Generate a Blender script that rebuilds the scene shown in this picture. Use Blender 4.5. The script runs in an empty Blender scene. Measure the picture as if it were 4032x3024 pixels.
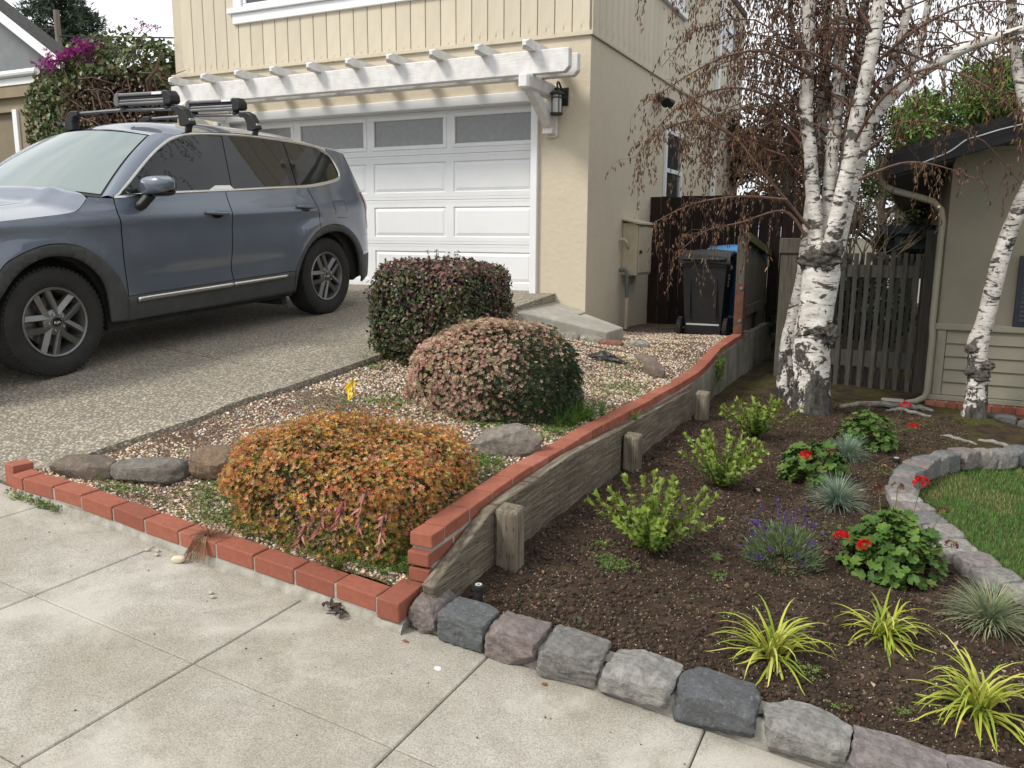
import bpy, bmesh, math, random
import numpy as np
from mathutils import Vector, Matrix
from math import sin, cos, pi, radians, sqrt, atan2, asin

# ------------------------------------------------------------------ camera, sky, sun, exposure
SC = bpy.context.scene
COL = SC.collection
rng = np.random.default_rng(11)
random.seed(5)

cam_data = bpy.data.cameras.new('camera')
cam = bpy.data.objects.new('camera', cam_data)
COL.objects.link(cam)
cam_data.sensor_width = 36.0
cam_data.lens = 28.81
cam_data.clip_start = 0.05
cam_data.clip_end = 2000
def cam_matrix(p, yaw, roll, loc):
    fw = Vector((-sin(yaw)*cos(p), cos(yaw)*cos(p), sin(p)))
    r = Vector((cos(yaw), sin(yaw), 0)); u = r.cross(fw)
    r2 = r*cos(roll) + u*sin(roll); u2 = r2.cross(fw)
    m = Matrix((r2, u2, -fw)).transposed().to_4x4()
    m.translation = loc
    return m
cam.matrix_world = cam_matrix(radians(-10.047), radians(25.673), radians(0.428), Vector((0, 0, 1.5)))
SC.camera = cam

SUN = Vector((-0.50, -0.62, 0.80)).normalized()
sl = bpy.data.lights.new('sun', 'SUN'); sl.energy = 1.5; sl.angle = radians(14); sl.color = (1.0, 0.95, 0.87)
so = bpy.data.objects.new('sun', sl); COL.objects.link(so)
so.location = SUN*60
so.rotation_euler = SUN.to_track_quat('Z', 'Y').to_euler()

W = bpy.data.worlds.new('World'); SC.world = W; W.use_nodes = True
nt = W.node_tree; nt.nodes.clear()
out = nt.nodes.new('ShaderNodeOutputWorld'); bg = nt.nodes.new('ShaderNodeBackground')
sky = nt.nodes.new('ShaderNodeTexSky'); sky.sky_type = 'NISHITA'; sky.sun_disc = False
sky.sun_elevation = asin(SUN.z); sky.sun_rotation = atan2(SUN.x, SUN.y)
tc = nt.nodes.new('ShaderNodeTexCoord'); mp = nt.nodes.new('ShaderNodeMapping')
mp.inputs['Scale'].default_value = (1.0, 1.0, 2.6)
nz = nt.nodes.new('ShaderNodeTexNoise'); nz.inputs['Scale'].default_value = 2.6; nz.inputs['Detail'].default_value = 7
nz.inputs['Roughness'].default_value = 0.58; nz.inputs['Distortion'].default_value = 0.5
rp = nt.nodes.new('ShaderNodeValToRGB')
rp.color_ramp.elements[0].position = 0.30; rp.color_ramp.elements[0].color = (5.3, 5.8, 6.5, 1)
rp.color_ramp.elements[1].position = 0.58; rp.color_ramp.elements[1].color = (9.4, 9.4, 9.3, 1)
mx = nt.nodes.new('ShaderNodeMix'); mx.data_type = 'RGBA'; mx.inputs[0].default_value = 0.90
nt.links.new(tc.outputs['Generated'], mp.inputs['Vector']); nt.links.new(mp.outputs[0], nz.inputs['Vector'])
nt.links.new(nz.outputs['Fac'], rp.inputs['Fac'])
nt.links.new(sky.outputs[0], mx.inputs[6]); nt.links.new(rp.outputs[0], mx.inputs[7])
nt.links.new(mx.outputs[2], bg.inputs['Color']); bg.inputs['Strength'].default_value = 0.072
nt.links.new(bg.outputs[0], out.inputs['Surface'])

SC.view_settings.view_transform = 'Standard'
SC.view_settings.look = 'None'
SC.view_settings.exposure = 1.02
SC.view_settings.gamma = 1.0
SC.view_settings.use_curve_mapping = False
SC.cycles.max_bounces = 8
SC.cycles.transparent_max_bounces = 12

# ------------------------------------------------------------------ helpers
BASE = {}
def base_of(o):
    return BASE.get(o.name, np.zeros(3)) if o is not None else np.zeros(3)

def tag(o, label=None, cat=None, group=None, kind=None):
    if label: o['label'] = label
    if cat: o['category'] = cat
    if group: o['group'] = group
    if kind: o['kind'] = kind
    return o

def empty(name, loc, label=None, cat=None, group=None):
    o = bpy.data.objects.new(name, None); COL.objects.link(o)
    o.location = loc; o.empty_display_size = 0.2
    BASE[o.name] = np.array(loc, float)
    return tag(o, label, cat, group)

def link(name, me, parent=None):
    o = bpy.data.objects.new(name, me); COL.objects.link(o)
    if parent is not None: o.parent = parent
    return o

def np_mesh(name, V, F, mat, parent=None, smooth=False, col=None, loc=None):
    """V (n,3) world coordinates; F an (m,k) array or a list of tuples."""
    b = base_of(parent) if loc is None else np.array(loc, float)
    V = np.asarray(V, dtype=np.float32) - b.astype(np.float32)
    me = bpy.data.meshes.new(name)
    if isinstance(F, np.ndarray):
        n, m, k = len(V), len(F), F.shape[1]
        me.vertices.add(n); me.vertices.foreach_set('co', V.ravel())
        me.loops.add(m*k); me.loops.foreach_set('vertex_index', F.astype(np.int32).ravel())
        me.polygons.add(m)
        me.polygons.foreach_set('loop_start', np.arange(0, m*k, k, dtype=np.int32))
        me.polygons.foreach_set('loop_total', np.full(m, k, dtype=np.int32))
        me.update(calc_edges=True)
    else:
        me.from_pydata([tuple(map(float, v)) for v in V], [], [tuple(f) for f in F]); me.update()
    me.validate()
    if smooth: me.polygons.foreach_set('use_smooth', [True]*len(me.polygons))
    if col is not None:
        a = me.color_attributes.new('col', 'FLOAT_COLOR', 'POINT')
        c = np.ones((len(V), 4), dtype=np.float32); c[:, :3] = col
        a.data.foreach_set('color', c.ravel())
    if mat: me.materials.append(mat)
    o = link(name, me, parent)
    if loc is not None and parent is None: o.location = loc; BASE[o.name] = np.array(loc, float)
    else: BASE[o.name] = b
    if loc is not None and parent is not None:
        o.location = np.array(loc, float) - base_of(parent)
    return o

class MB:
    def __init__(self): self.V = []; self.F = []
    def add(self, V, F):
        n = len(self.V); self.V += [tuple(v) for v in V]; self.F += [tuple(i+n for i in f) for f in F]; return self
    def box(self, a, b, rot=None, about=None):
        x0, y0, z0 = a; x1, y1, z1 = b
        V = [(x0,y0,z0),(x1,y0,z0),(x1,y1,z0),(x0,y1,z0),(x0,y0,z1),(x1,y0,z1),(x1,y1,z1),(x0,y1,z1)]
        if rot is not None:
            c = Vector(about if about is not None else ((x0+x1)/2,(y0+y1)/2,(z0+z1)/2))
            V = [tuple(rot @ (Vector(v)-c) + c) for v in V]
        return self.add(V, [(0,3,2,1),(4,5,6,7),(0,1,5,4),(1,2,6,5),(2,3,7,6),(3,0,4,7)])
    def tube(self, P, r, n=8, cap=True, squash=1.0):
        P = [Vector(p) for p in P]
        rr = r if hasattr(r, '__len__') else [r]*len(P)
        V = []; prev = None
        for i, p in enumerate(P):
            d = (P[min(i+1, len(P)-1)] - P[max(i-1, 0)])
            if d.length < 1e-9: d = Vector((0,0,1))
            d.normalize()
            if prev is None:
                a = Vector((0,0,1)) if abs(d.z) < .9 else Vector((1,0,0))
                x = d.cross(a).normalized()
            else:
                x = (prev - d*prev.dot(d)).normalized()
            prev = x; y = d.cross(x)
            for k in range(n):
                t = 2*pi*k/n
                V.append(tuple(p + x*(cos(t)*rr[i]) + y*(sin(t)*rr[i]*squash)))
        F = []
        for i in range(len(P)-1):
            for k in range(n):
                F.append((i*n+k, i*n+(k+1)%n, (i+1)*n+(k+1)%n, (i+1)*n+k))
        if cap:
            F.append(tuple(reversed(range(n)))); F.append(tuple((len(P)-1)*n+k for k in range(n)))
        return self.add(V, F)
    def lathe(self, prof, c, axis='z', n=24, close=True):
        V = []; F = []
        for r, h in prof:
            for k in range(n):
                t = 2*pi*k/n
                if axis == 'z': V.append((c[0]+r*cos(t), c[1]+r*sin(t), c[2]+h))
                elif axis == 'x': V.append((c[0]+h, c[1]+r*cos(t), c[2]+r*sin(t)))
                else: V.append((c[0]+r*sin(t), c[1]+h, c[2]+r*cos(t)))
        for i in range(len(prof)-1):
            for k in range(n):
                F.append((i*n+k, i*n+(k+1)%n, (i+1)*n+(k+1)%n, (i+1)*n+k))
        if close:
            F.append(tuple(reversed(range(n)))); F.append(tuple((len(prof)-1)*n+k for k in range(n)))
        return self.add(V, F)
    def prism(self, poly, d, plane='xz', at=0.0):
        """poly: 2D points; extruded by d along the third axis starting at `at`."""
        n = len(poly); V = []
        for h in (at, at+d):
            for a, b in poly:
                V.append({'xz': (a, h, b), 'yz': (h, a, b), 'xy': (a, b, h)}[plane])
        F = [tuple(reversed(range(n))), tuple(range(n, 2*n))]
        for k in range(n): F.append((k, (k+1)%n, n+(k+1)%n, n+k))
        return self.add(V, F)
    def build(self, name, mat, parent=None, bevel=0, seg=2, smooth=False, loc=None, angle=35):
        b = base_of(parent) if loc is None else np.array(loc, float)
        me = bpy.data.meshes.new(name)
        me.from_pydata([(v[0]-b[0], v[1]-b[1], v[2]-b[2]) for v in self.V], [], self.F); me.update()
        bm = bmesh.new(); bm.from_mesh(me)
        bmesh.ops.recalc_face_normals(bm, faces=bm.faces)
        if bevel > 0:
            es = [e for e in bm.edges if len(e.link_faces) == 2 and e.calc_face_angle(0) > radians(30)]
            bmesh.ops.bevel(bm, geom=es, offset=bevel, segments=seg, affect='EDGES', profile=.5, clamp_overlap=True)
        if smooth:
            for f in bm.faces: f.smooth = True
            for e in bm.edges:
                if len(e.link_faces) == 2 and e.calc_face_angle(0) > radians(angle): e.smooth = False
        bm.to_mesh(me); bm.free()
        if mat: me.materials.append(mat)
        o = link(name, me, parent)
        if loc is not None:
            o.location = np.array(loc, float) - base_of(parent)
        BASE[o.name] = b
        return o

def copy_of(o, parent, loc, rot=None, scale=None, name=None):
    c = o.copy(); COL.objects.link(c); c.parent = parent
    c.location = loc
    if rot is not None: c.rotation_euler = rot
    if scale is not None: c.scale = scale
    return c

def frames(N, spin):
    """Orthonormal frames (n,3,3) whose third column is N."""
    N = N/np.linalg.norm(N, axis=1, keepdims=True)
    a = np.where(np.abs(N[:, 2:3]) < .9, np.array([[0, 0, 1.]]), np.array([[1., 0, 0]]))
    x = np.cross(a, N); x /= np.linalg.norm(x, axis=1, keepdims=True)
    y = np.cross(N, x)
    c, s = np.cos(spin)[:, None], np.sin(spin)[:, None]
    return np.stack([x*c+y*s, -x*s+y*c, N], axis=2)

def scatter(name, TV, TF, P, R, S, mat, parent=None, col=None, smooth=False, loc=None):
    TV = np.asarray(TV, float); TF = np.asarray(TF, int); n = len(P)
    S = np.asarray(S, float)
    if S.ndim == 1: S = S[:, None]
    V = np.einsum('nij,nkj->nki', R, TV[None]*S[:, None, :]) + P[:, None, :]
    F = TF[None] + (np.arange(n)*len(TV))[:, None, None]
    c = None
    if col is not None: c = np.repeat(col, len(TV), axis=0)
    return np_mesh(name, V.reshape(-1, 3), F.reshape(-1, TF.shape[1]), mat, parent, smooth, c, loc)

def rotz(a):
    c, s = np.cos(a), np.sin(a); z = np.zeros_like(a); o = np.ones_like(a)
    return np.stack([np.stack([c,-s,z],1), np.stack([s,c,z],1), np.stack([z,z,o],1)], 1)

def pal(n, cols, w=None, jit=.15):
    cols = np.array(cols, float); w = np.array(w if w is not None else [1]*len(cols), float)
    k = rng.choice(len(cols), n, p=w/w.sum())
    c = cols[k]*(1 + jit*rng.standard_normal((n, 1)))*(1+.4*jit*rng.standard_normal((n, 3)))
    return np.clip(c, .003, .95)

def vnoise(P, scale, seed=0, octs=3):
    """cheap smooth value noise, P (n,2 or 3)"""
    P = np.asarray(P, float)*scale
    if P.shape[1] == 2: P = np.concatenate([P, np.zeros((len(P), 1))], 1)
    tot = np.zeros(len(P)); amp = 1.; s = 0
    for o in range(octs):
        i = np.floor(P).astype(np.int64); f = P-i; f = f*f*(3-2*f)
        def h(dx, dy, dz):
            n = (i[:,0]+dx)*374761393 + (i[:,1]+dy)*668265263 + (i[:,2]+dz)*1274126177 + (seed+o)*974711
            n = (n ^ (n >> 13))*1103515245 & 0x7fffffff
            n = (n ^ (n >> 16)) & 0x7fffffff
            return (n % 100003)/100003.
        x, y, z = f[:,0], f[:,1], f[:,2]
        v = ((h(0,0,0)*(1-x)+h(1,0,0)*x)*(1-y)+(h(0,1,0)*(1-x)+h(1,1,0)*x)*y)*(1-z) + \
            ((h(0,0,1)*(1-x)+h(1,0,1)*x)*(1-y)+(h(0,1,1)*(1-x)+h(1,1,1)*x)*y)*z
        tot += amp*(v-.5)*2; s += amp; amp *= .5; P = P*2.03+17.1
    return tot/s

def lerp_tab(x, T):
    return np.interp(x, [t[0] for t in T], [t[1] for t in T])

# ------------------------------------------------------------------ materials
def lin(c):
    return tuple(((v/255.)/12.92 if v/255. <= .04045 else ((v/255.+.055)/1.055)**2.4) for v in c)

class NB:
    """small node-building helper for one material"""
    def __init__(self, name):
        self.m = bpy.data.materials.new(name); self.m.use_nodes = True
        self.t = self.m.node_tree; self.t.nodes.clear()
        self.out = self.t.nodes.new('ShaderNodeOutputMaterial')
        self.p = self.t.nodes.new('ShaderNodeBsdfPrincipled')
        self.t.links.new(self.p.outputs[0], self.out.inputs['Surface'])
        self.tc = self.t.nodes.new('ShaderNodeTexCoord')
    def n(self, k, **kw):
        x = self.t.nodes.new(k)
        for a, b in kw.items(): setattr(x, a, b)
        return x
    def l(self, a, b): self.t.links.new(a, b)
    def co(self, scale=(1,1,1), which='Object', rot=(0,0,0)):
        m = self.n('ShaderNodeMapping'); m.inputs['Scale'].default_value = scale; m.inputs['Rotation'].default_value = rot
        self.l(self.tc.outputs[which], m.inputs['Vector']); return m.outputs[0]
    def noise(self, scale, detail=5, rough=.55, co=None, dist=0):
        x = self.n('ShaderNodeTexNoise'); x.inputs['Scale'].default_value = scale; x.inputs['Detail'].default_value = detail
        x.inputs['Roughness'].default_value = rough; x.inputs['Distortion'].default_value = dist
        self.l(co if co is not None else self.tc.outputs['Object'], x.inputs['Vector']); return x.outputs['Fac']
    def voro(self, scale, co=None, feat='F1', out='Distance', rnd=1.):
        x = self.n('ShaderNodeTexVoronoi'); x.feature = feat; x.inputs['Scale'].default_value = scale; x.inputs['Randomness'].default_value = rnd
        self.l(co if co is not None else self.tc.outputs['Object'], x.inputs['Vector']); return x.outputs[out]
    def ramp(self, fac, stops):
        r = self.n('ShaderNodeValToRGB'); e = r.color_ramp.elements
        while len(e) > 1: e.remove(e[-1])
        for i, (p, c) in enumerate(stops):
            k = e[0] if i == 0 else e.new(p)
            k.position = p; k.color = (c[0], c[1], c[2], 1) if hasattr(c, '__len__') else (c, c, c, 1)
        self.l(fac, r.inputs['Fac']); return r.outputs['Color']
    def mix(self, fac, a, b, mode='MIX'):
        x = self.n('ShaderNodeMix'); x.data_type = 'RGBA'; x.blend_type = mode
        for v, s in ((fac, x.inputs[0]), (a, x.inputs[6]), (b, x.inputs[7])):
            if isinstance(v, (int, float)): s.default_value = v
            elif isinstance(v, tuple): s.default_value = (v[0], v[1], v[2], 1)
            else: self.l(v, s)
        return x.outputs[2]
    def math(self, op, a, b=0.):
        x = self.n('ShaderNodeMath'); x.operation = op
        for v, s in ((a, x.inputs[0]), (b, x.inputs[1])):
            if isinstance(v, (int, float)): s.default_value = v
            else: self.l(v, s)
        return x.outputs[0]
    def bump(self, h, strength=.3, dist=.01, prev=None):
        x = self.n('ShaderNodeBump'); x.inputs['Strength'].default_value = strength; x.inputs['Distance'].default_value = dist
        self.l(h, x.inputs['Height'])
        if prev is not None: self.l(prev, x.inputs['Normal'])
        return x.outputs[0]
    def attr(self):
        a = self.n('ShaderNodeAttribute'); a.attribute_name = 'col'; return a.outputs['Color']
    def rand(self):
        return self.n('ShaderNodeObjectInfo').outputs['Random']
    def xyz(self, which='Object'):
        s = self.n('ShaderNodeSeparateXYZ'); self.l(self.tc.outputs[which], s.inputs[0]); return s.outputs
    def set(self, col=None, rough=.7, normal=None, metal=0., spec=.5, coat=0.):
        p = self.p
        for v, s in ((col, 'Base Color'), (rough, 'Roughness'), (metal, 'Metallic')):
            if v is None: continue
            if isinstance(v, (int, float)): p.inputs[s].default_value = v
            elif isinstance(v, tuple): p.inputs[s].default_value = (v[0], v[1], v[2], 1)
            else: self.l(v, p.inputs[s])
        p.inputs['Specular IOR Level'].default_value = spec
        p.inputs['Coat Weight'].default_value = coat
        p.inputs['Coat Roughness'].default_value = .03
        if normal is not None: self.l(normal, p.inputs['Normal'])
        return self.m

def M(name, c1, c2=None, scale=8, rough=.75, bump=0., bscale=60, metal=0., spec=.4, rnd=0., stretch=(1,1,1), coat=0., lo=.35, hi=.65, bdist=.01):
    b = NB(name); co = b.co(stretch)
    col = c1
    if c2 is not None:
        col = b.ramp(b.noise(scale, 6, .6, co), [(lo, c1), (hi, c2)])
    if rnd:
        v = b.math('ADD', b.math('MULTIPLY', b.rand(), 2*rnd), 1-rnd)
        cc = b.n('ShaderNodeCombineColor')
        for i in range(3): b.l(v, cc.inputs[i])
        col = b.mix(1., col, cc.outputs[0], 'MULTIPLY')
    nrm = b.bump(b.noise(bscale, 5, .6, co), bump, bdist) if bump else None
    return b.set(col, rough, nrm, metal, spec, coat)

def leaf_mat(name, rough=.5, trans=.28, spec=.35):
    b = NB(name); c = b.attr()
    b.set(c, rough, None, 0, spec)
    t = b.n('ShaderNodeBsdfTranslucent'); b.l(c, t.inputs['Color'])
    m = b.n('ShaderNodeMixShader'); m.inputs[0].default_value = trans
    b.l(b.p.outputs[0], m.inputs[1]); b.l(t.outputs[0], m.inputs[2]); b.l(m.outputs[0], b.out.inputs['Surface'])
    return b.m

def smoothline0(P, n=5):
    P = np.array(P, float); out = []
    for i in range(len(P)-1):
        p0 = P[max(i-1, 0)]; p1 = P[i]; p2 = P[i+1]; p3 = P[min(i+2, len(P)-1)]
        for k in range(n):
            t = k/n; out.append(tuple(.5*((2*p1)+(-p0+p2)*t+(2*p0-5*p1+4*p2-p3)*t*t+(-p0+3*p1-3*p2+p3)*t**3)))
    out.append(tuple(P[-1])); return out
# ------------------------------------------------------------------ shared materials
def concrete_mat(name, dark, light, speck=.5, rough=.9, sc=1.0):
    b = NB(name)
    big = b.noise(1.6*sc, 6, .62, dist=.6); mid = b.noise(9*sc, 5, .6); fine = b.noise(150, 4, .75); grit = b.voro(120)
    c = b.ramp(big, [(.34, dark), (.5, tuple((d+l)/2 for d, l in zip(dark, light))), (.64, light)])
    c = b.mix(b.ramp(mid, [(.40, .0), (.68, .40)]), c, tuple(v*.66 for v in dark))
    c = b.mix(b.ramp(fine, [(.40, speck*1.3), (.56, 0.)]), c, tuple(v*.40 for v in dark))
    c = b.mix(b.ramp(b.noise(.9*sc, 7, .7, dist=1.), [(.50, 0.), (.62, .5)]), c, tuple(min(1, v*1.16) for v in light))
    c = b.mix(b.ramp(b.noise(190, 3, .7), [(.54, 0.), (.66, speck*.9)]), c, tuple(min(1, v*1.35) for v in light))
    nb = b.bump(fine, .35, .004); nb = b.bump(grit, .18, .004, nb)
    return b.set(c, rough, nb, 0, .3)
MT = {}
MT['walk'] = concrete_mat('sidewalk_concrete', (.345,.31,.25), (.475,.448,.395), .42)
MT['conc'] = concrete_mat('old_concrete', (.36,.335,.285), (.50,.475,.42), .3)
def wall_conc():
    b = NB('retaining_concrete'); z = b.xyz()[2]
    c = b.ramp(b.noise(3, 6, .65, b.co((1, 1.2, .35))), [(.32, (.12,.115,.095)), (.52, (.22,.205,.17)), (.70, (.31,.29,.25))])
    c = b.mix(b.ramp(b.noise(5, 5, .6), [(.52, 0.), (.72, .55)]), c, (.075,.085,.035))
    w = b.n('ShaderNodeTexWave'); w.wave_type = 'BANDS'; w.bands_direction = 'Z'; w.inputs['Scale'].default_value = 2.1
    w.inputs['Distortion'].default_value = .4; b.l(b.tc.outputs['Object'], w.inputs['Vector'])
    nb = b.bump(w.outputs['Fac'], .25, .01); nb = b.bump(b.noise(60, 5), .3, .006, nb)
    return b.set(c, .92, nb, 0, .25)
MT['wallconc'] = wall_conc()
MT['joint'] = M('joint_dirt', (.085,.072,.056), (.14,.12,.095), 30, .95)
def aggregate():
    b = NB('exposed_aggregate')
    v = b.voro(62, out='Color'); d = b.voro(62); s = b.n('ShaderNodeSeparateColor'); b.l(v, s.inputs[0])
    c = b.ramp(s.outputs[0], [(0, (.19,.16,.125)), (.25, (.33,.28,.205)), (.5, (.44,.385,.295)), (.72, (.55,.475,.35)), (.9, (.24,.225,.205)), (1, (.68,.62,.53))])
    c = b.mix(b.ramp(d, [(.30, 0.), (.62, .85)]), c, (.135,.122,.10))
    c = b.mix(b.ramp(b.noise(.9, 5, .6), [(.40, 0.), (.72, .30)]), c, (.13,.115,.092))
    nb = b.bump(b.ramp(d, [(0, 1.), (.6, 0.)]), .5, .006)
    return b.set(c, .8, nb, 0, .4)
MT['agg'] = aggregate()
def soil_mat():
    b = NB('garden_soil')
    c = b.ramp(b.noise(7, 8, .68), [(.32, (.026,.016,.010)), (.52, (.056,.036,.024)), (.70, (.098,.067,.045))])
    c = b.mix(b.ramp(b.noise(130, 3, .7), [(.60, 0.), (.70, .6)]), c, (.17,.125,.085))
    sp = b.xyz(); far = b.n('ShaderNodeMapRange'); far.inputs[1].default_value = 6.6; far.inputs[2].default_value = 8.2
    b.l(sp[1], far.inputs[0])
    moss = b.math('MULTIPLY', far.outputs[0], b.ramp(b.noise(3.2, 6, .65), [(.46, 0.), (.56, .9)]))
    c = b.mix(moss, c, b.ramp(b.noise(40, 4, .6), [(.35, (.045,.045,.012)), (.7, (.105,.105,.024))]))
    nb = b.bump(b.noise(45, 7, .7), .8, .02); nb = b.bump(b.noise(220, 3, .7), .5, .006, nb)
    return b.set(c, .95, nb, 0, .2)
MT['soil'] = soil_mat()
def bed_mat():
    b = NB('gravel_bed_base')
    d = b.voro(95); v = b.voro(95, out='Color'); s = b.n('ShaderNodeSeparateColor'); b.l(v, s.inputs[0])
    c = b.ramp(s.outputs[0], [(0, (.14,.085,.055)), (.3, (.26,.175,.12)), (.55, (.46,.35,.27)), (.85, (.62,.54,.46)), (1, (.18,.095,.06))])
    c = b.mix(b.ramp(d, [(.3, 0.), (.6, .9)]), c, (.045,.028,.018))
    c = b.mix(b.ramp(b.noise(2.3, 5, .6), [(.44, 0.), (.62, .75)]), c, b.ramp(b.noise(60, 4), [(.35, (.045,.026,.016)), (.7, (.13,.075,.045))]))
    nb = b.bump(b.ramp(d, [(0, 1.), (.6, 0.)]), .7, .012)
    return b.set(c, .9, nb, 0, .3)
MT['bed'] = bed_mat()
MT['attr_rough'] = (lambda b: b.set(b.attr(), .88, b.bump(b.noise(260, 3), .3, .004), 0, .3))(NB('pebble_stone'))
MT['leaf'] = leaf_mat('leaf_green', .42, .25, .4)
MT['leafdull'] = leaf_mat('leaf_dull', .65, .25, .25)
MT['grass'] = leaf_mat('grass_blade', .55, .3, .3)
MT['petal'] = leaf_mat('petal', .6, .3, .2)
MT['ground'] = M('far_ground', (.07,.075,.035), (.13,.11,.07), .6, .95, .4, 8)

# ------------------------------------------------------------------ ground shapes
def zs(x): return -.095*(x+1.78)
EDGE = [(2.55,-4.13),(2.75,-4.06),(3.0,-3.92),(3.4,-3.67),(4.1,-3.59),(5,-3.6),(7.4,-3.62),(9,-3.62)]
def xedge(y): return lerp_tab(y, EDGE)
def zdrive(x, y):
    x = np.asarray(x, float); y = np.asarray(y, float)
    m = .555+.0735*(y-4.08) - .02*(x+4.2)*np.clip((8.6-y)/4, 0, 1)
    t = np.clip((y-2.58)/1.25, 0, 1); g = 1-(1-t)**2
    s = np.minimum(zs(x), m+.3)
    return s + (m-s)*g
ZR = [(2.6,.10),(2.9,.20),(3.3,.28),(4,.335),(5,.34),(7,.315),(7.6,.33),(8.2,.40),(9.4,.42),(11.2,.36)]
def zbed(x, y):
    x = np.asarray(x, float); y = np.asarray(y, float)
    xl = np.where(y < 7.7, xedge(y), -3.3); xr = -1.74
    s = np.clip((x-xl)/(xr-xl), 0, 1)
    zl = np.where(y < 7.7, zdrive(xl, np.minimum(y, 7.7))-.03, 0) 
    zl = np.where(y >= 7.2, np.interp(y, [7.2, 7.9, 8.3, 9, 11.2], [.63, .50, .44, .40, .36]), zl)
    front = np.clip((y-2.6)/.5, 0, 1)
    zl = (.30-.0)*(1-front)+zl*front
    e = s**.8
    return zl*(1-e) + lerp_tab(y, ZR)*e
def zsoil(x, y):
    x = np.asarray(x, float); y = np.asarray(y, float)
    z = .045-.07*(x+1.5) - .035*np.clip((y-4)/3, 0, 1)*np.clip(-x, 0, 1.5)
    return z - .02*np.exp(-((y-2.7)/.12)**2)

def grid(name, x0, x1, nx, y0, y1, ny, fz, mat, parent=None, smooth=True, fx=None):
    a = np.linspace(0, 1, nx); c = np.linspace(0, 1, ny)
    A, C = np.meshgrid(a, c); A = A.ravel(); C = C.ravel()
    Y = y0+(y1-y0)*C
    if fx is None: X = x0+(x1-x0)*A
    else:
        l, r = fx(Y); X = l+(r-l)*A
    Z = fz(X, Y)
    V = np.stack([X, Y, Z], 1)
    i = np.arange((nx-1)*(ny-1)); q = i//(nx-1)*nx + i % (nx-1)
    F = np.stack([q, q+1, q+nx+1, q+nx], 1)
    return np_mesh(name, V, F, mat, parent, smooth)

# far ground
def zfar(x, y): return -.55-.085*np.clip(x, -14, 30) + np.clip((y-25)/200, 0, 1)*2
tag(grid('ground', -400, 400, 81, -60, 900, 60, zfar, MT['ground']), kind='structure')

# sidewalk: cast slabs on a base
sw = tag(grid('sidewalk', -14, 8, 45, -1.6, 2.56, 5, lambda x, y: zs(x)-.016, MT['joint']), kind='structure')
XL = [-13.6]+[-3.764-.82*k for k in range(11, 0, -1)]+[-3.764,-2.98,-2.14,-1.31,-.495,.325,1.145,1.965,2.785,3.605,4.425,5.245,6.065,6.885]
YL = [-1.58,-.63,.0,.64,1.275,1.905,2.555]
for i in range(len(XL)-1):
    for j in range(len(YL)-1):
        x0, x1, y0, y1 = XL[i]+.0028, XL[i+1]-.0028, YL[j]+.002, YL[j+1]-.002
        b = MB(); e = .004
        def ring(d, dz): return [(x0+d,y0+d,zs(x0+d)+dz),(x1-d,y0+d,zs(x1-d)+dz),(x1-d,y1-d,zs(x1-d)+dz),(x0+d,y1-d,zs(x0+d)+dz)]
        V = ring(0,-.03)+ring(0,-e)+ring(e,0)
        F = [(8,9,10,11)]
        for r in (0, 4):
            for k in range(4): F.append((r+k, r+(k+1)%4, r+4+(k+1)%4, r+4+k))
        b.add(V, F); b.build('slab', MT['walk'], sw)

# street behind the sidewalk, with a kerb
def zst(x, y): return zs(x)-.15
st = tag(grid('street', -40, 30, 40, -12, -1.72, 6, zst, M('asphalt', (.04,.04,.04), (.065,.063,.06), 40, .9, .4, 200)), kind='structure')
kb = MB()
for i in range(24):
    x0, x1 = -14+i*22/24+.004, -14+(i+1)*22/24-.004
    kb.add([(x0,-1.74,zs(x0)-.2),(x1,-1.74,zs(x1)-.2),(x1,-1.6,zs(x1)-.2),(x0,-1.6,zs(x0)-.2),(x0,-1.72,zs(x0)),(x1,-1.72,zs(x1)),(x1,-1.6,zs(x1)),(x0,-1.6,zs(x0))],
           [(0,3,2,1),(4,5,6,7),(0,1,5,4),(1,2,6,5),(2,3,7,6),(3,0,4,7)])
tag(kb.build('kerb', MT['conc']), kind='structure')

# driveway: exposed aggregate slabs, thick edges
dw = tag(grid('driveway', -9.6, -3.7, 12, 2.6, 8.9, 12, lambda x, y: zdrive(x, y)-.05, MT['joint'], fx=lambda y: (np.full_like(y, -9.6), xedge(y)-.02)), kind='structure')
def jl(x, k): return [2.575, 4.35-.18*(x+3.69), 7.0-.1*(x+3.69), 8.92][k]
XD = [(-9.6, -6.62), (-6.60, None)]
for k in range(3):
    for (xa, xb) in XD:
        nx, ny = 26, 20
        a = np.linspace(0, 1, nx); c = np.linspace(0, 1, ny); A, Cc = np.meshgrid(a, c); A = A.ravel(); Cc = Cc.ravel()
        xr = np.full_like(A, -3.6)
        for it in range(3):
            X = xa+(xr-xa)*A if xb is None else xa+(xb-xa)*A
            Y = np.array([jl(x, k)+.006 + (jl(x, k+1)-jl(x, k)-.012)*cc for x, cc in zip(X, Cc)])
            if xb is None: xr = xedge(Y)
        Z = zdrive(X, Y)
        V = np.stack([X, Y, Z], 1)
        q = np.arange((nx-1)*(ny-1)); q = q//(nx-1)*nx + q % (nx-1)
        F = [tuple(f) for f in np.stack([q, q+1, q+nx+1, q+nx], 1)]
        per = list(range(nx))+[nx*r+nx-1 for r in range(1, ny)]+[nx*(ny-1)+i for i in range(nx-2, -1, -1)]+[nx*r for r in range(ny-2, 0, -1)]
        n0 = len(V); low = V[per]-np.array([0, 0, .13])
        V = np.vstack([V, low])
        for t in range(len(per)):
            u = (t+1) % len(per); F.append((per[u], per[t], n0+t, n0+u))
        o = np_mesh('slab', V, F, MT['agg'], dw, False)

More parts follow.
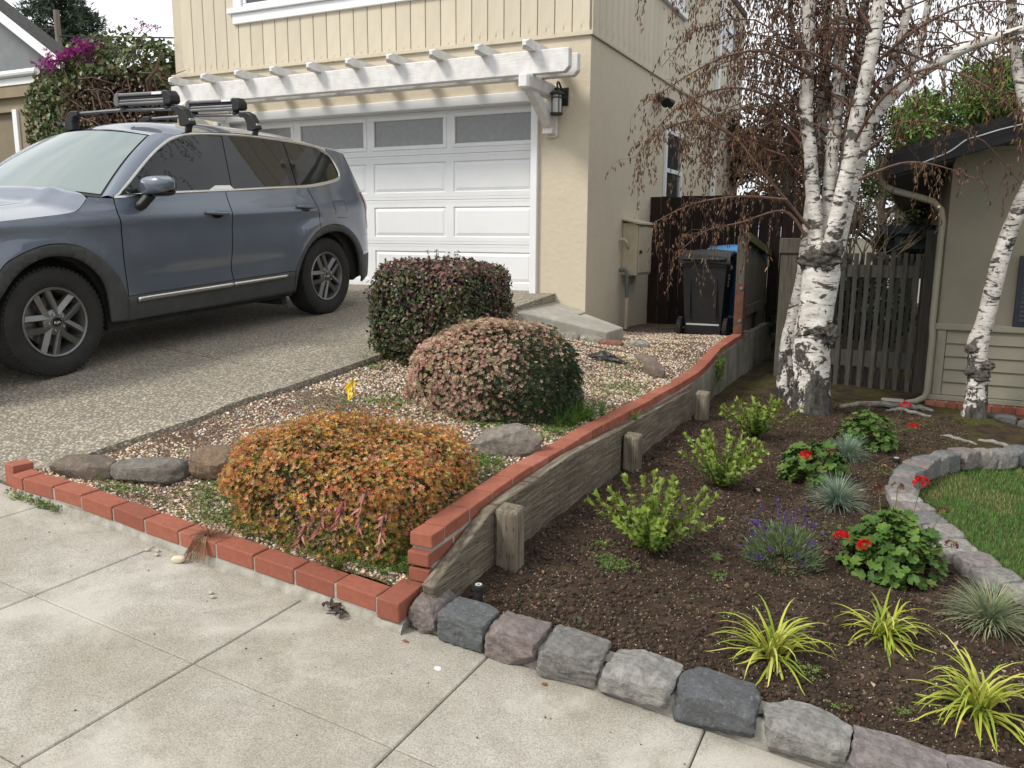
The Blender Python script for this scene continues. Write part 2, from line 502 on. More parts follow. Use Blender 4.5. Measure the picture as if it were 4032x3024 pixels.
# gravel bed surface
BX = lambda y: (np.where(y < 7.7, xedge(y)+.004, np.where(y < 8.66, -3.9, -3.24)), np.full_like(y, -1.66))
def zbd(x, y):
    P = np.stack([np.asarray(x, float), np.asarray(y, float)], 1)
    return zbed(x, y) + .012*vnoise(P, 6, 3) + .018*vnoise(P, 1.7, 9)
bed = tag(grid('gravel_bed', 0, 1, 90, 2.62, 11.1, 300, zbd, MT['bed'], fx=BX), kind='structure')

# soil bed
def zso(x, y):
    P = np.stack([np.asarray(x, float), np.asarray(y, float)], 1)
    rough = .020*vnoise(P, 8, 21, 4) + .016*vnoise(P, 2.2, 5, 2) + .008*vnoise(P, 30, 25, 2)
    root = np.exp(-((P[:,0]+.72)**2+(P[:,1]-7.6)**2)/.18)*.06 + np.exp(-((P[:,0]-.64)**2+(P[:,1]-8.4)**2)/.12)*.05
    return zsoil(x, y) + rough*np.clip((9.-P[:,1])/2+.3, .3, 1) + root
tag(grid('soil_bed', -1.63, 1.9, 250, 2.60, 11.0, 520, zso, MT['soil']), kind='structure')
tag(grid('back_yard', -1.75, 9.0, 12, 10.9, 30, 20, lambda x, y: zsoil(np.minimum(x, 2.), 8*np.ones_like(x))-.01, MT['soil']), kind='structure')
tag(grid('side_yard', -3.3, -1.55, 5, 11.02, 26, 10, lambda x, y: .34+0*x, MT['soil']), kind='structure')
# ------------------------------------------------------------------ yellow house
MT['stucco'] = (lambda b: b.set(b.mix(b.ramp(b.noise(4, 6, .65, b.co((1,1,.5))), [(.36, 0.), (.72, .35)]),
    (.585,.52,.405), (.51,.44,.325)), .9, b.bump(b.noise(14, 4, .5), .35, .02, b.bump(b.noise(130, 4, .6), .4, .005)), 0, .25))(NB('cream_stucco'))
def siding_mat():
    b = NB('cream_board_siding'); co = b.co((1, 1, .12))
    c = b.ramp(b.noise(7, 6, .6, co), [(.35, (.555,.495,.385)), (.65, (.61,.55,.435))])
    sp = b.xyz(); low = b.n('ShaderNodeMapRange'); low.inputs[1].default_value = .45; low.inputs[2].default_value = .0; b.l(sp[2], low.inputs[0])
    stain = b.math('MULTIPLY', low.outputs[0], b.ramp(b.noise(16, 6, .7, b.co((1,1,.35))), [(.58, 0.), (.68, .75)]))
    c = b.mix(stain, c, (.30,.21,.12))
    v = b.math('ADD', b.math('MULTIPLY', b.rand(), .10), .95)
    cc = b.n('ShaderNodeCombineColor')
    for i in range(3): b.l(v, cc.inputs[i])
    c = b.mix(1., c, cc.outputs[0], 'MULTIPLY')
    return b.set(c, .8, b.bump(b.noise(30, 5, .6, co), .25, .006), 0, .3)
MT['siding'] = siding_mat()
MT['trimcream'] = M('cream_trim', (.56,.50,.39), (.46,.38,.27), 9, .8, .2, 60, lo=.55, hi=.8)
MT['white'] = M('white_door_paint', (.80,.81,.82), (.76,.775,.79), 3, .5, .08, 120, spec=.5)
def beam_mat():
    b = NB('white_painted_timber'); co = b.co((.5, 4, 4))
    c = b.ramp(b.noise(9, 6, .65), [(.40, (.74,.73,.72)), (.66, (.62,.60,.57))])
    c = b.mix(b.ramp(b.noise(22, 6, .7, co), [(.64, 0.), (.74, .5)]), c, (.34,.31,.27))
    return b.set(c, .75, b.bump(b.noise(16, 6, .6, co), .5, .008), 0, .35)
MT['beam'] = beam_mat()
def rain_glass():
    b = NB('rippled_glass')
    nb = b.bump(b.noise(26, 3, .5, b.co((1, 1, .6))), .35, .012); nb = b.bump(b.noise(90, 3, .6), .2, .004, nb)
    return b.set(b.ramp(b.noise(20, 4), [(.4, (.19,.195,.20)), (.7, (.225,.23,.235))]), .10, nb, 0, .7)
MT['rainglass'] = rain_glass()
MT['pane'] = M('window_pane', (.035,.04,.042), (.06,.06,.06), 2, .06, 0, spec=.8)
MT['black_metal'] = M('black_metal', (.012,.012,.013), (.02,.02,.02), 20, .4, .1, 90)
MT['frost'] = M('frosted_lamp_glass', (.55,.55,.53), None, rough=.25, spec=.6)
MT['rubber'] = M('black_rubber', (.015,.015,.016), (.03,.029,.028), 14, .75, .15, 120, spec=.3)

H = empty('yellow_house', (-6.3, 8.65, .5), 'cream yellow stucco house with vertical board siding above its garage', 'house')
YF = 8.65; XS = -3.255; ZT = 3.64
b = MB()
b.box((-3.93, YF, .2), (XS, YF+.2, ZT)); b.box((-8.55, YF, 3.03), (-3.93, YF+.2, ZT)); b.box((-9.35, YF, .2), (-8.55, YF+.2, ZT))
b.build('wall', MT['stucco'], H)
MB().box((XS-.2, YF+.2, .1), (XS, 17.1, ZT)).build('wall', MT['stucco'], H)
MB().box((-9.35, YF+.2, .1), (-9.15, 17.1, 5.7)).build('wall', MT['stucco'], H)
MB().box((-9.15, 16.9, .1), (XS-.2, 17.1, 5.7)).build('wall', MT['stucco'], H)
# backing of the upper storey and the boards on it
MB().box((-9.34, YF+.02, ZT), (XS-.01, YF+.2, 5.7)).build('wall_backing', MT['trimcream'], H)
MB().box((XS-.2, YF+.2, ZT), (XS-.01, 17.1, 5.7)).build('wall_backing', MT['trimcream'], H)
bw = .2035
def board(horizontal_x):
    w = bw-.009; m = MB(); t = .018
    if horizontal_x: m.box((0, 0, 0), (w, t, 1.98))
    else: m.box((0, 0, 0), (t, w, 1.98))
    return m
fb = board(True).build('siding_board', MT['siding'], H, bevel=.004, seg=1, loc=(0, 0, 0))
sb = board(False).build('siding_board', MT['siding'], H, bevel=.004, seg=1, loc=(0, 0, 0))
hb = BASE[H.name]
win = (-8.2, -4.9)
nfb = 0
x = XS-.012-bw
while x > -9.36:
    o = fb if nfb == 0 else copy_of(fb, H, (0, 0, 0))
    o.location = np.array([x, YF-.003, ZT+.045])-hb
    if win[0]-.15 < x < win[1]: o.scale = (1, 1, .38)
    nfb += 1; x -= bw
y = YF+.02; k = 0
while y < 16.9:
    o = sb if k == 0 else copy_of(sb, H, (0, 0, 0))
    o.location = np.array([XS-.008, y, ZT+.045])-hb
    k += 1; y += bw
# drip trim under the boards, corner board
MB().box((-9.38, YF-.035, ZT-.005), (XS+.03, YF-.004, ZT+.04)).build('drip_trim', MT['trimcream'], H, bevel=.004, seg=1)
MB().box((XS+.0, YF-.002, ZT-.005), (XS+.028, 17.1, ZT+.04)).build('drip_trim', MT['trimcream'], H, bevel=.004, seg=1)
# upper front window
b = MB(); b.box((-8.28, YF-.075, 4.345), (-4.8, YF+.02, 4.41)); b.box((-8.22, YF-.04, 4.31-.09), (-4.86, YF+.02, 4.343))
b.box((-8.2, YF-.04, 4.412), (-8.06, YF+.02, 5.6)); b.box((-5.04, YF-.04, 4.412), (-4.9, YF+.02, 5.6))
wn = b.build('window', MT['white'], H, bevel=.006, seg=1)
b = MB(); b.box((-8.055, YF-.015, 4.414), (-5.045, YF+.02, 4.46)); b.box((-8.055, YF-.015, 4.462), (-8.0, YF+.02, 5.6))
b.box((-6.58, YF-.015, 4.462), (-6.52, YF+.02, 5.6)); b.build('sash', MT['white'], wn, bevel=.004, seg=1)
MB().box((-8.0, YF+.005, 4.46), (-5.05, YF+.012, 5.6)).build('pane', MT['pane'], wn)
# side windows
def side_window(y0, y1, z0, z1, f=.07):
    b = MB(); b.box((XS+.001, y0, z0), (XS+.04, y0+f, z1)); b.box((XS+.001, y1-f, z0), (XS+.04, y1, z1))
    b.box((XS+.001, y0+f, z1-f), (XS+.04, y1-f, z1)); b.box((XS+.001, y0+f, z0), (XS+.04, y1-f, z0+f))
    zm = (z0+z1)/2; b.box((XS+.001, y0+f, zm-.03), (XS+.036, y1-f, zm+.03))
    w = b.build('window', MT['white'], H, bevel=.004, seg=1)
    MB().box((XS+.002, y0+f, z0+f), (XS+.012, y1-f, zm-.03)).build('pane', MT['pane'], w)
    MB().box((XS+.002, y0+f, zm+.03), (XS+.012, y1-f, z1-f)).build('pane', MT['pane'], w)
    return w
side_window(11.63, 12.56, 1.9, 3.05); side_window(15.02, 16.1, 4.8, 5.5)
w = side_window(11.0, 12.3, 4.72, 5.6); MB().box((XS+.002, 10.9, 4.62), (XS+.07, 12.45, 4.71)).build('sill', MT['white'], w, bevel=.006, seg=1)
ds = MB(); ds.box((XS+.002, 14.62, .4), (XS+.075, 14.72, 5.7)); ds.build('downspout', MT['white'], H, bevel=.012)
# security light
sl_ = MB(); sl_.lathe([(.001,0),(.055,0),(.055,.03),(.02,.05)], (XS, 11.2, 3.38), 'x', 12)
sl_.tube([(XS+.04,11.2,3.38),(XS+.1,11.12,3.33),(XS+.17,11.05,3.28)], [.015,.05,.065], 10); sl_.tube([(XS+.04,11.2,3.38),(XS+.1,11.3,3.35),(XS+.17,11.36,3.30)], [.015,.05,.065], 10)
sl_.build('security_light', MT['black_metal'], H, smooth=True)
# roof well above the frame
MT['shingle'] = M('dark_shingle', (.03,.03,.032), (.07,.065,.06), 18, .95, .5, 60)
rf = MB(); rf.prism([(-9.36, 5.701), (-3.24, 5.701), (-3.24, 5.82), (-6.3, 7.0), (-9.36, 5.82)], 8.5, 'xz', 8.63); rf.build('roof', MT['shingle'], H)

# garage door: four hinged sections with raised panels, the top one glazed
DX0, DX1, DZ, SH = -8.55, -3.93, .895, .534
np_ = 4; pw = (DX1-DX0)/np_
YD = 8.80
for s in range(4):
    z0 = DZ+s*SH+.002; z1 = DZ+(s+1)*SH-.002
    b = MB(); zb0, zb1 = z0+.085, z1-.085
    b.box((DX0, YD, z0), (DX1, YD+.04, z0+.028)); b.box((DX0, YD+.004, z0+.028), (DX1, YD+.04, z0+.034)); b.box((DX0, YD, z0+.034), (DX1, YD+.04, zb0))
    b.box((DX0, YD, zb1), (DX1, YD+.04, z1-.034)); b.box((DX0, YD+.004, z1-.034), (DX1, YD+.04, z1-.028)); b.box((DX0, YD, z1-.028), (DX1, YD+.04, z1))
    for k in range(np_+1):
        xc = DX0+k*pw; a = max(DX0, xc-.055); c = min(DX1, xc+.055)
        b.box((a, YD, zb0), (c, YD+.04, zb1))
    sec = b.build('garage_door_section', MT['white'], H)
    for k in range(np_):
        xa = DX0+k*pw+.055; xb = DX0+(k+1)*pw-.055
        if s < 3:
            m = MB(); o_, i_ = .0, .045
            R0 = [(xa,zb0),(xb,zb0),(xb,zb1),(xa,zb1)]; R1 = [(xa+.012,zb0+.012),(xb-.012,zb0+.012),(xb-.012,zb1-.012),(xa+.012,zb1-.012)]
            R2 = [(xa+.05,zb0+.05),(xb-.05,zb0+.05),(xb-.05,zb1-.05),(xa+.05,zb1-.05)]
            V = [(p[0], YD+.001, p[1]) for p in R0]+[(p[0], YD+.014, p[1]) for p in R1]+[(p[0], YD+.002, p[1]) for p in R2]
            F = [(8,9,10,11)]
            for r in (0, 4):
                for q in range(4): F.append((r+q, r+(q+1)%4, r+4+(q+1)%4, r+4+q))
            m.add(V, F); m.build('raised_panel', MT['white'], sec)
        else:
            m = MB(); f = .028
            m.box((xa-.02, YD-.012, zb0-.02), (xb+.02, YD+.02, zb0+f)); m.box((xa-.02, YD-.012, zb1-f), (xb+.02, YD+.02, zb1+.02))
            m.box((xa-.02, YD-.012, zb0+f), (xa+f, YD+.02, zb1-f)); m.box((xb-f, YD-.012, zb0+f), (xb+.02, YD+.02, zb1-f))
            m.build('window_frame', MT['white'], sec, bevel=.006, seg=1)
            MB().box((xa+f, YD+.012, zb0+f), (xb-f, YD+.02, zb1-f)).build('pane', MT['rainglass'], sec)
MB().box((DX0, YD+.005, DZ-.03), (DX1, YD+.035, DZ)).build('bottom_seal', MT['rubber'], H)
b = MB(); b.box((-3.928, 8.60, .86), (-3.845, YD-.002, 3.11)); b.box((-8.64, 8.60, .86), (-8.552, YD-.002, 3.11)); b.box((-8.55, 8.60, 3.0), (-3.93, YD-.002, 3.108))
b.build('door_trim', MT['white'], H, bevel=.006, seg=1)
MB().box((-8.4, 9.0, .88), (-4, 9.05, 3.0)).build('door_backing', MT['rubber'], H)
# ramp slab in front of the pier and the lower step slab
pv = MB(); pv.add([(-3.9,8.2,.55),(XS+.02,8.42,.55),(XS+.02,8.648,.55),(-3.9,8.648,.55),(-3.9,8.2,.845),(XS+.02,8.42,.69),(XS+.02,8.648,.70),(-3.9,8.648,.875)],
    [(0,3,2,1),(4,5,6,7),(0,1,5,4),(1,2,6,5),(2,3,7,6),(3,0,4,7)])
st_ = pv.build('step', MT['conc'], None, bevel=.012, loc=(-3.6, 8.4, .55)); tag(st_, kind='structure')
pv = MB(); pv.add([(-3.64,7.62,.36),(-2.80,8.12,.36),(-2.78,8.6,.36),(-3.64,8.64,.36),(-3.64,7.62,.775),(-2.80,8.12,.545),(-2.78,8.6,.55),(-3.64,8.64,.80)],
    [(0,3,2,1),(4,5,6,7),(0,1,5,4),(1,2,6,5),(2,3,7,6),(3,0,4,7)])
tag(pv.build('step', MT['conc'], None, bevel=.015, loc=(-3.6, 8.1, .4)), kind='structure')

# white arbor over the garage door
A = empty('garage_arbor', (-6, 8.6, 3.2), 'white painted timber arbor bracketed to the house above the garage door', 'arbor')
def beam_poly(x0, x1, z0, z1, c=.05):
    return [(x0+c, z0), (x1-c, z0), (x1, z0+c), (x1, z1), (x0, z1), (x0, z0+c)]
MB().prism(beam_poly(-8.75, -3.25, 3.16, 3.392), .085, 'xz', 8.02).build('beam', MT['beam'], A, bevel=.008, seg=1)
MB().prism(beam_poly(-8.78, -3.25, 3.16, 3.385), .085, 'xz', 8.26).build('beam', MT['beam'], A, bevel=.008, seg=1)
for k in range(10):
    xc = -3.655-.545*k; h = .045; m = MB()
    y0, y1, z0, z1, c = 7.83, 8.648, 3.365, 3.47, .028
    V = [(xc-h+c, y0, z0+c+.015), (xc+h-c, y0, z0+c+.015), (xc+h-c, y0, z1-c), (xc-h+c, y0, z1-c),
         (xc-h, y0+.045, z0+.02), (xc+h, y0+.045, z0+.02), (xc+h, y0+.045, z1), (xc-h, y0+.045, z1),
         (xc-h, y1, z0), (xc+h, y1, z0), (xc+h, y1, z1), (xc-h, y1, z1)]
    F = [(0,1,2,3), (8,11,10,9)]
    for r in (0, 4):
        for q in range(4): F.append((r+q, r+(q+1)%4, r+4+(q+1)%4, r+4+q))
    m.add(V, F); m.build('rafter', MT['beam'], A)
for xc in (-3.69, -8.45):
    m = MB(); m.box((xc-.06, 7.88, 3.005), (xc+.06, 8.606, 3.157))
    br = m.build('bracket_arm', MT['beam'], A, bevel=.022, seg=1)
    m = MB(); m.box((xc-.075, 8.608, 2.60), (xc+.075, 8.648, 3.157)); m.build('wall_plate', MT['beam'], A, bevel=.018, seg=1)
    m = MB(); m.prism([(7.99, 3.003), (8.19, 3.003), (8.606, 2.80), (8.606, 2.64)], .09, 'yz', xc-.045); m.build('brace', MT['beam'], A, bevel=.006, seg=1)
    m = MB(); m.prism([(8.50, 2.63), (8.607, 2.63), (8.607, 2.70), (8.52, 2.70)], .12, 'yz', xc-.06); m.build('brace_block', MT['beam'], A, bevel=.008, seg=1)

# lantern
LN = empty('wall_lantern', (-3.56, 8.65, 2.8), 'black wall lantern with frosted glass beside the garage arbor bracket', 'lantern')
lx, ly = -3.575, 8.50
m = MB(); m.box((-3.60, 8.628, 2.93), (-3.50, 8.649, 3.12)); m.build('back_plate', MT['black_metal'], LN, bevel=.006)
arc = [(lx+.03, 8.63, 3.06), (lx+.01, 8.60, 3.10), (lx, 8.56, 3.155), (lx, 8.525, 3.165), (lx, ly, 3.14), (lx, ly, 3.08)]
MB().tube(arc, .011, 8).build('arm', MT['black_metal'], LN, smooth=True)
MB().lathe([(.012,.29),(.03,.285),(.035,.262),(.06,.25),(.09,.226),(.092,.216),(.06,.214),(.001,.214)], (lx, ly, 2.81), 'z', 20, False).build('cap', MT['black_metal'], LN, smooth=True)
MB().lathe([(.05,.03),(.05,.213)], (lx, ly, 2.81), 'z', 20).build('glass', MT['frost'], LN, smooth=True)
m = MB()
for k in range(4):
    t = pi/4+k*pi/2; m.tube([(lx+.058*cos(t), ly+.058*sin(t), 2.83), (lx+.058*cos(t), ly+.058*sin(t), 3.03)], .005, 6)
m.lathe([(.062,.18),(.062,.19),(.054,.19),(.054,.18)], (lx, ly, 2.81), 'z', 20, False)
m.build('cage', MT['black_metal'], LN)
MB().lathe([(.001,.0),(.045,.0),(.066,.012),(.066,.03),(.001,.031)], (lx, ly, 2.81), 'z', 20, False).build('base', MT['black_metal'], LN, smooth=True)

# utility cabinet on the side wall
MT['cabinet'] = M('cabinet_paint', (.50,.44,.33), (.43,.37,.27), 7, .7, .15, 50)
MT['pipe'] = M('grey_pipe', (.10,.115,.125), (.15,.16,.165), 10, .55)
UC = empty('utility_cabinet', (-3.15, 10.2, 1.05), 'cream metal utility cabinet on the house side wall', 'cabinet')
MB().box((-3.253, 9.9, 1.06), (-3.06, 10.5, 1.68)).build('box', MT['cabinet'], UC, bevel=.006, seg=1)
m = MB(); m.add([(-3.253,9.86,1.735),(-3.02,9.86,1.685),(-3.02,10.54,1.685),(-3.253,10.54,1.735),(-3.253,9.86,1.76),(-3.02,9.86,1.705),(-3.02,10.54,1.705),(-3.253,10.54,1.76)],
    [(0,3,2,1),(4,5,6,7),(0,1,5,4),(1,2,6,5),(2,3,7,6),(3,0,4,7)]); m.build('lid', MT['cabinet'], UC)
MB().box((-3.253, 9.9, 1.68), (-3.08, 10.5, 1.70)).build('cap', MT['cabinet'], UC)
dr = MB().box((-3.058, 9.93, 1.09), (-3.045, 10.47, 1.65)).build('door', MT['cabinet'], UC, bevel=.004, seg=1)
m = MB(); m.box((-3.045, 9.95, 1.33), (-3.02, 9.99, 1.37)); m.build('latch', MT['black_metal'], dr, bevel=.003)
MB().tube([(-3.253,9.82,1.13),(-3.19,9.82,1.13),(-3.16,9.82,1.11),(-3.155,9.82,1.06),(-3.155,9.84,.78)], .024, 10).build('conduit', MT['pipe'], UC, smooth=True)
MB().tube([(-3.155,9.84,.79),(-3.17,9.86,.30)], .026, 10).build('conduit', MT['cabinet'], UC, smooth=True)
MB().tube([(-3.253,9.80,1.50),(-3.20,9.80,1.50),(-3.17,9.82,1.47),(-3.17,9.86,1.42),(-3.17,9.905,1.41)], .022, 10).build('conduit', MT['cabinet'], UC, smooth=True)

# ------------------------------------------------------------------ right neighbour
MT['tan'] = M('olive_tan_stucco', (.245,.225,.17), (.275,.25,.19), 3, .92, .35, 140)
MT['tansid'] = M('olive_tan_siding', (.30,.28,.215), (.27,.25,.19), 5, .75, .1, 60)
MT['black'] = M('black_fascia_paint', (.012,.013,.016), (.02,.021,.024), 8, .6)
MT['navy'] = M('navy_shutter_paint', (.012,.017,.026), (.02,.026,.036), 10, .45)
RH = empty('olive_house', (2, 9, 0), 'olive tan house with black rake boards and a brick ledge along its base', 'house')
YR = 9.0; XR0 = .285
m = MB(); m.prism([(XR0, .72), (6.5, .72), (6.5, 2.36), (3.6, 3.28), (XR0, 2.36)], .2, 'xz', YR); m.build('wall', MT['tan'], RH)
MB().box((XR0, YR+.2, -.1), (XR0+.2, 18, 2.3)).build('wall', MT['tan'], RH)
MB().box((XR0+.02, YR+.01, -.1), (6.5, YR+.2, .658)).build('wall_backing', MT['tansid'], RH)
MB().box((XR0-.03, YR-.045, .66), (6.5, YR+.01, .722)).build('water_table', MT['tansid'], RH, bevel=.008)
MB().box((XR0+.01, YR-.025, 2.335), (6.5, YR+.01, 2.375)).build('frieze_trim', MT['tansid'], RH, bevel=.006)
for k in range(5):
    z0 = .025+k*.127
    m = MB(); m.prism([(YR-.028, z0), (YR+.008, z0), (YR+.008, z0+.126), (YR-.006, z0+.126)], 6.1, 'yz', XR0+.085); m.build('siding_board', MT['tansid'], RH, bevel=.002, seg=1)
MB().box((XR0, YR-.032, .022), (XR0+.08, YR+.01, .658)).build('corner_board', MT['tansid'], RH, bevel=.006)
MB().box((XR0-.05, YR-.06, -.03), (6.5, YR+.01, .02)).build('base_trim', MT['tansid'], RH, bevel=.006)
# roof with rake overhang
m = MB(); m.prism([(-.24, 2.13), (3.6, 3.215), (3.6, 3.43), (-.24, 2.345)], 10.5, 'xz', 8.62); m.build('roof', MT['shingle'], RH)
MB().prism([(3.601, 3.215), (7.4, 2.13), (7.4, 2.345), (3.601, 3.43)], 10.5, 'xz', 8.62).build('roof', MT['shingle'], RH)
m = MB(); m.prism([(-.25, 2.10), (3.6, 3.19), (3.6, 3.37), (-.25, 2.285)], .035, 'xz', 8.583); m.build('rake_board', MT['black'], RH, bevel=.004, seg=1)
m = MB(); m.prism([(-.24, 2.08), (.29, 2.235), (.29, 2.26), (-.24, 2.115)], 9.6, 'xz', 8.625); m.build('soffit', MT['black'], RH)
MB().box((-.285, 8.63, 2.09), (-.243, 18, 2.31)).build('fascia', MT['black'], RH)
MB().tube([(-.33, 8.62, 2.235), (-.33, 18, 2.225)], .052, 10).build('gutter', MT['tansid'], RH, smooth=True)
dsp = [(-.33,8.72,2.21),(-.33,8.74,2.10),(-.29,8.78,2.02),(-.20,8.84,1.98),(.02,8.92,1.92),(.14,8.945,1.88),(.215,8.95,1.80),(.235,8.95,1.70),(.235,8.95,.70),(.245,8.93,.60),(.245,8.93,.06),(.225,8.92,-.01),(.15,8.90,-.055),(.06,8.88,-.075)]
MB().tube(dsp, .038, 10, squash=.8).build('downspout', MT['tansid'], RH, smooth=True)
sh = MB().box((.905, YR-.05, .72), (1.30, YR-.006, 1.38)).build('shutter', MT['navy'], RH, bevel=.006)
for k in range(14):
    m = MB(); z0 = .77+k*.042; m.prism([(YR-.062, z0), (YR-.05, z0+.036), (YR-.044, z0+.036), (YR-.056, z0)], .31, 'yz', .948); m.build('louver', MT['navy'], sh)
m = MB(); m.box((1.31, YR-.03, .74), (2.6, YR-.001, 1.42)); wn = m.build('window', MT['white'], RH, bevel=.006)
MB().box((1.37, YR-.036, .80), (2.54, YR-.031, 1.36)).build('pane', MT['pane'], wn)
# brick ledge: row of headers
def brick_mat(name, c1, c2, c3):
    b = NB(name)
    r = b.rand(); c = b.ramp(r, [(0, c1), (.5, c2), (1, c3)])
    c = b.mix(b.ramp(b.noise(24, 6, .65), [(.42, 0.), (.74, .45)]), c, tuple(v*.6 for v in c1))
    c = b.mix(b.ramp(b.noise(6, 6, .7, b.co(which='Generated')), [(.54, 0.), (.72, .55)]), c, (.13,.075,.055))
    c = b.mix(b.ramp(b.noise(70, 4, .6), [(.62, 0.), (.76, .45)]), c, (.37,.24,.20))
    return b.set(c, .85, b.bump(b.noise(110, 5, .65), .35, .004), 0, .3)
MT['brick'] = brick_mat('red_brick', (.25,.082,.052), (.32,.106,.066), (.365,.138,.092))
MT['mortar'] = M('mortar', (.40,.38,.34), (.26,.24,.20), 14, .95, .5, 120)
MT['mortar_pale'] = M('mortar_pale', (.40,.38,.335), (.25,.23,.19), 16, .95, .6, 90)
MB().box((.24, 8.905, -.20), (6.4, 8.99, -.034)).build('ledge_mortar', MT['mortar'], RH)
bk = MB().box((0, 0, 0), (.086, .11, .075)).build('brick', MT['brick'], RH, bevel=.006, loc=(0, 0, 0))
for k in range(30):
    o = bk if k == 0 else copy_of(bk, RH, (0, 0, 0))
    o.location = np.array([.235+k*.096, 8.885, -.108])-BASE[RH.name]
bk2 = MB().box((0, 0, 0), (.2, .09, .055)).build('brick', MT['brick'], RH, bevel=.005, loc=(0, 0, 0))
for k in range(14):
    o = bk2 if k == 0 else copy_of(bk2, RH, (0, 0, 0))
    o.location = np.array([.25+k*.21, 8.893, -.175])-BASE[RH.name]
rc = [(-.0,8.545,2.20),(.08,8.545,2.235),(.20,8.545,2.285),(.27,8.545,2.33),(.35,8.545,2.395),(.45,8.545,2.425),(.62,8.545,2.475),(.9,8.545,2.54),(1.3,8.545,2.66)]
tag(MB().tube(smoothline0(rc), .006, 6).build('light_cable', MT['white'], None, smooth=True, loc=(.3, 8.545, 2.3)), 'white light cable looped along the black rake board', 'cable')
# splash block under the downspout
sp = MB(); sp.box((-.16, 8.80, -.12), (.05, 8.93, -.045)); tag(sp.build('splash_block', MT['conc'], None, bevel=.012, loc=(-.05, 8.86, -.12)), 'grey concrete splash block under the downspout mouth', 'splash block')

# ------------------------------------------------------------------ left neighbour
MT['greywall'] = M('grey_gable_paint', (.20,.215,.225), (.24,.25,.255), 5, .85)
MT['tanwall'] = M('tan_garage_paint', (.26,.21,.14), (.30,.245,.17), 4, .85, .1, 40)
MT['tanpanel'] = M('tan_door_paint', (.20,.165,.11), (.225,.185,.125), 6, .8)
LH = empty('grey_gabled_house', (-17, 10, 1.2), 'grey gabled house with white gutter beyond the bougainvillea', 'house')
m = MB(); m.prism([(-22, 4.3), (-14.1, 4.3), (-17.8, 6.55)], .2, 'xz', 11.2); m.build('gable_wall', MT['greywall'], LH)
m = MB(); m.prism([(-13.6, 3.98), (-13.6, 4.16), (-17.8, 6.78), (-17.8, 6.60)], .06, 'xz', 10.7); m.build('rake_board', MT['white'], LH)
m = MB(); m.prism([(-13.5, 4.02), (-13.5, 4.10), (-17.8, 6.80), (-17.8, 6.70)], .5, 'xz', 10.77); m.build('roof', MT['shingle'], LH)
MB().box((-22, 10.0, 3.95), (-14.15, 10.25, 4.25)).build('fascia', MT['tanwall'], LH)
MB().tube([(-22, 9.95, 4.33), (-14.05, 9.95, 4.33)], .06, 10).build('gutter', MT['white'], LH, smooth=True)
MB().box((-22, 9.98, 4.15), (-14.1, 10.0, 4.27)).build('fascia', MT['white'], LH)
MB().box((-22, 9.99, 4.34), (-14.1, 11.2, 4.40)).build('roof', MT['shingle'], LH)
MB().box((-14.9, 10.1, .8), (-14.15, 10.25, 3.95)).build('wall', MT['tanwall'], LH)
MB().box((-22, 10.1, 3.72), (-14.9, 10.25, 3.95)).build('wall', MT['tanwall'], LH)
MB().box((-14.98, 10.05, .8), (-14.86, 10.1, 3.75)).build('door_trim', MT['white'], LH)
for k in range(10):
    MB().box((-22+k*.702, 10.2, .8), (-22+k*.702+.69, 10.24, 3.72)).build('door_board', MT['tanpanel'], LH)
MB().box((-14.35, 10.25, .8), (-14.15, 13, 4.15)).build('wall', MT['greywall'], LH)
# ------------------------------------------------------------------ brick edging along the sidewalk
def shaped_brick(P8, parent, name='brick', mat=None, bevel=.006):
    m = MB(); m.add(P8, [(0,3,2,1),(4,5,6,7),(0,1,5,4),(1,2,6,5),(2,3,7,6),(3,0,4,7)])
    c = np.mean(np.array(P8), 0)
    return m.build(name, mat or MT['brick'], parent, bevel=bevel, loc=tuple(c))
BE = empty('brick_edging', (-2.8, 2.54, .05), 'single row of red bricks in mortar edging the gravel bed along the sidewalk', 'brick edging')
JX = [-3.897,-3.67,-3.469,-3.257,-3.05,-2.836,-2.617,-2.403,-2.186,-1.98,-1.778]
JZ = [.307,.297,.282,.257,.234,.213,.193,.173,.155,.138,.120]
m = MB()
for i in range(10):
    x0, x1 = JX[i], JX[i+1]; za, zb_ = JZ[i]-.010, JZ[i+1]-.010
    m.add([(x0,2.492,zs(x0)-.05),(x1,2.492,zs(x1)-.05),(x1,2.60,zs(x1)-.05),(x0,2.60,zs(x0)-.05),(x0,2.492,za),(x1,2.492,zb_),(x1,2.588,zb_),(x0,2.588,za)],
          [(0,3,2,1),(4,5,6,7),(0,1,5,4),(1,2,6,5),(2,3,7,6),(3,0,4,7)])
m.box((-1.778, 2.497, -.06), (-1.672, 2.70, .105))
m.build('mortar', MT['mortar_pale'], BE)
xx = np.arange(-3.95, -1.655, .012); q = np.stack([xx, np.zeros_like(xx)], 1)
yo = 2.486-.010*(1+vnoise(q, 9, 61, 3))-.004*vnoise(q, 40, 62, 2); ht = .022+.010*vnoise(q, 7, 63, 3)
V = np.concatenate([np.stack([xx, yo, zs(xx)-.01], 1), np.stack([xx, yo+.004, zs(xx)+.35*ht], 1), np.stack([xx, np.full_like(xx, 2.492), zs(xx)+.03+.5*ht], 1), np.stack([xx, np.full_like(xx, 2.52), zs(xx)+.03+.5*ht], 1)])
nX = len(xx); F = [(r*nX+k, r*nX+k+1, (r+1)*nX+k+1, (r+1)*nX+k) for r in range(3) for k in range(nX-1)]
np_mesh('mortar', V, F, MT['mortar_pale'], BE, True)
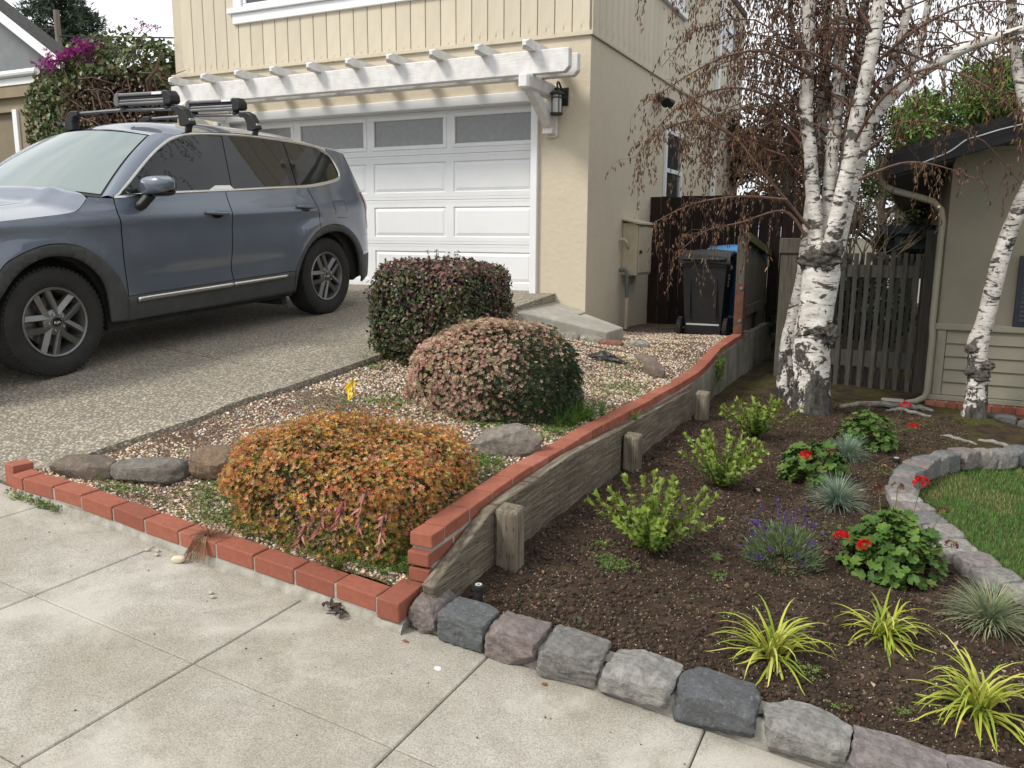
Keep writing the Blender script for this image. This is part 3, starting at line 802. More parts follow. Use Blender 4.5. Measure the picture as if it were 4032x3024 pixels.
for i in range(10):
    x0, x1 = JX[i]+.0042, JX[i+1]-.0042; h = .070; y0 = 2.488+random.uniform(-.003,.003); t = random.uniform(-.002,.002)
    za, zb_ = JZ[i]+t, JZ[i+1]+t+random.uniform(-.003,.003)
    shaped_brick([(x0,y0,za-h),(x1,y0,zb_-h),(x1,y0+.105,zb_-h),(x0,y0+.105,za-h),(x0,y0,za),(x1,y0,zb_),(x1,y0+.105,zb_),(x0,y0+.105,za)], BE)
shaped_brick([(-1.772,2.478,.035),(-1.668,2.478,.03),(-1.668,2.695,.045),(-1.772,2.695,.045),(-1.772,2.478,.118),(-1.668,2.478,.112),(-1.668,2.695,.125),(-1.772,2.695,.13)], BE)
shaped_brick([(-4.00,2.50,.20),(-3.905,2.49,.245),(-3.905,2.60,.25),(-4.00,2.61,.205),(-4.00,2.50,.312),(-3.905,2.49,.307),(-3.905,2.60,.31),(-4.00,2.61,.315)], BE)
shaped_brick([(-4.17,2.57,.21),(-4.07,2.55,.21),(-4.05,2.65,.21),(-4.15,2.67,.21),(-4.16,2.57,.335),(-4.06,2.55,.335),(-4.04,2.65,.335),(-4.14,2.67,.335)], BE)

# ------------------------------------------------------------------ brick capped wall along the bed
BW = empty('brick_wall', (-1.69, 5.5, .1), 'low brick capped wall climbing beside the gravel bed to the fence post', 'brick wall')
TOPZ = [(2.6,.326),(2.8,.332),(3.0,.344),(3.22,.356),(3.43,.366),(3.65,.374),(4.1,.368),(4.6,.372),(5.2,.36),(5.7,.348),(6.8,.331),(7.27,.333),(7.7,.367),(8.23,.443),(8.8,.462),(9.5,.474)]
YJ = [2.67, 2.785]
while YJ[-1] < 9.35: YJ.append(YJ[-1]+.2165)
tz = lambda y: float(lerp_tab(y, TOPZ))
m = MB()
for i in range(len(YJ)-1):
    y0, y1 = YJ[i]+(.02 if i == 0 else 0), YJ[i+1]
    m.add([(-1.735,y0,.0),(-1.643,y0,.0),(-1.643,y1,.0),(-1.735,y1,.0),(-1.735,y0,tz(y0)-.006),(-1.643,y0,tz(y0)-.006),(-1.643,y1,tz(y1)-.006),(-1.735,y1,tz(y1)-.006)],
          [(0,3,2,1),(4,5,6,7),(0,1,5,4),(1,2,6,5),(2,3,7,6),(3,0,4,7)])
m.build('mortar', MT['mortar'], BW)
for i in range(len(YJ)-1):
    y0, y1 = YJ[i]+.0048, YJ[i+1]-.0048; h = .058; dx = random.uniform(0,.004); dz = random.uniform(-.0025,.0025)
    xa, xb = -1.745+dx, -1.64+dx; a, c = tz(y0)+dz, tz(y1)+dz
    shaped_brick([(xa,y0,a-h),(xb,y0,a-h),(xb,y1,c-h),(xa,y1,c-h),(xa,y0,a),(xb,y0,a),(xb,y1,c),(xa,y1,c)], BW)
y = 2.655
while y < 7.0:
    L = .2; y0, y1 = y, y+L; a, c = tz(y0)-.072, tz(y1)-.072; h = .058
    shaped_brick([(-1.742,y0,a-h),(-1.641,y0,a-h),(-1.641,y1,c-h),(-1.742,y1,c-h),(-1.742,y0,a),(-1.641,y0,a),(-1.641,y1,c),(-1.742,y1,c)], BW)
    y += .211
y = 2.66
for k in range(4):
    y0, y1 = y, y+.2; a = tz(2.7)-.144
    shaped_brick([(-1.74,y0,a-.058),(-1.641,y0,a-.058),(-1.641,y1,a-.058),(-1.74,y1,a-.058),(-1.74,y0,a),(-1.641,y0,a),(-1.641,y1,a),(-1.74,y1,a)], BW); y += .211

# concrete retaining wall under the far end
m = MB(); L = [7.0, 7.3, 7.7, 8.0, 8.25, 8.8, 9.4]
for a, c in zip(L[:-1], L[1:]):
    m.add([(-1.74,a,-.25),(-1.615,a,-.25),(-1.615,c,-.25),(-1.74,c,-.25),(-1.74,a,tz(a)-.062),(-1.622,a,tz(a)-.062),(-1.622,c,tz(c)-.062),(-1.74,c,tz(c)-.062)],
          [(0,3,2,1),(4,5,6,7),(0,1,5,4),(1,2,6,5),(2,3,7,6),(3,0,4,7)])
m.box((-1.74, 9.4, -.25), (-1.60, 11.3, .455))
tag(m.build('concrete_wall', MT['wallconc'], None, loc=(-1.68, 8.5, 0)), 'stained grey concrete retaining wall below the brick cap near the birch', 'wall')

# ------------------------------------------------------------------ timber retaining boards and posts
def timber_mat(name, c1, c2, c3, dirn):
    b = NB(name)
    st = {'y': (6, .5, 9), 'z': (7, 7, .45)}[dirn]
    st2 = {'y': (1, 14, 60), 'z': (60, 60, 14)}[dirn]
    g = b.noise(7, 8, .68, b.co(st)); c = b.ramp(g, [(.30, c1), (.5, c2), (.68, c3)])
    c = b.mix(b.ramp(b.noise(2.4, 4, .6), [(.48, 0.), (.74, .40)]), c, (.07,.055,.036))
    d = b.voro(1.0, b.co(st2), rnd=.35)
    inc = b.ramp(d, [(.14, 1.), (.22, 0.)])
    c = b.mix(b.math('MULTIPLY', inc, .55), c, tuple(v*.4 for v in c1))
    nb = b.bump(g, .9, .012); nb = b.bump(b.math('MULTIPLY', inc, -1.), .5, .006, nb)
    return b.set(c, .92, nb, 0, .2)
MT['timber'] = timber_mat('weathered_timber', (.082,.066,.046), (.165,.138,.102), (.30,.262,.205), 'y')
MT['timberz'] = timber_mat('weathered_post_timber', (.10,.082,.058), (.20,.17,.128), (.34,.30,.24), 'z')
TB = empty('timber_retaining_wall', (-1.6, 4.5, -.05), 'weathered grey timber boards held by short posts below the brick wall', 'retaining wall')
def plank(poly, x0, x1):
    m = MB(); m.prism(poly, x1-x0, 'yz', x0); return m
plank([(2.575,-.06),(2.60,.115),(2.585,.158),(3.09,.318),(3.33,.332),(4.0,.347),(4.9,.312),(4.9,-.10)], -1.634, -1.575).build('plank', MT['timber'], TB, bevel=.008)
plank([(4.91,-.12),(4.91,.308),(6.0,.275),(6.87,.246),(6.87,-.15)], -1.637, -1.588).build('plank', MT['timber'], TB, bevel=.008)
for (y, w, h, zb_) in ((3.10, .105, .325, -.05), (4.92, .105, .268, -.08), (6.88, .11, .222, -.12)):
    m = MB(); n = 4
    x0, x1, y0, y1 = -1.573, -1.573+w, y, y+w
    for a, c, zt in ((x0, y0, h), (0, 0, 0)): pass
    m.add([(x0,y0,zb_),(x1,y0,zb_),(x1,y1,zb_),(x0,y1,zb_),(x0,y0,h-.004),(x1,y0,h-.012),(x1,y1,h),(x0,y1,h+.006)],
          [(0,3,2,1),(4,5,6,7),(0,1,5,4),(1,2,6,5),(2,3,7,6),(3,0,4,7)])
    m.build('post', MT['timberz'], TB, bevel=.014)

# ------------------------------------------------------------------ rocks
def stone_mat():
    b = NB('quarry_stone'); a = b.attr()
    c = b.mix(b.ramp(b.noise(5, 6, .65), [(.36, .0), (.66, .55)]), a, tuple([.5, .48, .45]), 'SOFT_LIGHT')
    c = b.mix(b.ramp(b.noise(26, 6, .7), [(.40, .55), (.60, 0.)]), c, (.075,.07,.066))
    c = b.mix(b.ramp(b.noise(75, 4, .7), [(.56, 0.), (.70, .35)]), c, (.46,.43,.39))
    c = b.mix(b.ramp(b.noise(14, 6, .7), [(.62, 0.), (.72, .45)]), c, (.42,.38,.33))
    nb = b.bump(b.noise(13, 8, .72, dist=.6), .9, .03); nb = b.bump(b.noise(120, 5, .7), .5, .005, nb)
    return b.set(c, .85, nb, 0, .3)
MT['stone'] = stone_mat()
def rock_shape(size, seed, p=5., rough=.06, cuts=9, chip=.05, nch=9, hlo=.86):
    bm = bmesh.new(); bmesh.ops.create_cube(bm, size=2)
    bmesh.ops.subdivide_edges(bm, edges=bm.edges[:], cuts=cuts, use_grid_fill=True)
    V = np.array([v.co[:] for v in bm.verts]); F = [tuple(v.index for v in f.verts) for f in bm.faces]; bm.free()
    n = (np.abs(V)**p).sum(1)**(1/p); V = V/n[:, None]
    r = np.random.default_rng(seed)
    # bend and skew the block so that no two outlines agree
    V = V*(1+.10*(r.random(3)-.5))[None]; V[:, 0] += .10*r.uniform(-1,1)*V[:, 2]; V[:, 2] += .09*r.uniform(-1,1)*V[:, 0]+.07*r.uniform(-1,1)*V[:, 0]**2
    for k in range(nch):
        d = r.standard_normal(3); d /= np.linalg.norm(d); h = r.uniform(hlo, 1.12)
        s = V@d - h*np.abs(d).sum()*.80
        V = V - np.where(s > 0, s, 0)[:, None]*d[None]*.95
    nn = V/np.linalg.norm(V, axis=1, keepdims=True)
    V = V + nn*(rough*vnoise(V+seed*3.7, 1.6, seed, 3)+chip*.6*vnoise(V+seed, 5., seed+3, 3))[:, None]
    return V*np.array(size)[None], F
def rock(name, c, size, seed, col, rot=0., tilt=0., parent=None, p=5., rough=.06, chip=.05, label=None, cat='rock', group=None, cuts=9, mat='stone', smooth=True, nch=9, hlo=.86):
    V, F = rock_shape(size, seed, p, rough, cuts, chip, nch, hlo)
    R = (Matrix.Rotation(rot, 3, 'Z') @ Matrix.Rotation(tilt, 3, 'Y'))
    V = V@np.array(R).T + np.array(c)
    o = np_mesh(name, V, F, MT[mat], parent, smooth, np.tile(np.array(col), (len(V), 1)), loc=tuple(c))
    if smooth:
        bm = bmesh.new(); bm.from_mesh(o.data)
        for e in bm.edges:
            if len(e.link_faces) == 2 and e.calc_face_angle(0) > radians(17): e.smooth = False
        bm.to_mesh(o.data); bm.free()
    if parent is None: tag(o, label, cat, group)
    return o
SB = empty('stone_border', (-.6, 2.62, -.15), 'rough quarried stone blocks set in mortar between sidewalk and soil bed', 'stone border')
SX = [-1.665,-1.535,-1.325,-1.115,-.875,-.615,-.33,-.055,.22,.47,.76,1.02,1.30,1.58,1.86]
SCOL = [(.25,.21,.195),(.135,.15,.155),(.26,.215,.205),(.235,.23,.215),(.33,.32,.30),(.115,.125,.135),(.31,.305,.285),(.28,.245,.24),(.29,.255,.25),(.2,.2,.2),(.12,.13,.14),(.24,.22,.2),(.2,.18,.18),(.25,.24,.23)]
m = MB()
for i in range(len(SX)-1):
    x0, x1 = SX[i], SX[i+1]
    m.add([(x0,2.553,zs(x0)-.06),(x1,2.553,zs(x1)-.06),(x1,2.70,zs(x1)-.06),(x0,2.70,zs(x0)-.06),(x0,2.57,zs(x0)+.075),(x1,2.57,zs(x1)+.075),(x1,2.69,zs(x1)+.09),(x0,2.69,zs(x0)+.09)],
          [(0,3,2,1),(4,5,6,7),(0,1,5,4),(1,2,6,5),(2,3,7,6),(3,0,4,7)])
mo = m.build('mortar', MT['mortar'], SB)
for i in range(len(SX)-1):
    x0, x1 = SX[i]+.004, SX[i+1]-.004; xc = (x0+x1)/2; h = [.105,.10,.108,.108,.108,.115,.11,.11,.11,.11,.11,.11,.11,.11][i]
    zc = zs(xc)+.014+h/2-.005
    rock('stone', (xc, 2.617, zc), ((x1-x0)/2*1.0, .094, h/2*1.15), 31+i, SCOL[i], random.uniform(-.03,.05), .095+random.uniform(-.03,.03), SB, 20., .035, .13, cuts=17, nch=14, hlo=.84)

# ------------------------------------------------------------------ lawn with its stone ring
LC = [(1.9,3.66),(1.3,3.85),(.9,3.98),(.57,4.12),(.44,4.18),(.33,4.45),(.23,4.68),(.13,4.98),(.04,5.18),(-.01,5.46),(.03,5.84),(.10,6.2),(.25,6.6),(.47,6.9),(.70,7.1),(.95,7.36),(1.35,7.6),(1.9,7.7)]
def resample(P, step):
    P = np.array(P, float); d = np.r_[0, np.cumsum(np.linalg.norm(np.diff(P, axis=0), axis=1))]
    n = int(d[-1]/step); t = np.linspace(0, d[-1], n+1)
    return np.stack([np.interp(t, d, P[:, k]) for k in range(P.shape[1])], 1)
LR = empty('lawn_stone_ring', (.2, 5.2, -.1), 'curved ring of grey stone blocks around the lawn', 'stone border')
RP = resample(LC, .185)
gc = [(.28,.27,.255),(.20,.20,.205),(.33,.31,.285),(.25,.215,.205),(.38,.365,.34),(.17,.18,.185),(.29,.255,.245)]
for i in range(len(RP)-1):
    a, c = RP[i], RP[i+1]; mid = (a+c)/2; d = c-a; ang = atan2(d[1], d[0]); L = np.linalg.norm(d)
    nrm = np.array([-d[1], d[0]])/L
    mid = mid-nrm*.055 if True else mid
    z = float(zsoil(mid[0], mid[1]))
    rock('stone', (mid[0], mid[1], z+.0+random.uniform(-.012,.012)), (L/2*.98, .085+random.uniform(-.01,.01), .072), 90+i, gc[(i*5+i//3) % 7], ang+random.uniform(-.06,.06), random.uniform(-.04,.04), LR, 12., .05, .11, cuts=10)
m = MB()
for i in range(len(RP)-1):
    a, c = RP[i], RP[i+1]; d = c-a; L = np.linalg.norm(d); nrm = np.array([-d[1], d[0]])/L
    for s0, s1, zz in ((-.10, -.01, -.03),):
        p = [a+nrm*s0, c+nrm*s0, c+nrm*s1, a+nrm*s1]; z = float(zsoil(*a))
        m.add([(q[0], q[1], z-.14) for q in p]+[(q[0], q[1], z+zz) for q in p], [(0,3,2,1),(4,5,6,7),(0,1,5,4),(1,2,6,5),(2,3,7,6),(3,0,4,7)])
m.build('bedding_mortar', MT['mortar'], LR)
def inside(P, poly):
    x, y = P[:, 0], P[:, 1]; r = np.zeros(len(P), bool); n = len(poly); j = n-1
    for i in range(n):
        xi, yi = poly[i]; xj, yj = poly[j]
        c = ((yi > y) != (yj > y)) & (x < (xj-xi)*(y-yi)/(yj-yi+1e-12)+xi); r ^= c; j = i
    return r
LPOLY = [tuple(p) for p in RP]+[(4.5, 7.7), (4.5, 3.6)]
# sink the soil under the lawn
so_ = bpy.data.objects['soil_bed'].data
co = np.empty(len(so_.vertices)*3, dtype=np.float32); so_.vertices.foreach_get('co', co); co = co.reshape(-1, 3)
ins = inside(co[:, :2]-np.array([[.06, 0]]), LPOLY); co[ins, 2] -= .22; so_.vertices.foreach_set('co', co.ravel()); so_.update()
MT['lawn'] = M('lawn_base', (.035,.055,.012), (.085,.085,.03), 5, .95, .5, 90)
poly = [tuple(p) for p in RP]+[(4.5, 7.7), (4.5, 3.6)]
lz = lambda x, y: float(zsoil(min(x, 1.6), y))-.075
m = MB(); m.add([(p[0], p[1], lz(*p)) for p in poly], [tuple(range(len(poly)))])
me = m.build('lawn', MT['lawn']); tag(me, kind='structure')
bm = bmesh.new(); bm.from_mesh(me.data); bmesh.ops.triangulate(bm, faces=bm.faces); bm.to_mesh(me.data); bm.free()
for pl_ in me.data.polygons:
    pass
n = 60000
P = np.stack([-.05+1.75*rng.random(n)**1.15, 3.75+4.0*rng.random(n)], 1); P = P[inside(P-np.array([[.07, .0]]), LPOLY)]
Z = np.array([lz(x, y) for x, y in P]); n = len(P)
BV = [(-.5,0,0),(.5,0,0),(.32,.12,.6),(-.32,.12,.6),(0,.4,1.0)]
BFt = [(0,1,2),(0,2,3),(3,2,4)]
S = np.stack([rng.uniform(.003,.005,n), rng.uniform(.03,.05,n), rng.uniform(.020,.038,n)], 1)
patch = vnoise(P, 2.2, 4, 3)
c = pal(n, [(.075,.18,.03),(.11,.23,.04),(.06,.15,.025),(.17,.22,.06),(.26,.25,.11)], [4,4,3,1.5,1], .18)
yel = (patch > .12) & (rng.random(n) < .55); c[yel] = pal(yel.sum(), [(.24,.25,.085),(.32,.29,.15),(.18,.21,.06)], None, .15)
tag(scatter('lawn_grass', BV, BFt, np.c_[P, Z-.003], rotz(rng.uniform(0, 6.28, n)), S, MT['grass'], None, c), 'short green lawn grass with yellowed patches inside the stone ring', 'grass', None, 'stuff')
# low grey edging stones by the olive house
for i in range(5):
    x = .86+i*.24; y = 8.52-.06*i-.02*i*i
    rock('edging_stone', (x, y, float(zsoil(x, y))+.03), (.125, .08, .05), 300+i, (.13,.135,.135), -.35, .02, None, 4., label='low dark grey edging stone beside the leaning birch', cat='stone', group='edging stones below the brick ledge')

# boulders and other rocks in the gravel bed
def bz(x, y): return float(zbd(np.array([x]), np.array([y]))[0])
rock('boulder', (-3.80, 2.78, bz(-3.8, 2.78)+.03), (.185, .085, .075), 401, (.20,.155,.12), .35, .05, None, 3.0, .12, .06, 'low brown boulder with pale lichen next to the end brick', 'boulder', nch=22, hlo=.66, cuts=12)
rock('boulder', (-3.47, 2.89, bz(-3.47, 2.89)+.035), (.21, .095, .08), 402, (.215,.195,.17), .28, -.06, None, 3.0, .1, .05, 'long grey brown boulder lying between two shorter ones', 'boulder', nch=22, hlo=.68, cuts=12)
rock('boulder', (-3.17, 3.06, bz(-3.17, 3.06)+.05), (.145, .11, .085), 403, (.245,.165,.105), .2, .04, None, 3.0, .12, .08, 'tan brown blocky boulder beside the orange bush', 'boulder', nch=24, hlo=.64, cuts=12)
rock('boulder', (-2.98, 3.22, bz(-2.98, 3.22)+.04), (.09, .08, .08), 404, (.22,.17,.13), .9, .1, None, 3.0, .1, .06, 'small rounded boulder half hidden behind the orange bush', 'boulder')
rock('rock', (-1.93, 3.93, bz(-1.93, 3.93)+.05), (.20, .10, .10), 405, (.27,.235,.20), .45, -.10, None, 3.4, .16, .12, 'jagged pitted grey rock between the two lower bushes', 'rock', nch=24, hlo=.62, cuts=14)
rock('rock', (-2.16, 7.4, bz(-2.16, 7.4)+.01), (.26, .07, .045), 406, (.25,.19,.15), -1.0, .02, None, 3., .1, .08, 'long flat buff rock leading down from the step', 'rock')
rock('rock', (-1.93, 6.85, bz(-1.93, 6.85)+.03), (.15, .075, .06), 407, (.19,.14,.11), -.9, .1, None, 3., .1, .08, 'reddish brown pointed rock beside the brick cap', 'rock')
rock('rock', (-2.45, 8.1, bz(-2.45, 8.1)+.02), (.11, .07, .05), 408, (.36,.34,.30), .3, .05, None, 2.8, .1, .08, 'pale speckled rock at the corner of the step', 'rock')
rock('rock', (-2.72, 8.02, bz(-2.72, 8.02)+.01), (.12, .08, .05), 409, (.30,.13,.08), .2, .05, None, 4., .06, .05, 'flat red brick fragment lying below the step', 'brick')
for i, (x, y) in enumerate([(-3.42, 7.86), (-3.17, 7.93), (-2.95, 8.0)]):
    rock('rock', (x, y, bz(x, y)+.015), (.13, .06, .055), 415+i, (.38,.36,.30), .2, 0, None, 3., .1, .08, 'rough pale rubble stone under the edge of the step', 'rock', 'rubble under the step')
MT['charred'] = M('charred_wood', (.03,.027,.025), (.20,.19,.18), 24, .95, .8, 40, lo=.5, hi=.7)
m = MB()
for k in range(7):
    a = random.uniform(-.4, .5); x0 = -2.37+random.uniform(-.10,.10); y0 = 6.85+random.uniform(-.06,.06); L = random.uniform(.08,.17); z = bz(x0, y0)+random.uniform(.0,.035)
    m.tube([(x0-L*cos(a), y0-L*sin(a), z), (x0, y0, z+.02), (x0+L*cos(a), y0+L*sin(a), z+random.uniform(-.01,.01))], [.016,.03,.012], 6)
tag(m.build('charred_wood', MT['charred'], None, loc=(-2.35, 6.85, .35)), 'heap of dark charred wood bits on the gravel', 'wood')

# ------------------------------------------------------------------ fences
def wood(name, c1, c2, c3, rnd=.15):
    b = NB(name); g = b.noise(6, 8, .65, b.co((9, 9, .6))); c = b.ramp(g, [(.3, c1), (.52, c2), (.72, c3)])
    v = b.math('ADD', b.math('MULTIPLY', b.rand(), 2*rnd), 1-rnd); cc = b.n('ShaderNodeCombineColor')
    for i in range(3): b.l(v, cc.inputs[i])
    c = b.mix(1., c, cc.outputs[0], 'MULTIPLY')
    return b.set(c, .85, b.bump(g, .5, .008), 0, .25)
MT['darkwood'] = wood('dark_stained_fence', (.012,.008,.007), (.024,.015,.012), (.042,.027,.022), .3)
MT['greywood'] = wood('grey_weathered_fence', (.065,.057,.045), (.11,.098,.078), (.165,.15,.122), .18)
MT['picket'] = wood('grey_picket_paint', (.06,.056,.049), (.09,.084,.073), (.125,.117,.102), .15)
MT['rust'] = M('rusty_steel', (.085,.034,.020), (.13,.058,.034), 18, .8, .3, 90)
DF = empty('plank_fence', (-2.2, 11.05, .35), 'tall dark stained plank fence behind the bins', 'fence')
x = -3.25; k = 0
while x < -1.25:
    w = .145+random.uniform(-.01,.012); h = 2.07+random.uniform(-.012,.012)
    MB().box((x+.003, 11.05+random.uniform(-.006,.006), .33), (x+w-.003, 11.075, h)).build('plank', MT['darkwood'], DF, bevel=.003, seg=1); x += w; k += 1
MB().box((-3.25, 11.085, .6), (-1.2, 11.13, .69)).build('rail', MT['darkwood'], DF); MB().box((-3.25, 11.085, 1.75), (-1.2, 11.13, 1.84)).build('rail', MT['darkwood'], DF)
GF = empty('side_fence', (-1.66, 10.1, .5), 'grey weathered board fence with mossy top rail behind the rusty steel plate', 'fence')
MB().box((-1.74, 9.33, .40), (-1.645, 9.42, 1.545)).build('post', MT['greywood'], GF, bevel=.006)
pt = MB().box((-1.735, 9.305, .45), (-1.638, 9.326, 1.03)).build('steel_plate', MT['rust'], GF, bevel=.003, seg=1)
MB().box((-1.643, 9.327, .45), (-1.634, 9.42, 1.03)).build('steel_plate', MT['rust'], GF, bevel=.003, seg=1)
for z in (.62, .98):
    MB().lathe([(.001,-.012),(.018,-.012),(.022,0)], (-1.668, 9.305, z), 'y', 8).build('bolt', MT['pipe'], pt)
for k in range(12):
    y0 = 9.44+k*.138; MB().box((-1.70, y0+.003, .47), (-1.675, y0+.135, 1.50-.02*k)).build('plank', MT['greywood'], GF, bevel=.003, seg=1)
MT['mossrail'] = M('mossy_rail', (.07,.06,.035), (.10,.105,.03), 9, .95, .4, 60)
m = MB(); m.add([(-1.70,9.425,1.50),(-1.62,9.425,1.50),(-1.62,11.03,1.30),(-1.70,11.03,1.30),(-1.70,9.425,1.59),(-1.62,9.425,1.585),(-1.62,11.03,1.385),(-1.70,11.03,1.39)],
    [(0,3,2,1),(4,5,6,7),(0,1,5,4),(1,2,6,5),(2,3,7,6),(3,0,4,7)]); m.build('rail', MT['mossrail'], GF)
MB().box((-1.672, 9.5, .66), (-1.63, 10.55, .77)).build('rail', MT['greywood'], GF, bevel=.004)
PF = empty('picket_fence', (-.45, 9.55, -.1), 'dark grey picket fence between the birch and the olive house', 'fence')
MB().box((-1.31, 9.58, -.15), (-1.06, 9.70, 1.36)).build('post', MT['greywood'], PF, bevel=.008)
MB().box((-1.33, 9.56, 1.362), (-1.03, 9.72, 1.53)).build('post_cap', MT['greywood'], PF, bevel=.01)
MB().box((.12, 9.50, -.15), (.27, 9.59, 1.62)).build('post', MT['picket'], PF, bevel=.006)
MB().box((-1.06, 9.50, 1.125), (.118, 9.54, 1.255)).build('rail', MT['picket'], PF, bevel=.004); MB().box((-1.06, 9.50, .17), (.118, 9.54, .345)).build('rail', MT['picket'], PF, bevel=.004)
for k in range(10):
    x = -1.02+k*.118; t = random.uniform(-.008,.008)
    MB().box((x, 9.475, -.075+t), (x+.046, 9.498, 1.385+t)).build('picket', MT['picket'], PF, bevel=.003, seg=1)
    MB().box((x+.06, 9.542, -.06+t), (x+.10, 9.565, 1.375-t)).build('picket', MT['picket'], PF, bevel=.003, seg=1)

# ------------------------------------------------------------------ wheeled bins
MT['binblack'] = M('black_bin_plastic', (.010,.0105,.011), (.018,.0185,.019), 9, .5, .12, 160)
MT['binblue'] = M('blue_bin_plastic', (.012,.075,.19), (.016,.095,.23), 6, .45, .1, 160)
MT['binlid'] = M('blue_lid_plastic', (.05,.21,.44), (.06,.24,.48), 6, .45)
MT['print'] = M('pale_print', (.45,.46,.46), None)
def bin_(loc, rz, mat, lid, label):
    B = empty('wheeled_bin', loc, label, 'bin'); B.rotation_euler = (0, 0, rz)
    bb = BASE[B.name]
    def K(m, name, mt, parent=None, **k):
        m.V = [tuple(np.array(v)+bb) for v in m.V]; return m.build(name, mt, parent or B, **k)
    w0, w1, d0, d1, h = .205, .255, .22, .29, .92
    m = MB()
    def sec(t, z): w = w0+(w1-w0)*t; d = d0+(d1-d0)*t; return [(-w,-d,z),(w,-d,z),(w,d,z),(-w,d,z)]
    V = sec(0, .04)+sec(.5, .5)+sec(.93, h-.07)+sec(1.08, h-.07)+sec(1.1, h); F = [(3,2,1,0),(16,17,18,19)]
    for r in (0, 4, 8, 12):
        for q in range(4): F.append((r+q, r+(q+1)%4, r+4+(q+1)%4, r+4+q))
    m.add(V, F); body = K(m, 'body', mat, bevel=.018)
    m = MB(); m.add([(-.12,-.282,.30),(.12,-.282,.30),(.14,-.294,.80),(-.14,-.294,.80),(-.12,-.24,.30),(.12,-.24,.30),(.14,-.25,.80),(-.14,-.25,.80)],
        [(0,3,2,1),(4,5,6,7),(0,1,5,4),(1,2,6,5),(2,3,7,6),(3,0,4,7)])
    # recessed-looking back panel rib frame
    m = MB(); m.box((-.15,-.282,.80), (.15,-.262,.83)); m.box((-.16,-.278,.25), (-.145,-.255,.80)); m.box((.145,-.278,.25), (.16,-.255,.80)); K(m, 'rib', mat, body, bevel=.005, seg=1)
    m = MB(); prof = [(-.34,.935),(-.33,.985),(-.26,1.02),(0,1.05),(.26,1.02),(.335,.975),(.34,.93)]
    V = [(x, y, z-(.0 if abs(x) < .2 else .018)) for y, z in prof for x in (-.295,-.25,-.1,.1,.25,.295)]
    F = [(i*6+j, i*6+j+1, i*6+j+7, i*6+j+6) for i in range(6) for j in range(5)]; n = len(V)
    V += [(x, y, z-.03) for x, y, z in V]; F += [tuple(reversed([q+n for q in f])) for f in F]
    per = [0,1,2,3,4,5]+[i*6+5 for i in range(1,7)]+[40,39,38,37,36]+[i*6 for i in range(5,0,-1)]
    for q in range(len(per)): F.append((per[(q+1)%len(per)], per[q], per[q]+n, per[(q+1)%len(per)]+n))
    m.add(V, F); K(m, 'lid', lid, smooth=True)
    m = MB(); m.tube([(-.24,-.35,.94),(.24,-.35,.94)], .016, 8); m.box((-.25,-.35,.925), (-.2,-.27,.955)); m.box((.2,-.35,.925), (.25,-.27,.955)); K(m, 'handle', mat, bevel=.004, seg=1)
    m = MB(); m.tube([(-.29,-.20,.13),(.29,-.20,.13)], .012, 8); K(m, 'axle', MT['pipe'])
    m = MB(); m.box((-.19,-.235,.17), (.19,-.21,.19)); K(m, 'foot_bar', MT['print'])
    for s in (-1, 1):
        m = MB(); x = s*.265
        m.lathe([(.03,-.03),(.10,-.03),(.128,-.022),(.13,0),(.128,.022),(.10,.03),(.03,.03)], (x, -.20, .13), 'x', 28)
        for q in range(28):
            t = 2*pi*q/28; R = Matrix.Rotation(t, 3, 'X'); m.box((x-.024,-.20-.007,.13+.125), (x+.024,-.20+.007,.13+.134), R, (x, -.20, .13))
        wh = K(m, 'wheel', MT['rubber'])
        m = MB(); m.lathe([(.001,-.034),(.05,-.034),(.05,.034),(.001,.034)], (x, -.20, .13), 'x', 16, False); K(m, 'hub', MT['binblack'], wh)
    # white stencilled print on the side
    m = MB()
    for r, (n_, z) in enumerate(((4, .74), (5, .70), (3, .66), (4, .62))):
        for q in range(n_): m.box((.2455+.004*(z-.62)/.12, -.10+q*.022, z), (.2520+.0045*(z-.62)/.12, -.086+q*.022, z+.026))
    K(m, 'print', MT['print'], body)
    return B
bin_((-2.16, 9.86, .345), 0.04, MT['binblack'], MT['binblack'], 'black wheeled bin with its wheels toward the sidewalk')
bin_((-1.95, 10.44, .40), -.05, MT['binblue'], MT['binlid'], 'blue wheeled bin standing behind the black one')

# ------------------------------------------------------------------ flag, sprinklers, litter
FL = empty('marker_flag', (-2.93, 3.92, .45), 'yellow plastic marker flag on a wire stake in the gravel', 'flag')
fz = bz(-2.93, 3.92)+.035
MB().tube([(-2.93,3.92,fz-.085),(-2.935,3.92,fz+.10),(-2.945,3.925,fz+.22)], .0022, 6).build('stake', MT['pipe'], FL)
MT['yellow'] = (lambda b: b.set((.72,.48,.012), .45, b.bump(b.noise(30, 3), .4, .01), 0, .4))(NB('yellow_plastic_film'))
u = np.linspace(0, 1, 9); V = []; F = []
KA, KL, KR, KB = np.array([.0102,.150]), np.array([-.046,.074]), np.array([.031,.055]), np.array([0, 0.])
def kite(a, c):
    q = KA*(1-a)*(1-c)+KR*a*(1-c)+KB*a*c+KL*(1-a)*c
    return (-2.955+q[0], 3.925+.014*sin(5*a)+.012*sin(4*c+a), fz+.075+q[1])
V = [kite(a, c) for a in u for c in u]
F = [(i*9+j, i*9+j+1, i*9+j+10, i*9+j+9) for i in range(8) for j in range(8)]
fo = np_mesh('flag', V, F, MT['yellow'], FL, True)
sm = fo.modifiers.new('thickness', 'SOLIDIFY'); sm.thickness = .0008
m = MB()
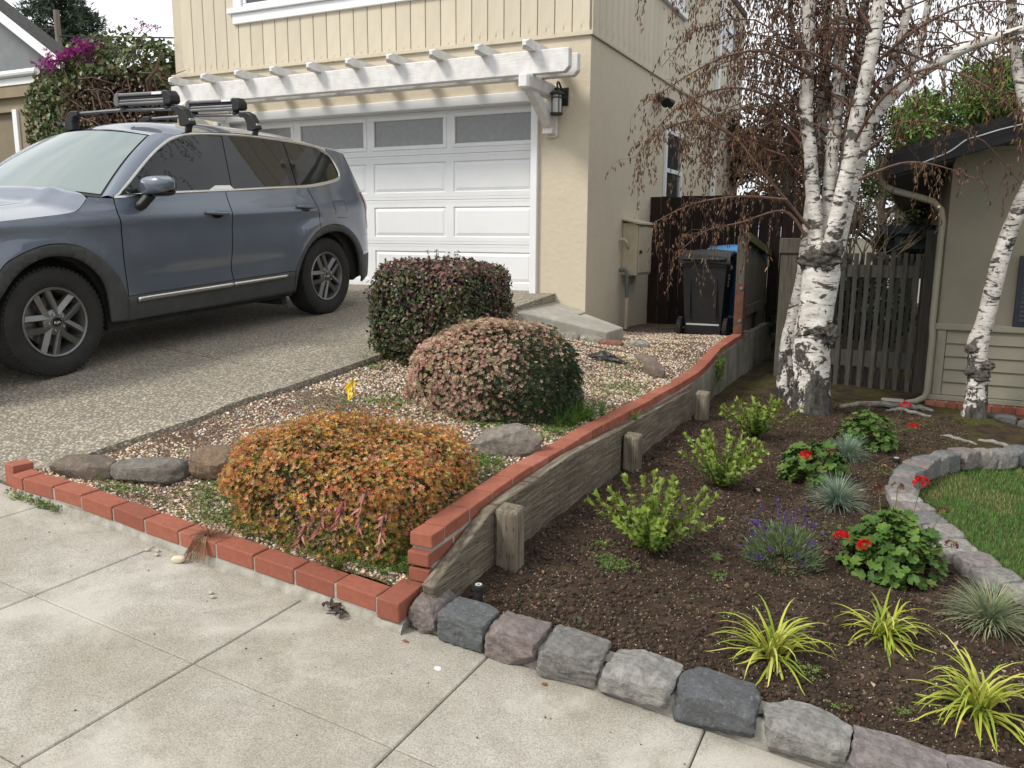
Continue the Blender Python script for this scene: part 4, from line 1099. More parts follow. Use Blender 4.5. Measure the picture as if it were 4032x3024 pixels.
for (a0, a1, c0, c1) in ((.55,.68,.16,.55),(.40,.52,.62,.80),(.70,.86,.62,.76),(.40,.44,.40,.45)):
    p = [np.array(kite(*q))-np.array([.0005,.0016,0]) for q in ((a0,c0),(a1,c0),(a1,c1),(a0,c1))]
    m.add([tuple(q) for q in p]+[tuple(q+np.array([0,.0006,0])) for q in p], [(0,1,2,3),(7,6,5,4),(0,4,5,1),(1,5,6,2),(2,6,7,3),(3,7,4,0)])
m.build('printed_mark', M('brown_print', (.16,.11,.03), None), FL)
def sprinkler(x, y, h, label, r=.024):
    z = float(zso(np.array([x]), np.array([y]))[0]); E = empty('sprinkler_head', (x, y, z), label, 'sprinkler')
    MB().lathe([(.001,-.08),(r*.78,-.08),(r*.78,h-.016),(r,h-.014),(r,h),(r*.6,h+.003),(.001,h+.003)], (x, y, z), 'z', 18, False).build('body', MT['rubber'], E, smooth=True)
    MB().lathe([(r*.30,h+.0035),(r*.30,h+.006),(r*.58,h+.006),(r*.58,h+.0035)], (x, y, z), 'z', 18, False).build('ring', MT['frost'], E, smooth=True)
sprinkler(-1.47, 2.76, .10, 'black pop-up sprinkler standing beside the sloped timber end')
sprinkler(-1.36, 5.95, .02, 'black sprinkler head flush with soil near the last timber post')
sprinkler(.02, 6.35, .03, 'small black sprinkler head beside the lawn stone ring', .03)
# ------------------------------------------------------------------ parked car (x lateral to its left, y toward its tail, z up)
def paint_mat():
    b = NB('slate_blue_metallic_paint')
    fl = b.noise(900, 2, .5)
    c = b.mix(b.ramp(fl, [(.35, 0.), (.7, .35)]), (.125,.15,.19), (.20,.23,.28))
    d = b.noise(3, 5, .6)
    b.set(c, b.ramp(d, [(.3, .30), (.7, .38)]), None, .55, .5, 1.0)
    return b.m
MT['paint'] = paint_mat()
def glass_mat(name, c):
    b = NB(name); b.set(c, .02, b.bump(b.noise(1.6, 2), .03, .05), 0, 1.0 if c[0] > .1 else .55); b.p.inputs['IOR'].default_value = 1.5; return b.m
MT['tint'] = glass_mat('tinted_glass', (.010,.012,.012)); MT['shield'] = glass_mat('windscreen_glass', (.20,.245,.235))  # windscreen base colour is paled to imitate bright sky reflection and haze
MT['chrome'] = M('satin_chrome', (.62,.61,.58), (.55,.54,.52), 6, .22, metal=1.)
MT['clad'] = M('grey_plastic_cladding', (.035,.037,.038), (.055,.056,.056), 6, .62, .15, 240)
MT['tyre'] = M('tyre_rubber', (.012,.012,.012), (.022,.021,.020), 9, .78, .25, 90)
MT['rim'] = M('dark_alloy', (.17,.168,.163), (.21,.208,.203), 12, .35, metal=.75)
MT['disc'] = M('brake_steel', (.30,.29,.28), (.20,.19,.18), 9, .4, metal=.9)
MT['gloss_black'] = M('gloss_black_trim', (.008,.008,.009), None, rough=.12, spec=.6)
MT['redlamp'] = M('red_lamp_lens', (.30,.008,.012), None, rough=.1, spec=.6)
MT['alu'] = M('grey_anodised_aluminium', (.16,.16,.16), (.20,.20,.20), 8, .38, metal=.7)
MT['sticker'] = M('white_sticker', (.75,.80,.80), None, rough=.4)

CAR = empty('parked_car', (-6.16, 3.69, .566), 'slate blue sport utility car with ski carriers on its roof bars', 'car')
CAR.rotation_euler = Matrix.Rotation(atan2(.193, 2.92), 4, 'X').to_euler()
CAR.rotation_euler = (Matrix.Rotation(atan2(.205, 2.92), 3, 'X') @ Matrix.Rotation(radians(1.3), 3, 'Y')).to_euler()
BASE[CAR.name] = np.zeros(3)
def LY(u, w):
    u = np.asarray(u, float); w = np.asarray(w, float)
    y = .99-.035*np.maximum(0, (w-.75)/.4)**2-.03*np.maximum(0, (.7-w)/.4)**2
    up = .963-(w-1.1)*.42
    s = np.clip((w-1.07)/.07, 0, 1); s = s*s*(3-2*s)
    y = y*(1-s)+up*s
    y = y - .012*np.exp(-((w-.60)/.07)**2)*np.clip((u-.5)/.3, 0, 1)*np.clip((2.5-u)/.3, 0, 1)
    y = y + .016*np.exp(-((w-1.03)/.06)**2)
    for c in (0., 2.92):
        r = np.sqrt((u-c)**2+(w-.37)**2); y = y + .018*np.exp(-((r-.52)/.10)**2)*(w < 1.0)
    y = y - .05*np.maximum(0, u-3.)**2 - 1.15*np.maximum(0, u-3.46)**2
    y = y - .12*np.maximum(0, -.2-u)**2 - 1.4*np.maximum(0, -.62-u)**2
    return y
def dens(poly, step=.03):
    out = []
    for i in range(len(poly)):
        a = np.array(poly[i]); c = np.array(poly[(i+1) % len(poly)]); n = max(1, int(np.linalg.norm(c-a)/step))
        out += [tuple(a+(c-a)*k/n) for k in range(n)]
    return out
def smoothline(P, n=6):
    P = np.array(P, float); out = []
    for i in range(len(P)-1):
        p0 = P[max(i-1, 0)]; p1 = P[i]; p2 = P[i+1]; p3 = P[min(i+2, len(P)-1)]
        for k in range(n):
            t = k/n; out.append(tuple(.5*((2*p1)+(-p0+p2)*t+(2*p0-5*p1+4*p2-p3)*t*t+(-p0+3*p1-3*p2+p3)*t**3)))
    out.append(tuple(P[-1])); return out
def panel(name, poly, mat, off=0., parent=None, step=.06, side=1, thick=0.):
    P = dens(poly)
    bm = bmesh.new(); vs = [bm.verts.new((p[0], p[1], 0)) for p in P]; bm.faces.new(vs)
    lo = np.min(P, 0); hi = np.max(P, 0)
    for ax in (0, 1):
        for t in np.arange(lo[ax]+step*.53, hi[ax], step):
            pt = [0, 0, 0]; pt[ax] = t; nn = [0, 0, 0]; nn[ax] = 1
            bmesh.ops.bisect_plane(bm, geom=bm.verts[:]+bm.edges[:]+bm.faces[:], plane_co=pt, plane_no=nn)
    bmesh.ops.triangulate(bm, faces=[f for f in bm.faces if len(f.verts) > 4])
    uw = np.array([v.co[:2] for v in bm.verts]); F = [tuple(v.index for v in f.verts) for f in bm.faces] if bm.verts.index_update() is None else []
    bm.free()
    u, w = uw[:, 0], uw[:, 1]; y = LY(u, w)+off; e = 1e-3
    gu = (LY(u+e, w)-LY(u-e, w))/(2*e); gw = (LY(u, w+e)-LY(u, w-e))/(2*e)
    N = np.stack([np.ones_like(u), -gu, -gw], 1); N /= np.linalg.norm(N, axis=1, keepdims=True)
    V = np.stack([y*side, u, w], 1); N[:, 0] *= side
    me = bpy.data.meshes.new(name); me.from_pydata(V.tolist(), [], F); me.update()
    # orient outward
    flip = [p for p in me.polygons if p.normal.x*side < 0]
    if len(flip) > len(me.polygons)/2:
        me.flip_normals()
    me.polygons.foreach_set('use_smooth', [True]*len(me.polygons))
    me.normals_split_custom_set_from_vertices([tuple(n) for n in N])
    me.materials.append(mat)
    o = link(name, me, parent or CAR); BASE[o.name] = np.zeros(3)
    if thick:
        s = o.modifiers.new('thickness', 'SOLIDIFY'); s.thickness = thick; s.offset = -1
    return o

top_line = smoothline([(.588,1.179),(.831,1.188),(1.093,1.197),(1.40,1.205),(1.684,1.209)], 3)
top_line2 = smoothline([(1.692,1.209),(2.0,1.214),(2.283,1.221),(2.745,1.228)], 3)
seamF = smoothline([(.588,1.179),(.571,1.095),(.577,1.0),(.572,.87),(.563,.74),(.565,.58),(.563,.484)], 4)
seamB = smoothline([(1.684,1.209),(1.668,1.104),(1.668,1.01),(1.640,.80),(1.613,.59),(1.627,.484)], 4)
archR = smoothline([(2.408,.484),(2.522,.643),(2.669,.77),(2.80,.842),(2.92,.868),(3.051,.872),(3.224,.822),(3.37,.717),(3.459,.589),(3.475,.532)], 4)
archF = smoothline([(-.50,.52),(-.44,.66),(-.341,.785),(-.262,.83),(-.143,.873),(-.01,.897),(.149,.886),(.279,.836),(.395,.743),(.485,.63),(.550,.484)], 4)
hoodE = smoothline([(-.62,1.035),(-.45,1.05),(-.281,1.064),(.034,1.083),(.228,1.100),(.304,1.135),(.384,1.198)], 4)
iR = min(range(len(archR)), key=lambda i: abs(archR[i][0]-2.785))
seamR = smoothline([(2.745,1.228),(2.772,1.109),(2.803,1.005),(2.793,.90),(archR[iR][0],archR[iR][1]+.006)], 4)
for sd in (1, -1):
    fd = panel('door', seamF + [(1.627,.484)] + list(reversed(seamB)) + list(reversed(top_line))[1:-1], MT['paint'], side=sd)
    rd = panel('door', [(p[0]+.009, p[1]) for p in seamB] + [(2.40,.484)] + [(p[0]-.004, p[1]+.006) for p in archR[1:iR+1]] + [(p[0]-.004, p[1]) for p in reversed(seamR)] + list(reversed(top_line2))[1:-1], MT['paint'], side=sd)
    rearS = smoothline([(3.60,1.335),(3.65,1.20),(3.70,1.088),(3.705,.936),(3.69,.77),(3.70,.55)], 4)
    qtop = [(2.757,1.232),(2.90,1.243),(3.098,1.268),(3.287,1.303),(3.338,1.343),(3.343,1.407),(3.312,1.497),(3.233,1.575)]
    qp = qtop + [(3.25,1.60),(3.40,1.585),(3.52,1.56)] + [p for p in rearS] + [(p[0]+.004, p[1]+.006) for p in reversed(archR[iR:])] + [(p[0]+.005, p[1]) for p in reversed(seamR)][1:]
    qo = panel('rear_quarter', qp, MT['paint'], side=sd)
    fe = panel('front_fender', hoodE + [(.45,1.19),(.578,1.182)] + [(p[0]-.009, p[1]) for p in seamF[1:]] + [(p[0]-.002, p[1]+.006) for p in reversed(archF)][1:] + [(-.86,.52),(-.90,.75),(-.86,.95)], MT['paint'], side=sd)
    panel('rocker_cladding', [(.556,.478),(2.405,.478),(2.386,.278),(2.0,.276),(.545,.300)], MT['clad'], .004, side=sd, thick=.02)
    innF = smoothline([(-.50,.40),(-.44,.53),(-.372,.61),(-.283,.709),(-.173,.781),(-.025,.822),(.133,.803),(.249,.743),(.349,.631),(.393,.495),(.411,.311)], 4)
    panel('wheel_arch_trim', archF+[(.54,.302)]+list(reversed(innF)), MT['clad'], .010, side=sd, thick=.03, step=.04)
    innR = smoothline([(2.40,.300),(2.433,.445),(2.52,.60),(2.62,.70),(2.748,.765),(2.92,.805),(3.08,.80),(3.20,.76),(3.302,.684),(3.39,.54),(3.43,.324)], 4)
    panel('wheel_arch_trim', archR+[(3.47,.33)]+list(reversed(innR))+[(2.39,.282)], MT['clad'], .010, side=sd, thick=.03, step=.04)
    panel('bumper_cladding', [(3.462,.535),(3.55,.54),(3.70,.548),(3.695,.315),(3.475,.26)], MT['clad'], .004, side=sd, thick=.02)
    panel('side_strip', [(.645,.463),(1.62,.462),(1.62,.430),(.64,.429)], MT['chrome'], .020, fd, side=sd, thick=.016, step=.2)
    panel('side_strip', [(1.632,.462),(2.29,.459),(2.275,.431),(1.632,.430)], MT['chrome'], .020, rd, side=sd, thick=.016, step=.2)
    # glasshouse
    outl = smoothline([(.588,1.184),(.808,1.335),(1.06,1.502),(1.255,1.607),(1.39,1.655),(1.536,1.681),(1.812,1.694),(2.146,1.697),(2.486,1.683),(2.852,1.658),(3.106,1.626),(3.233,1.577),(3.312,1.497),(3.343,1.407),(3.338,1.343),(3.287,1.299),(3.098,1.264),(2.742,1.230),(2.283,1.223),(1.80,1.212),(1.40,1.206),(1.093,1.199),(.831,1.190)], 3)[:-1]
    Q = np.array(outl); c0 = np.roll(Q, 1, 0); c1 = np.roll(Q, -1, 0); t = c1-c0; t /= np.linalg.norm(t, axis=1, keepdims=True)
    inn = Q+np.stack([t[:, 1], -t[:, 0]], 1)*.024
    n = len(Q); V = []
    for p, off in [(Q, .0)]: pass
    yo = LY(Q[:, 0], Q[:, 1]); yi = LY(inn[:, 0], inn[:, 1])
    V = np.concatenate([np.stack([sd*(yo+.001), Q[:, 0], Q[:, 1]], 1), np.stack([sd*(yo*.5+yi*.5+.011), (Q[:, 0]+inn[:, 0])/2, (Q[:, 1]+inn[:, 1])/2], 1), np.stack([sd*(yi-.004), inn[:, 0], inn[:, 1]], 1)])
    F = [(r*n+k, r*n+(k+1) % n, (r+1)*n+(k+1) % n, (r+1)*n+k) for r in (0, 1) for k in range(n)]
    np_mesh('window_trim', V, F, MT['chrome'], CAR, True)
    panel('pillar', [tuple(p) for p in inn], MT['gloss_black'], -.010, side=sd, step=.12)
    panel('side_window', smoothline([(.662,1.205),(.852,1.342),(1.118,1.504),(1.295,1.602),(1.422,1.643),(1.60,1.66),(1.745,1.666)], 3)+[(1.597,1.262),(1.50,1.222),(1.1,1.212)], MT['tint'], -.005, side=sd)
    panel('side_window', smoothline([(1.905,1.672),(2.2,1.672),(2.597,1.657)], 3)+[(2.535,1.248),(1.784,1.236)], MT['tint'], -.005, side=sd)
    panel('side_window', smoothline([(2.669,1.652),(2.9,1.638),(3.071,1.612),(3.187,1.563),(3.262,1.47),(3.288,1.40),(3.276,1.345),(3.192,1.308),(2.99,1.270),(2.755,1.247),(2.624,1.248)], 3), MT['tint'], -.005, side=sd)
    panel('window_trim', [(1.50,1.222),(1.600,1.262),(1.768,1.262),(1.790,1.235),(1.79,1.215),(1.5,1.208)], MT['chrome'], .002, side=sd, step=.08)
    # handles
    for (ua, ub, wz, dr) in ((1.39,1.62,1.045,fd),(2.50,2.735,1.058,rd)):
        um = (ua+ub)/2; y = float(LY(um, wz)); m = MB()
        m.tube([(sd*(float(LY(ua, wz))-.004), ua, wz+.006), (sd*(y+.030), ua+.03, wz+.006), (sd*(y+.036), um, wz), (sd*(y+.030), ub-.03, wz-.004), (sd*(float(LY(ub, wz))-.004), ub, wz-.006)], [.016,.022,.024,.023,.016], 10, squash=.75)
        m.build('handle', MT['paint'], dr, smooth=True)
        panel('handle_recess', [(um+.06*cos(a)+.0, wz-.014+.030*sin(a)) for a in np.linspace(0, 2*pi, 17)[:-1]], MT['gloss_black'], .0015, dr, side=sd, step=.1)
    # fuel flap on the left
    if sd == 1:
        panel('fuel_flap_gap', [(3.04,1.09),(3.06,1.10),(3.21,1.097),(3.228,1.085),(3.246,.94),(3.225,.925),(3.08,.935),(3.06,.95)], MT['gloss_black'], .0010, qo, side=sd, step=.05)
        panel('fuel_flap', [(3.046,1.088),(3.062,1.095),(3.207,1.092),(3.222,1.082),(3.240,.943),(3.222,.930),(3.083,.940),(3.066,.953)], MT['paint'], .0022, qo, side=sd, step=.05)
    # mirror
    y0 = float(LY(.80, 1.2)); m = MB()
    prof = [(.86,.0),(.80,.06),(.78,.14),(.80,.22),(.86,.255),(.93,.24)]
    V, F = rock_shape((.135, .105, .075), 8, 3.2, 0, 8, 0)
    bm_ = np.array(V); bm_[:, 1] *= np.where(bm_[:, 1] > 0, .55, 1.)
    W_ = bm_+np.array([y0+.155, .87, 1.268]); W_[:, 0] *= sd
    mi = np_mesh('mirror', W_, F, MT['paint'], CAR, True)
    low = bm_*np.array([.97, .97, .62])+np.array([y0+.152, .88, 1.235]); low[:, 0] *= sd
    np_mesh('mirror_lower', low, F, MT['gloss_black'], mi, True)
    gl = bm_*np.array([.86, .18, .82])+np.array([y0+.155, .925, 1.265]); gl[:, 0] *= sd
    np_mesh('mirror_glass', gl, F, MT['tint'], mi, True)
    MB().tube([(sd*(y0-.0), .76, 1.105), (sd*(y0+.05), .79, 1.135), (sd*(y0+.085), .84, 1.20), (sd*(y0+.10), .87, 1.23)], [.050,.048,.05,.04], 12, squash=.8).build('mirror_foot', MT['binblack'], mi, smooth=True)
    # tail lamp
    panel('tail_lamp', [(3.58,1.17),(3.655,1.175),(3.700,1.085),(3.685,.80),(3.645,.80),(3.64,.95),(3.62,1.06)], MT['redlamp'], .006, side=sd, step=.05)
    panel('head_lamp', [(-.66,.98),(-.80,.99),(-.84,.72),(-.78,.70)], MT['frost'], .005, side=sd, step=.05)
    # wheels
    for uc in (0., 2.92):
        xw = .955; m = MB()
        m.lathe([(.235,-.225),(.27,-.24),(.335,-.245),(.362,-.235),(.374,-.20),(.376,-.12),(.374,-.035),(.362,-.005),(.340,.006),(.30,.010),(.262,.004),(.240,-.012),(.236,-.03)], (0, uc, .375), 'x', 64, False)
        for q in range(64):
            tq = 2*pi*q/64; R = Matrix.Rotation(tq, 3, 'X')
            m.box((-.055,uc-.004,.375+.355), (-.012,uc+.012,.375+.3755), R, (0, uc, .375)); m.box((-.22,uc-.006,.375+.365), (-.16,uc+.010,.375+.377), R, (0, uc, .375))
        m.V = [(sd*(v[0]+xw), v[1], v[2]) for v in m.V]
        wh = m.build('wheel', MT['tyre'], CAR, smooth=True, angle=30)
        m = MB(); m.lathe([(.236,-.21),(.236,-.02),(.240,-.006),(.234,.001),(.222,-.004),(.214,-.03),(.205,-.05),(.20,-.19)], (0, uc, .375), 'x', 48, False)
        for q in range(5):
            ca = radians(180+72*q)
            for s2 in (-1, 1):
                # parallel pair of spokes with bevelled crown
                r0, r1 = .045, .224; o2 = .040*s2; w_ = .019; w2 = .024
                def pt(r, o, x): return (x, uc+r*cos(ca)-o*sin(ca), .375+r*sin(ca)+o*cos(ca))
                o1 = o2*1.12
                V = [pt(r0,o2-w_,-.012),pt(r0,o2+w_,-.012),pt(r0,o2,.010),pt(r1,o1-w2,-.02),pt(r1,o1+w2,-.02),pt(r1,o1,-.004),pt(r0,o2-w_,-.06),pt(r0,o2+w_,-.06),pt(r1,o1-w2,-.055),pt(r1,o1+w2,-.055)]
                V[2] = pt(r0, o2-.012*s2, .008); V[5] = pt(r1, o1-.012*s2, -.006)
                m.add(V, [(0,2,5,3),(2,1,4,5),(6,0,3,8),(1,7,9,4),(7,6,8,9),(3,5,4,9,8),(0,6,7,1,2)])
        m.lathe([(.088,-.06),(.088,-.016),(.072,-.008),(.040,-.002),(.037,.004),(.001,.006)], (0, uc, .375), 'x', 30, False)
        m.V = [(sd*(v[0]+xw-.004), v[1], v[2]) for v in m.V]
        rm = m.build('rim', MT['rim'], wh, smooth=True, angle=25)
        m = MB(); m.lathe([(.001,-.125),(.165,-.125),(.165,-.105),(.09,-.10),(.001,-.10)], (sd*xw-(0 if sd > 0 else -.225), uc, .375), 'x', 36, False); m.build('brake_disc', MT['disc'], wh)
        m = MB(); m.lathe([(.001,-.20),(.215,-.20),(.215,-.19),(.001,-.19)], (sd*xw-(0 if sd > 0 else -.39), uc, .375), 'x', 36, False); m.build('wheel_well', MT['rubber'], wh)
        m = MB(); m.lathe([(.001,.008),(.033,.0065),(.034,.004)], (0, uc, .375), 'x', 24, False)
        m.V = [(sd*(v[0]+xw-.003), v[1], v[2]) for v in m.V]; m.build('centre_cap', MT['gloss_black'], wh)
        m = MB()   # emblem strokes
        for st_ in ([(-.022,-.008),(-.022,.008)], [(-.022,-.002),(-.010,.008)], [(-.016,.001),(-.006,-.008),(.004,.008),(.004,-.008)], [(.004,-.008),(.014,.008),(.022,-.008)]):
            m.tube([(sd*(xw+.006), uc+a*sd, .375+z) for a, z in st_], .0016, 5)
        m.build('emblem', MT['sticker'], wh)
        for q in range(5):
            ca = radians(180+72*q); m = MB(); m.lathe([(.001,.014),(.008,.013),(.010,-.01)], (0, uc+.057*cos(ca), .375+.057*sin(ca)), 'x', 8, False)
            m.V = [(sd*(v[0]+xw-.008), v[1], v[2]) for v in m.V]; m.build('lug_nut', MT['chrome'], wh)

# dark shell inside the panels with wheel tunnels, and the floor
def arc(c, r, a0, a1, n=10): return [(c+r*cos(a), .39+r*sin(a)) for a in np.linspace(a0, a1, n)]
sil = [(-.72,.30),(-.42,.30)]+arc(0, .425, pi, 0)+[(.43,.24),(2.44,.24)]+arc(2.92, .425, pi, 0)+[(3.40,.28),(3.60,.34),(3.60,1.1),(3.45,1.2),(.45,1.14),(-.60,.98),(-.72,.8)]
MB().prism(sil, 1.80, 'yz', -.90).build('inner_shell', MT['rubber'], CAR)
MB().prism([(.75,1.14),(3.42,1.2),(3.38,1.5),(3.0,1.60),(1.45,1.60),(1.25,1.52)], 1.30, 'yz', -.65).build('inner_shell', MT['rubber'], CAR)
m = MB(); m.box((-.9,2.30,.17), (.9,2.36,.27)); m.build('mud_flap', MT['rubber'], CAR)
# bonnet
def surf(name, fu, nu, nv, mat, parent=None, flip=False):
    V = []; F = []
    for i in range(nu):
        for j in range(nv): V.append(fu(i/(nu-1), -1+2*j/(nv-1)))
    for i in range(nu-1):
        for j in range(nv-1):
            f = (i*nv+j, i*nv+j+1, (i+1)*nv+j+1, (i+1)*nv+j); F.append(tuple(reversed(f)) if flip else f)
    return np_mesh(name, V, F, mat, parent or CAR, True)
HE = hoodE
def hood(s, t):
    ue = .50-.13*t**4; u = -.88+s*(ue+.88); he = float(np.interp(u, [-.88]+[p[0] for p in HE]+[.5], [.93]+[p[1] for p in HE]+[1.20]))
    yE = float(LY(u, he))-.008; fr = 1-max(0, (-.55-u)/.33)**2*.10*1
    return (t*yE, u, (he+.072*(1-abs(t)**2.4)+.012*math.exp(-((abs(t)-.55)/.08)**2))*fr+.0)
surf('bonnet', hood, 30, 41, MT['paint'])
def shield(s, t):
    u = .575+s*.665-.11*(1-t*t)*(1-.25*s); y = t*(.815-.205*s); w = 1.192+.462*s+.030*sin(pi*s)+.05*(1-t*t)
    return (y, u, w)
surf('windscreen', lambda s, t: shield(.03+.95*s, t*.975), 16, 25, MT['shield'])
surf('windscreen_border', lambda s, t: tuple(np.array(shield(s, t))-np.array([0, 0, .006])), 16, 25, MT['gloss_black'])
surf('cowl', lambda s, t: (t*.80, (.50-.13*t**4)+s*(.59-.11*(1-t*t)-(.50-.13*t**4)), 1.195+.045*(1-t*t)-.02*sin(pi*s)), 5, 21, MT['gloss_black'])
# pillars beside the windscreen
AL = smoothline([(.588,1.184),(.808,1.335),(1.06,1.502),(1.255,1.607),(1.39,1.655)], 4)
for sd in (1, -1):
    V = []; nA = len(AL)
    for k, (u, w) in enumerate(AL):
        s = k/(nA-1); a = np.array(shield(s, 1.)); c = np.array([float(LY(u, w)), u, w+.002])
        for q in range(5):
            t = q/4; p = a*(1-t)+c*t + np.array([.6, -.3, .6])*.022*sin(pi*t); V.append((p[0]*sd, p[1], p[2]))
    F = [(k*5+q, k*5+q+1, k*5+q+6, k*5+q+5) for k in range(nA-1) for q in range(4)]
    np_mesh('windscreen_pillar', V, F, MT['paint'], CAR, True)
# roof
RE = smoothline([(1.22,1.590),(1.255,1.607),(1.39,1.656),(1.536,1.683),(1.812,1.697),(2.146,1.700),(2.486,1.686),(2.852,1.661),(3.106,1.630),(3.25,1.605),(3.40,1.588),(3.54,1.556)], 3)
ru = [p[0] for p in RE]; rw = [p[1] for p in RE]
def roof(s, t):
    u0 = 1.245-.085*(1-t*t); u = u0+s*(3.54+.10*(1-t*t)-u0); uu = min(max(u, 1.22), 3.54)
    we = float(np.interp(u if u > 1.22 else 1.22, ru, rw)); ye = float(LY(min(u, 3.5), we))+.001
    cr = float(np.interp(u, [1.1,1.35,1.7,2.4,3.0,3.64], [.085,.095,.098,.10,.098,.075]))
    if s < .001: return shield(1., t)
    k = min(1., s*7); y = t*(ye*k+(1-k)*.61); w = (we+cr*(1-abs(t)**2.5))*k+(1-k)*shield(1., t)[2]
    return (y, u, w)
surf('roof', roof, 44, 33, MT['paint'])
# tail
TS = [(1.556,3.54),(1.44,3.575),(1.335,3.60),(1.20,3.65),(1.088,3.70),(.936,3.705),(.77,3.69),(.55,3.70),(.32,3.695)]
def tail(s, t):
    w = 1.556+(.30-1.556)*s; us = float(np.interp(-w, [-q[0] for q in TS], [q[1] for q in TS])); y = float(LY(us, w))
    return (t*y, us+.17*(1-abs(t)**2.6), w)
surf('tailgate', tail, 26, 25, MT['paint'], flip=True)
surf('rear_window', lambda s, t: tuple(np.array(tail(.04+.22*s, t*.90))+np.array([0, .006, .004])), 8, 17, MT['tint'], flip=True)
surf('spoiler', lambda s, t: (t*.74, 3.46+.20*s+.07*(1-t*t), 1.615-.03*s+.06*(1-t*t)-.02*abs(t)), 4, 15, MT['gloss_black'])
surf('front_fascia', lambda s, t: (t*float(LY(-.87, .5+.42*s)), -.87-.16*(1-abs(t)**3), .28+.68*s), 8, 21, MT['paint'])
surf('grille', lambda s, t: (t*.55, -.90-.16*(1-abs(t*.6)**3), .52+.32*s), 6, 15, MT['gloss_black'])

# roof bars with feet and ski carriers
for ub in (1.555, 2.325):
    rk = MB().tube([(-.70,ub,1.842),(-.60,ub,1.872),(0,ub,1.885),(.60,ub,1.872),(.70,ub,1.842)], .021, 12, squash=.7).build('roof_bar', MT['alu'], CAR, smooth=True)
    for sd in (1, -1):
        m = MB(); zf = 1.70
        prof = [(.560,1.895),(.645,1.897),(.700,1.870),(.745,1.800),(.765,1.745),(.700,1.728),(.640,1.735),(.640,1.80),(.615,1.845),(.560,1.850)]
        m.prism([(sd*x, z) for x, z in prof], .075, 'xz', ub-.0375)
        m.build('bar_foot', MT['binblack'], rk, bevel=.010)
        m = MB(); m.box((.690,ub-.028,1.655), (.715,ub+.028,1.745), Matrix.Rotation(.35, 3, 'Y')); m.V = [(sd*v[0], v[1], v[2]) for v in m.V]; m.build('clamp', MT['binblack'], rk, bevel=.004)
        m = MB(); m.box((.748,ub-.030,1.772), (.756,ub+.022,1.790), Matrix.Rotation(.30, 3, 'Y')); m.V = [(sd*v[0], v[1], v[2]) for v in m.V]; m.build('foot_badge', MT['sticker'], rk)
    y0, y1 = -.03, .565; zb_, zt = 1.915, 2.015
    m = MB()
    for (z0, z1, r) in ((1.915,1.940,.047),(1.941,1.962,.042),(1.985,2.012,.047)):
        m.box((y0, ub-r, z0), (y1-.06, ub+r, z1))
    m.build('ski_carrier_rail', MT['alu'], rk, bevel=.008)
    MB().box((y0+.005, ub-.036, 1.9635), (y1-.065, ub+.036, 1.9835)).build('ski_carrier_pad', MT['rubber'], rk, bevel=.004)
    m = MB(); m.prism([(y1-.065,1.908),(y1+.015,1.910),(y1+.03,1.93),(y1+.028,1.975),(y1-.005,2.016),(y1-.065,2.020)], .104, 'xz', ub-.052); m.build('ski_carrier_latch', MT['binblack'], rk, bevel=.010)
    m = MB(); m.prism([(y0+.012,1.908),(y0-.035,1.910),(y0-.045,1.95),(y0-.030,2.0),(y0-.005,2.018),(y0+.012,2.020)], .104, 'xz', ub-.052); m.build('ski_carrier_hinge', MT['alu'], rk, bevel=.008)
    for yy in (.0, .50):
        MB().tube([(yy,ub,1.880),(yy,ub,1.915)], [.035,.026], 10).build('carrier_mount', MT['rubber'], rk)
    MB().box((y1-.185, ub-.0475-.0015, 1.989), (y1-.075, ub-.0475, 2.009)).build('carrier_badge', MT['sticker'], rk)

# lettering on the bar feet
def text_mesh(body, size):
    cu = bpy.data.curves.new('lettering', 'FONT'); cu.body = body; cu.size = size; cu.extrude = .0006; cu.align_x = 'CENTER'; cu.align_y = 'CENTER'
    o = bpy.data.objects.new('lettering', cu); COL.objects.link(o)
    bpy.context.view_layer.update()
    me = bpy.data.meshes.new_from_object(o.evaluated_get(bpy.context.evaluated_depsgraph_get()))
    bpy.data.objects.remove(o); return me
TXT = text_mesh('THULE', .016); TXT.materials.append(MT['binblack'])
for bar in [o for o in CAR.children if o.name.startswith('roof_bar')]:
    ub = 1.555 if bar.name == 'roof_bar' else 2.325
    o = link('lettering', TXT, bar); o.matrix_local = Matrix.Translation((.7590, ub-.004, 1.7815)) @ Matrix.Rotation(-.30, 4, 'Y') @ Matrix(((0,0,1,0),(1,0,0,0),(0,1,0,0),(0,0,0,1)))
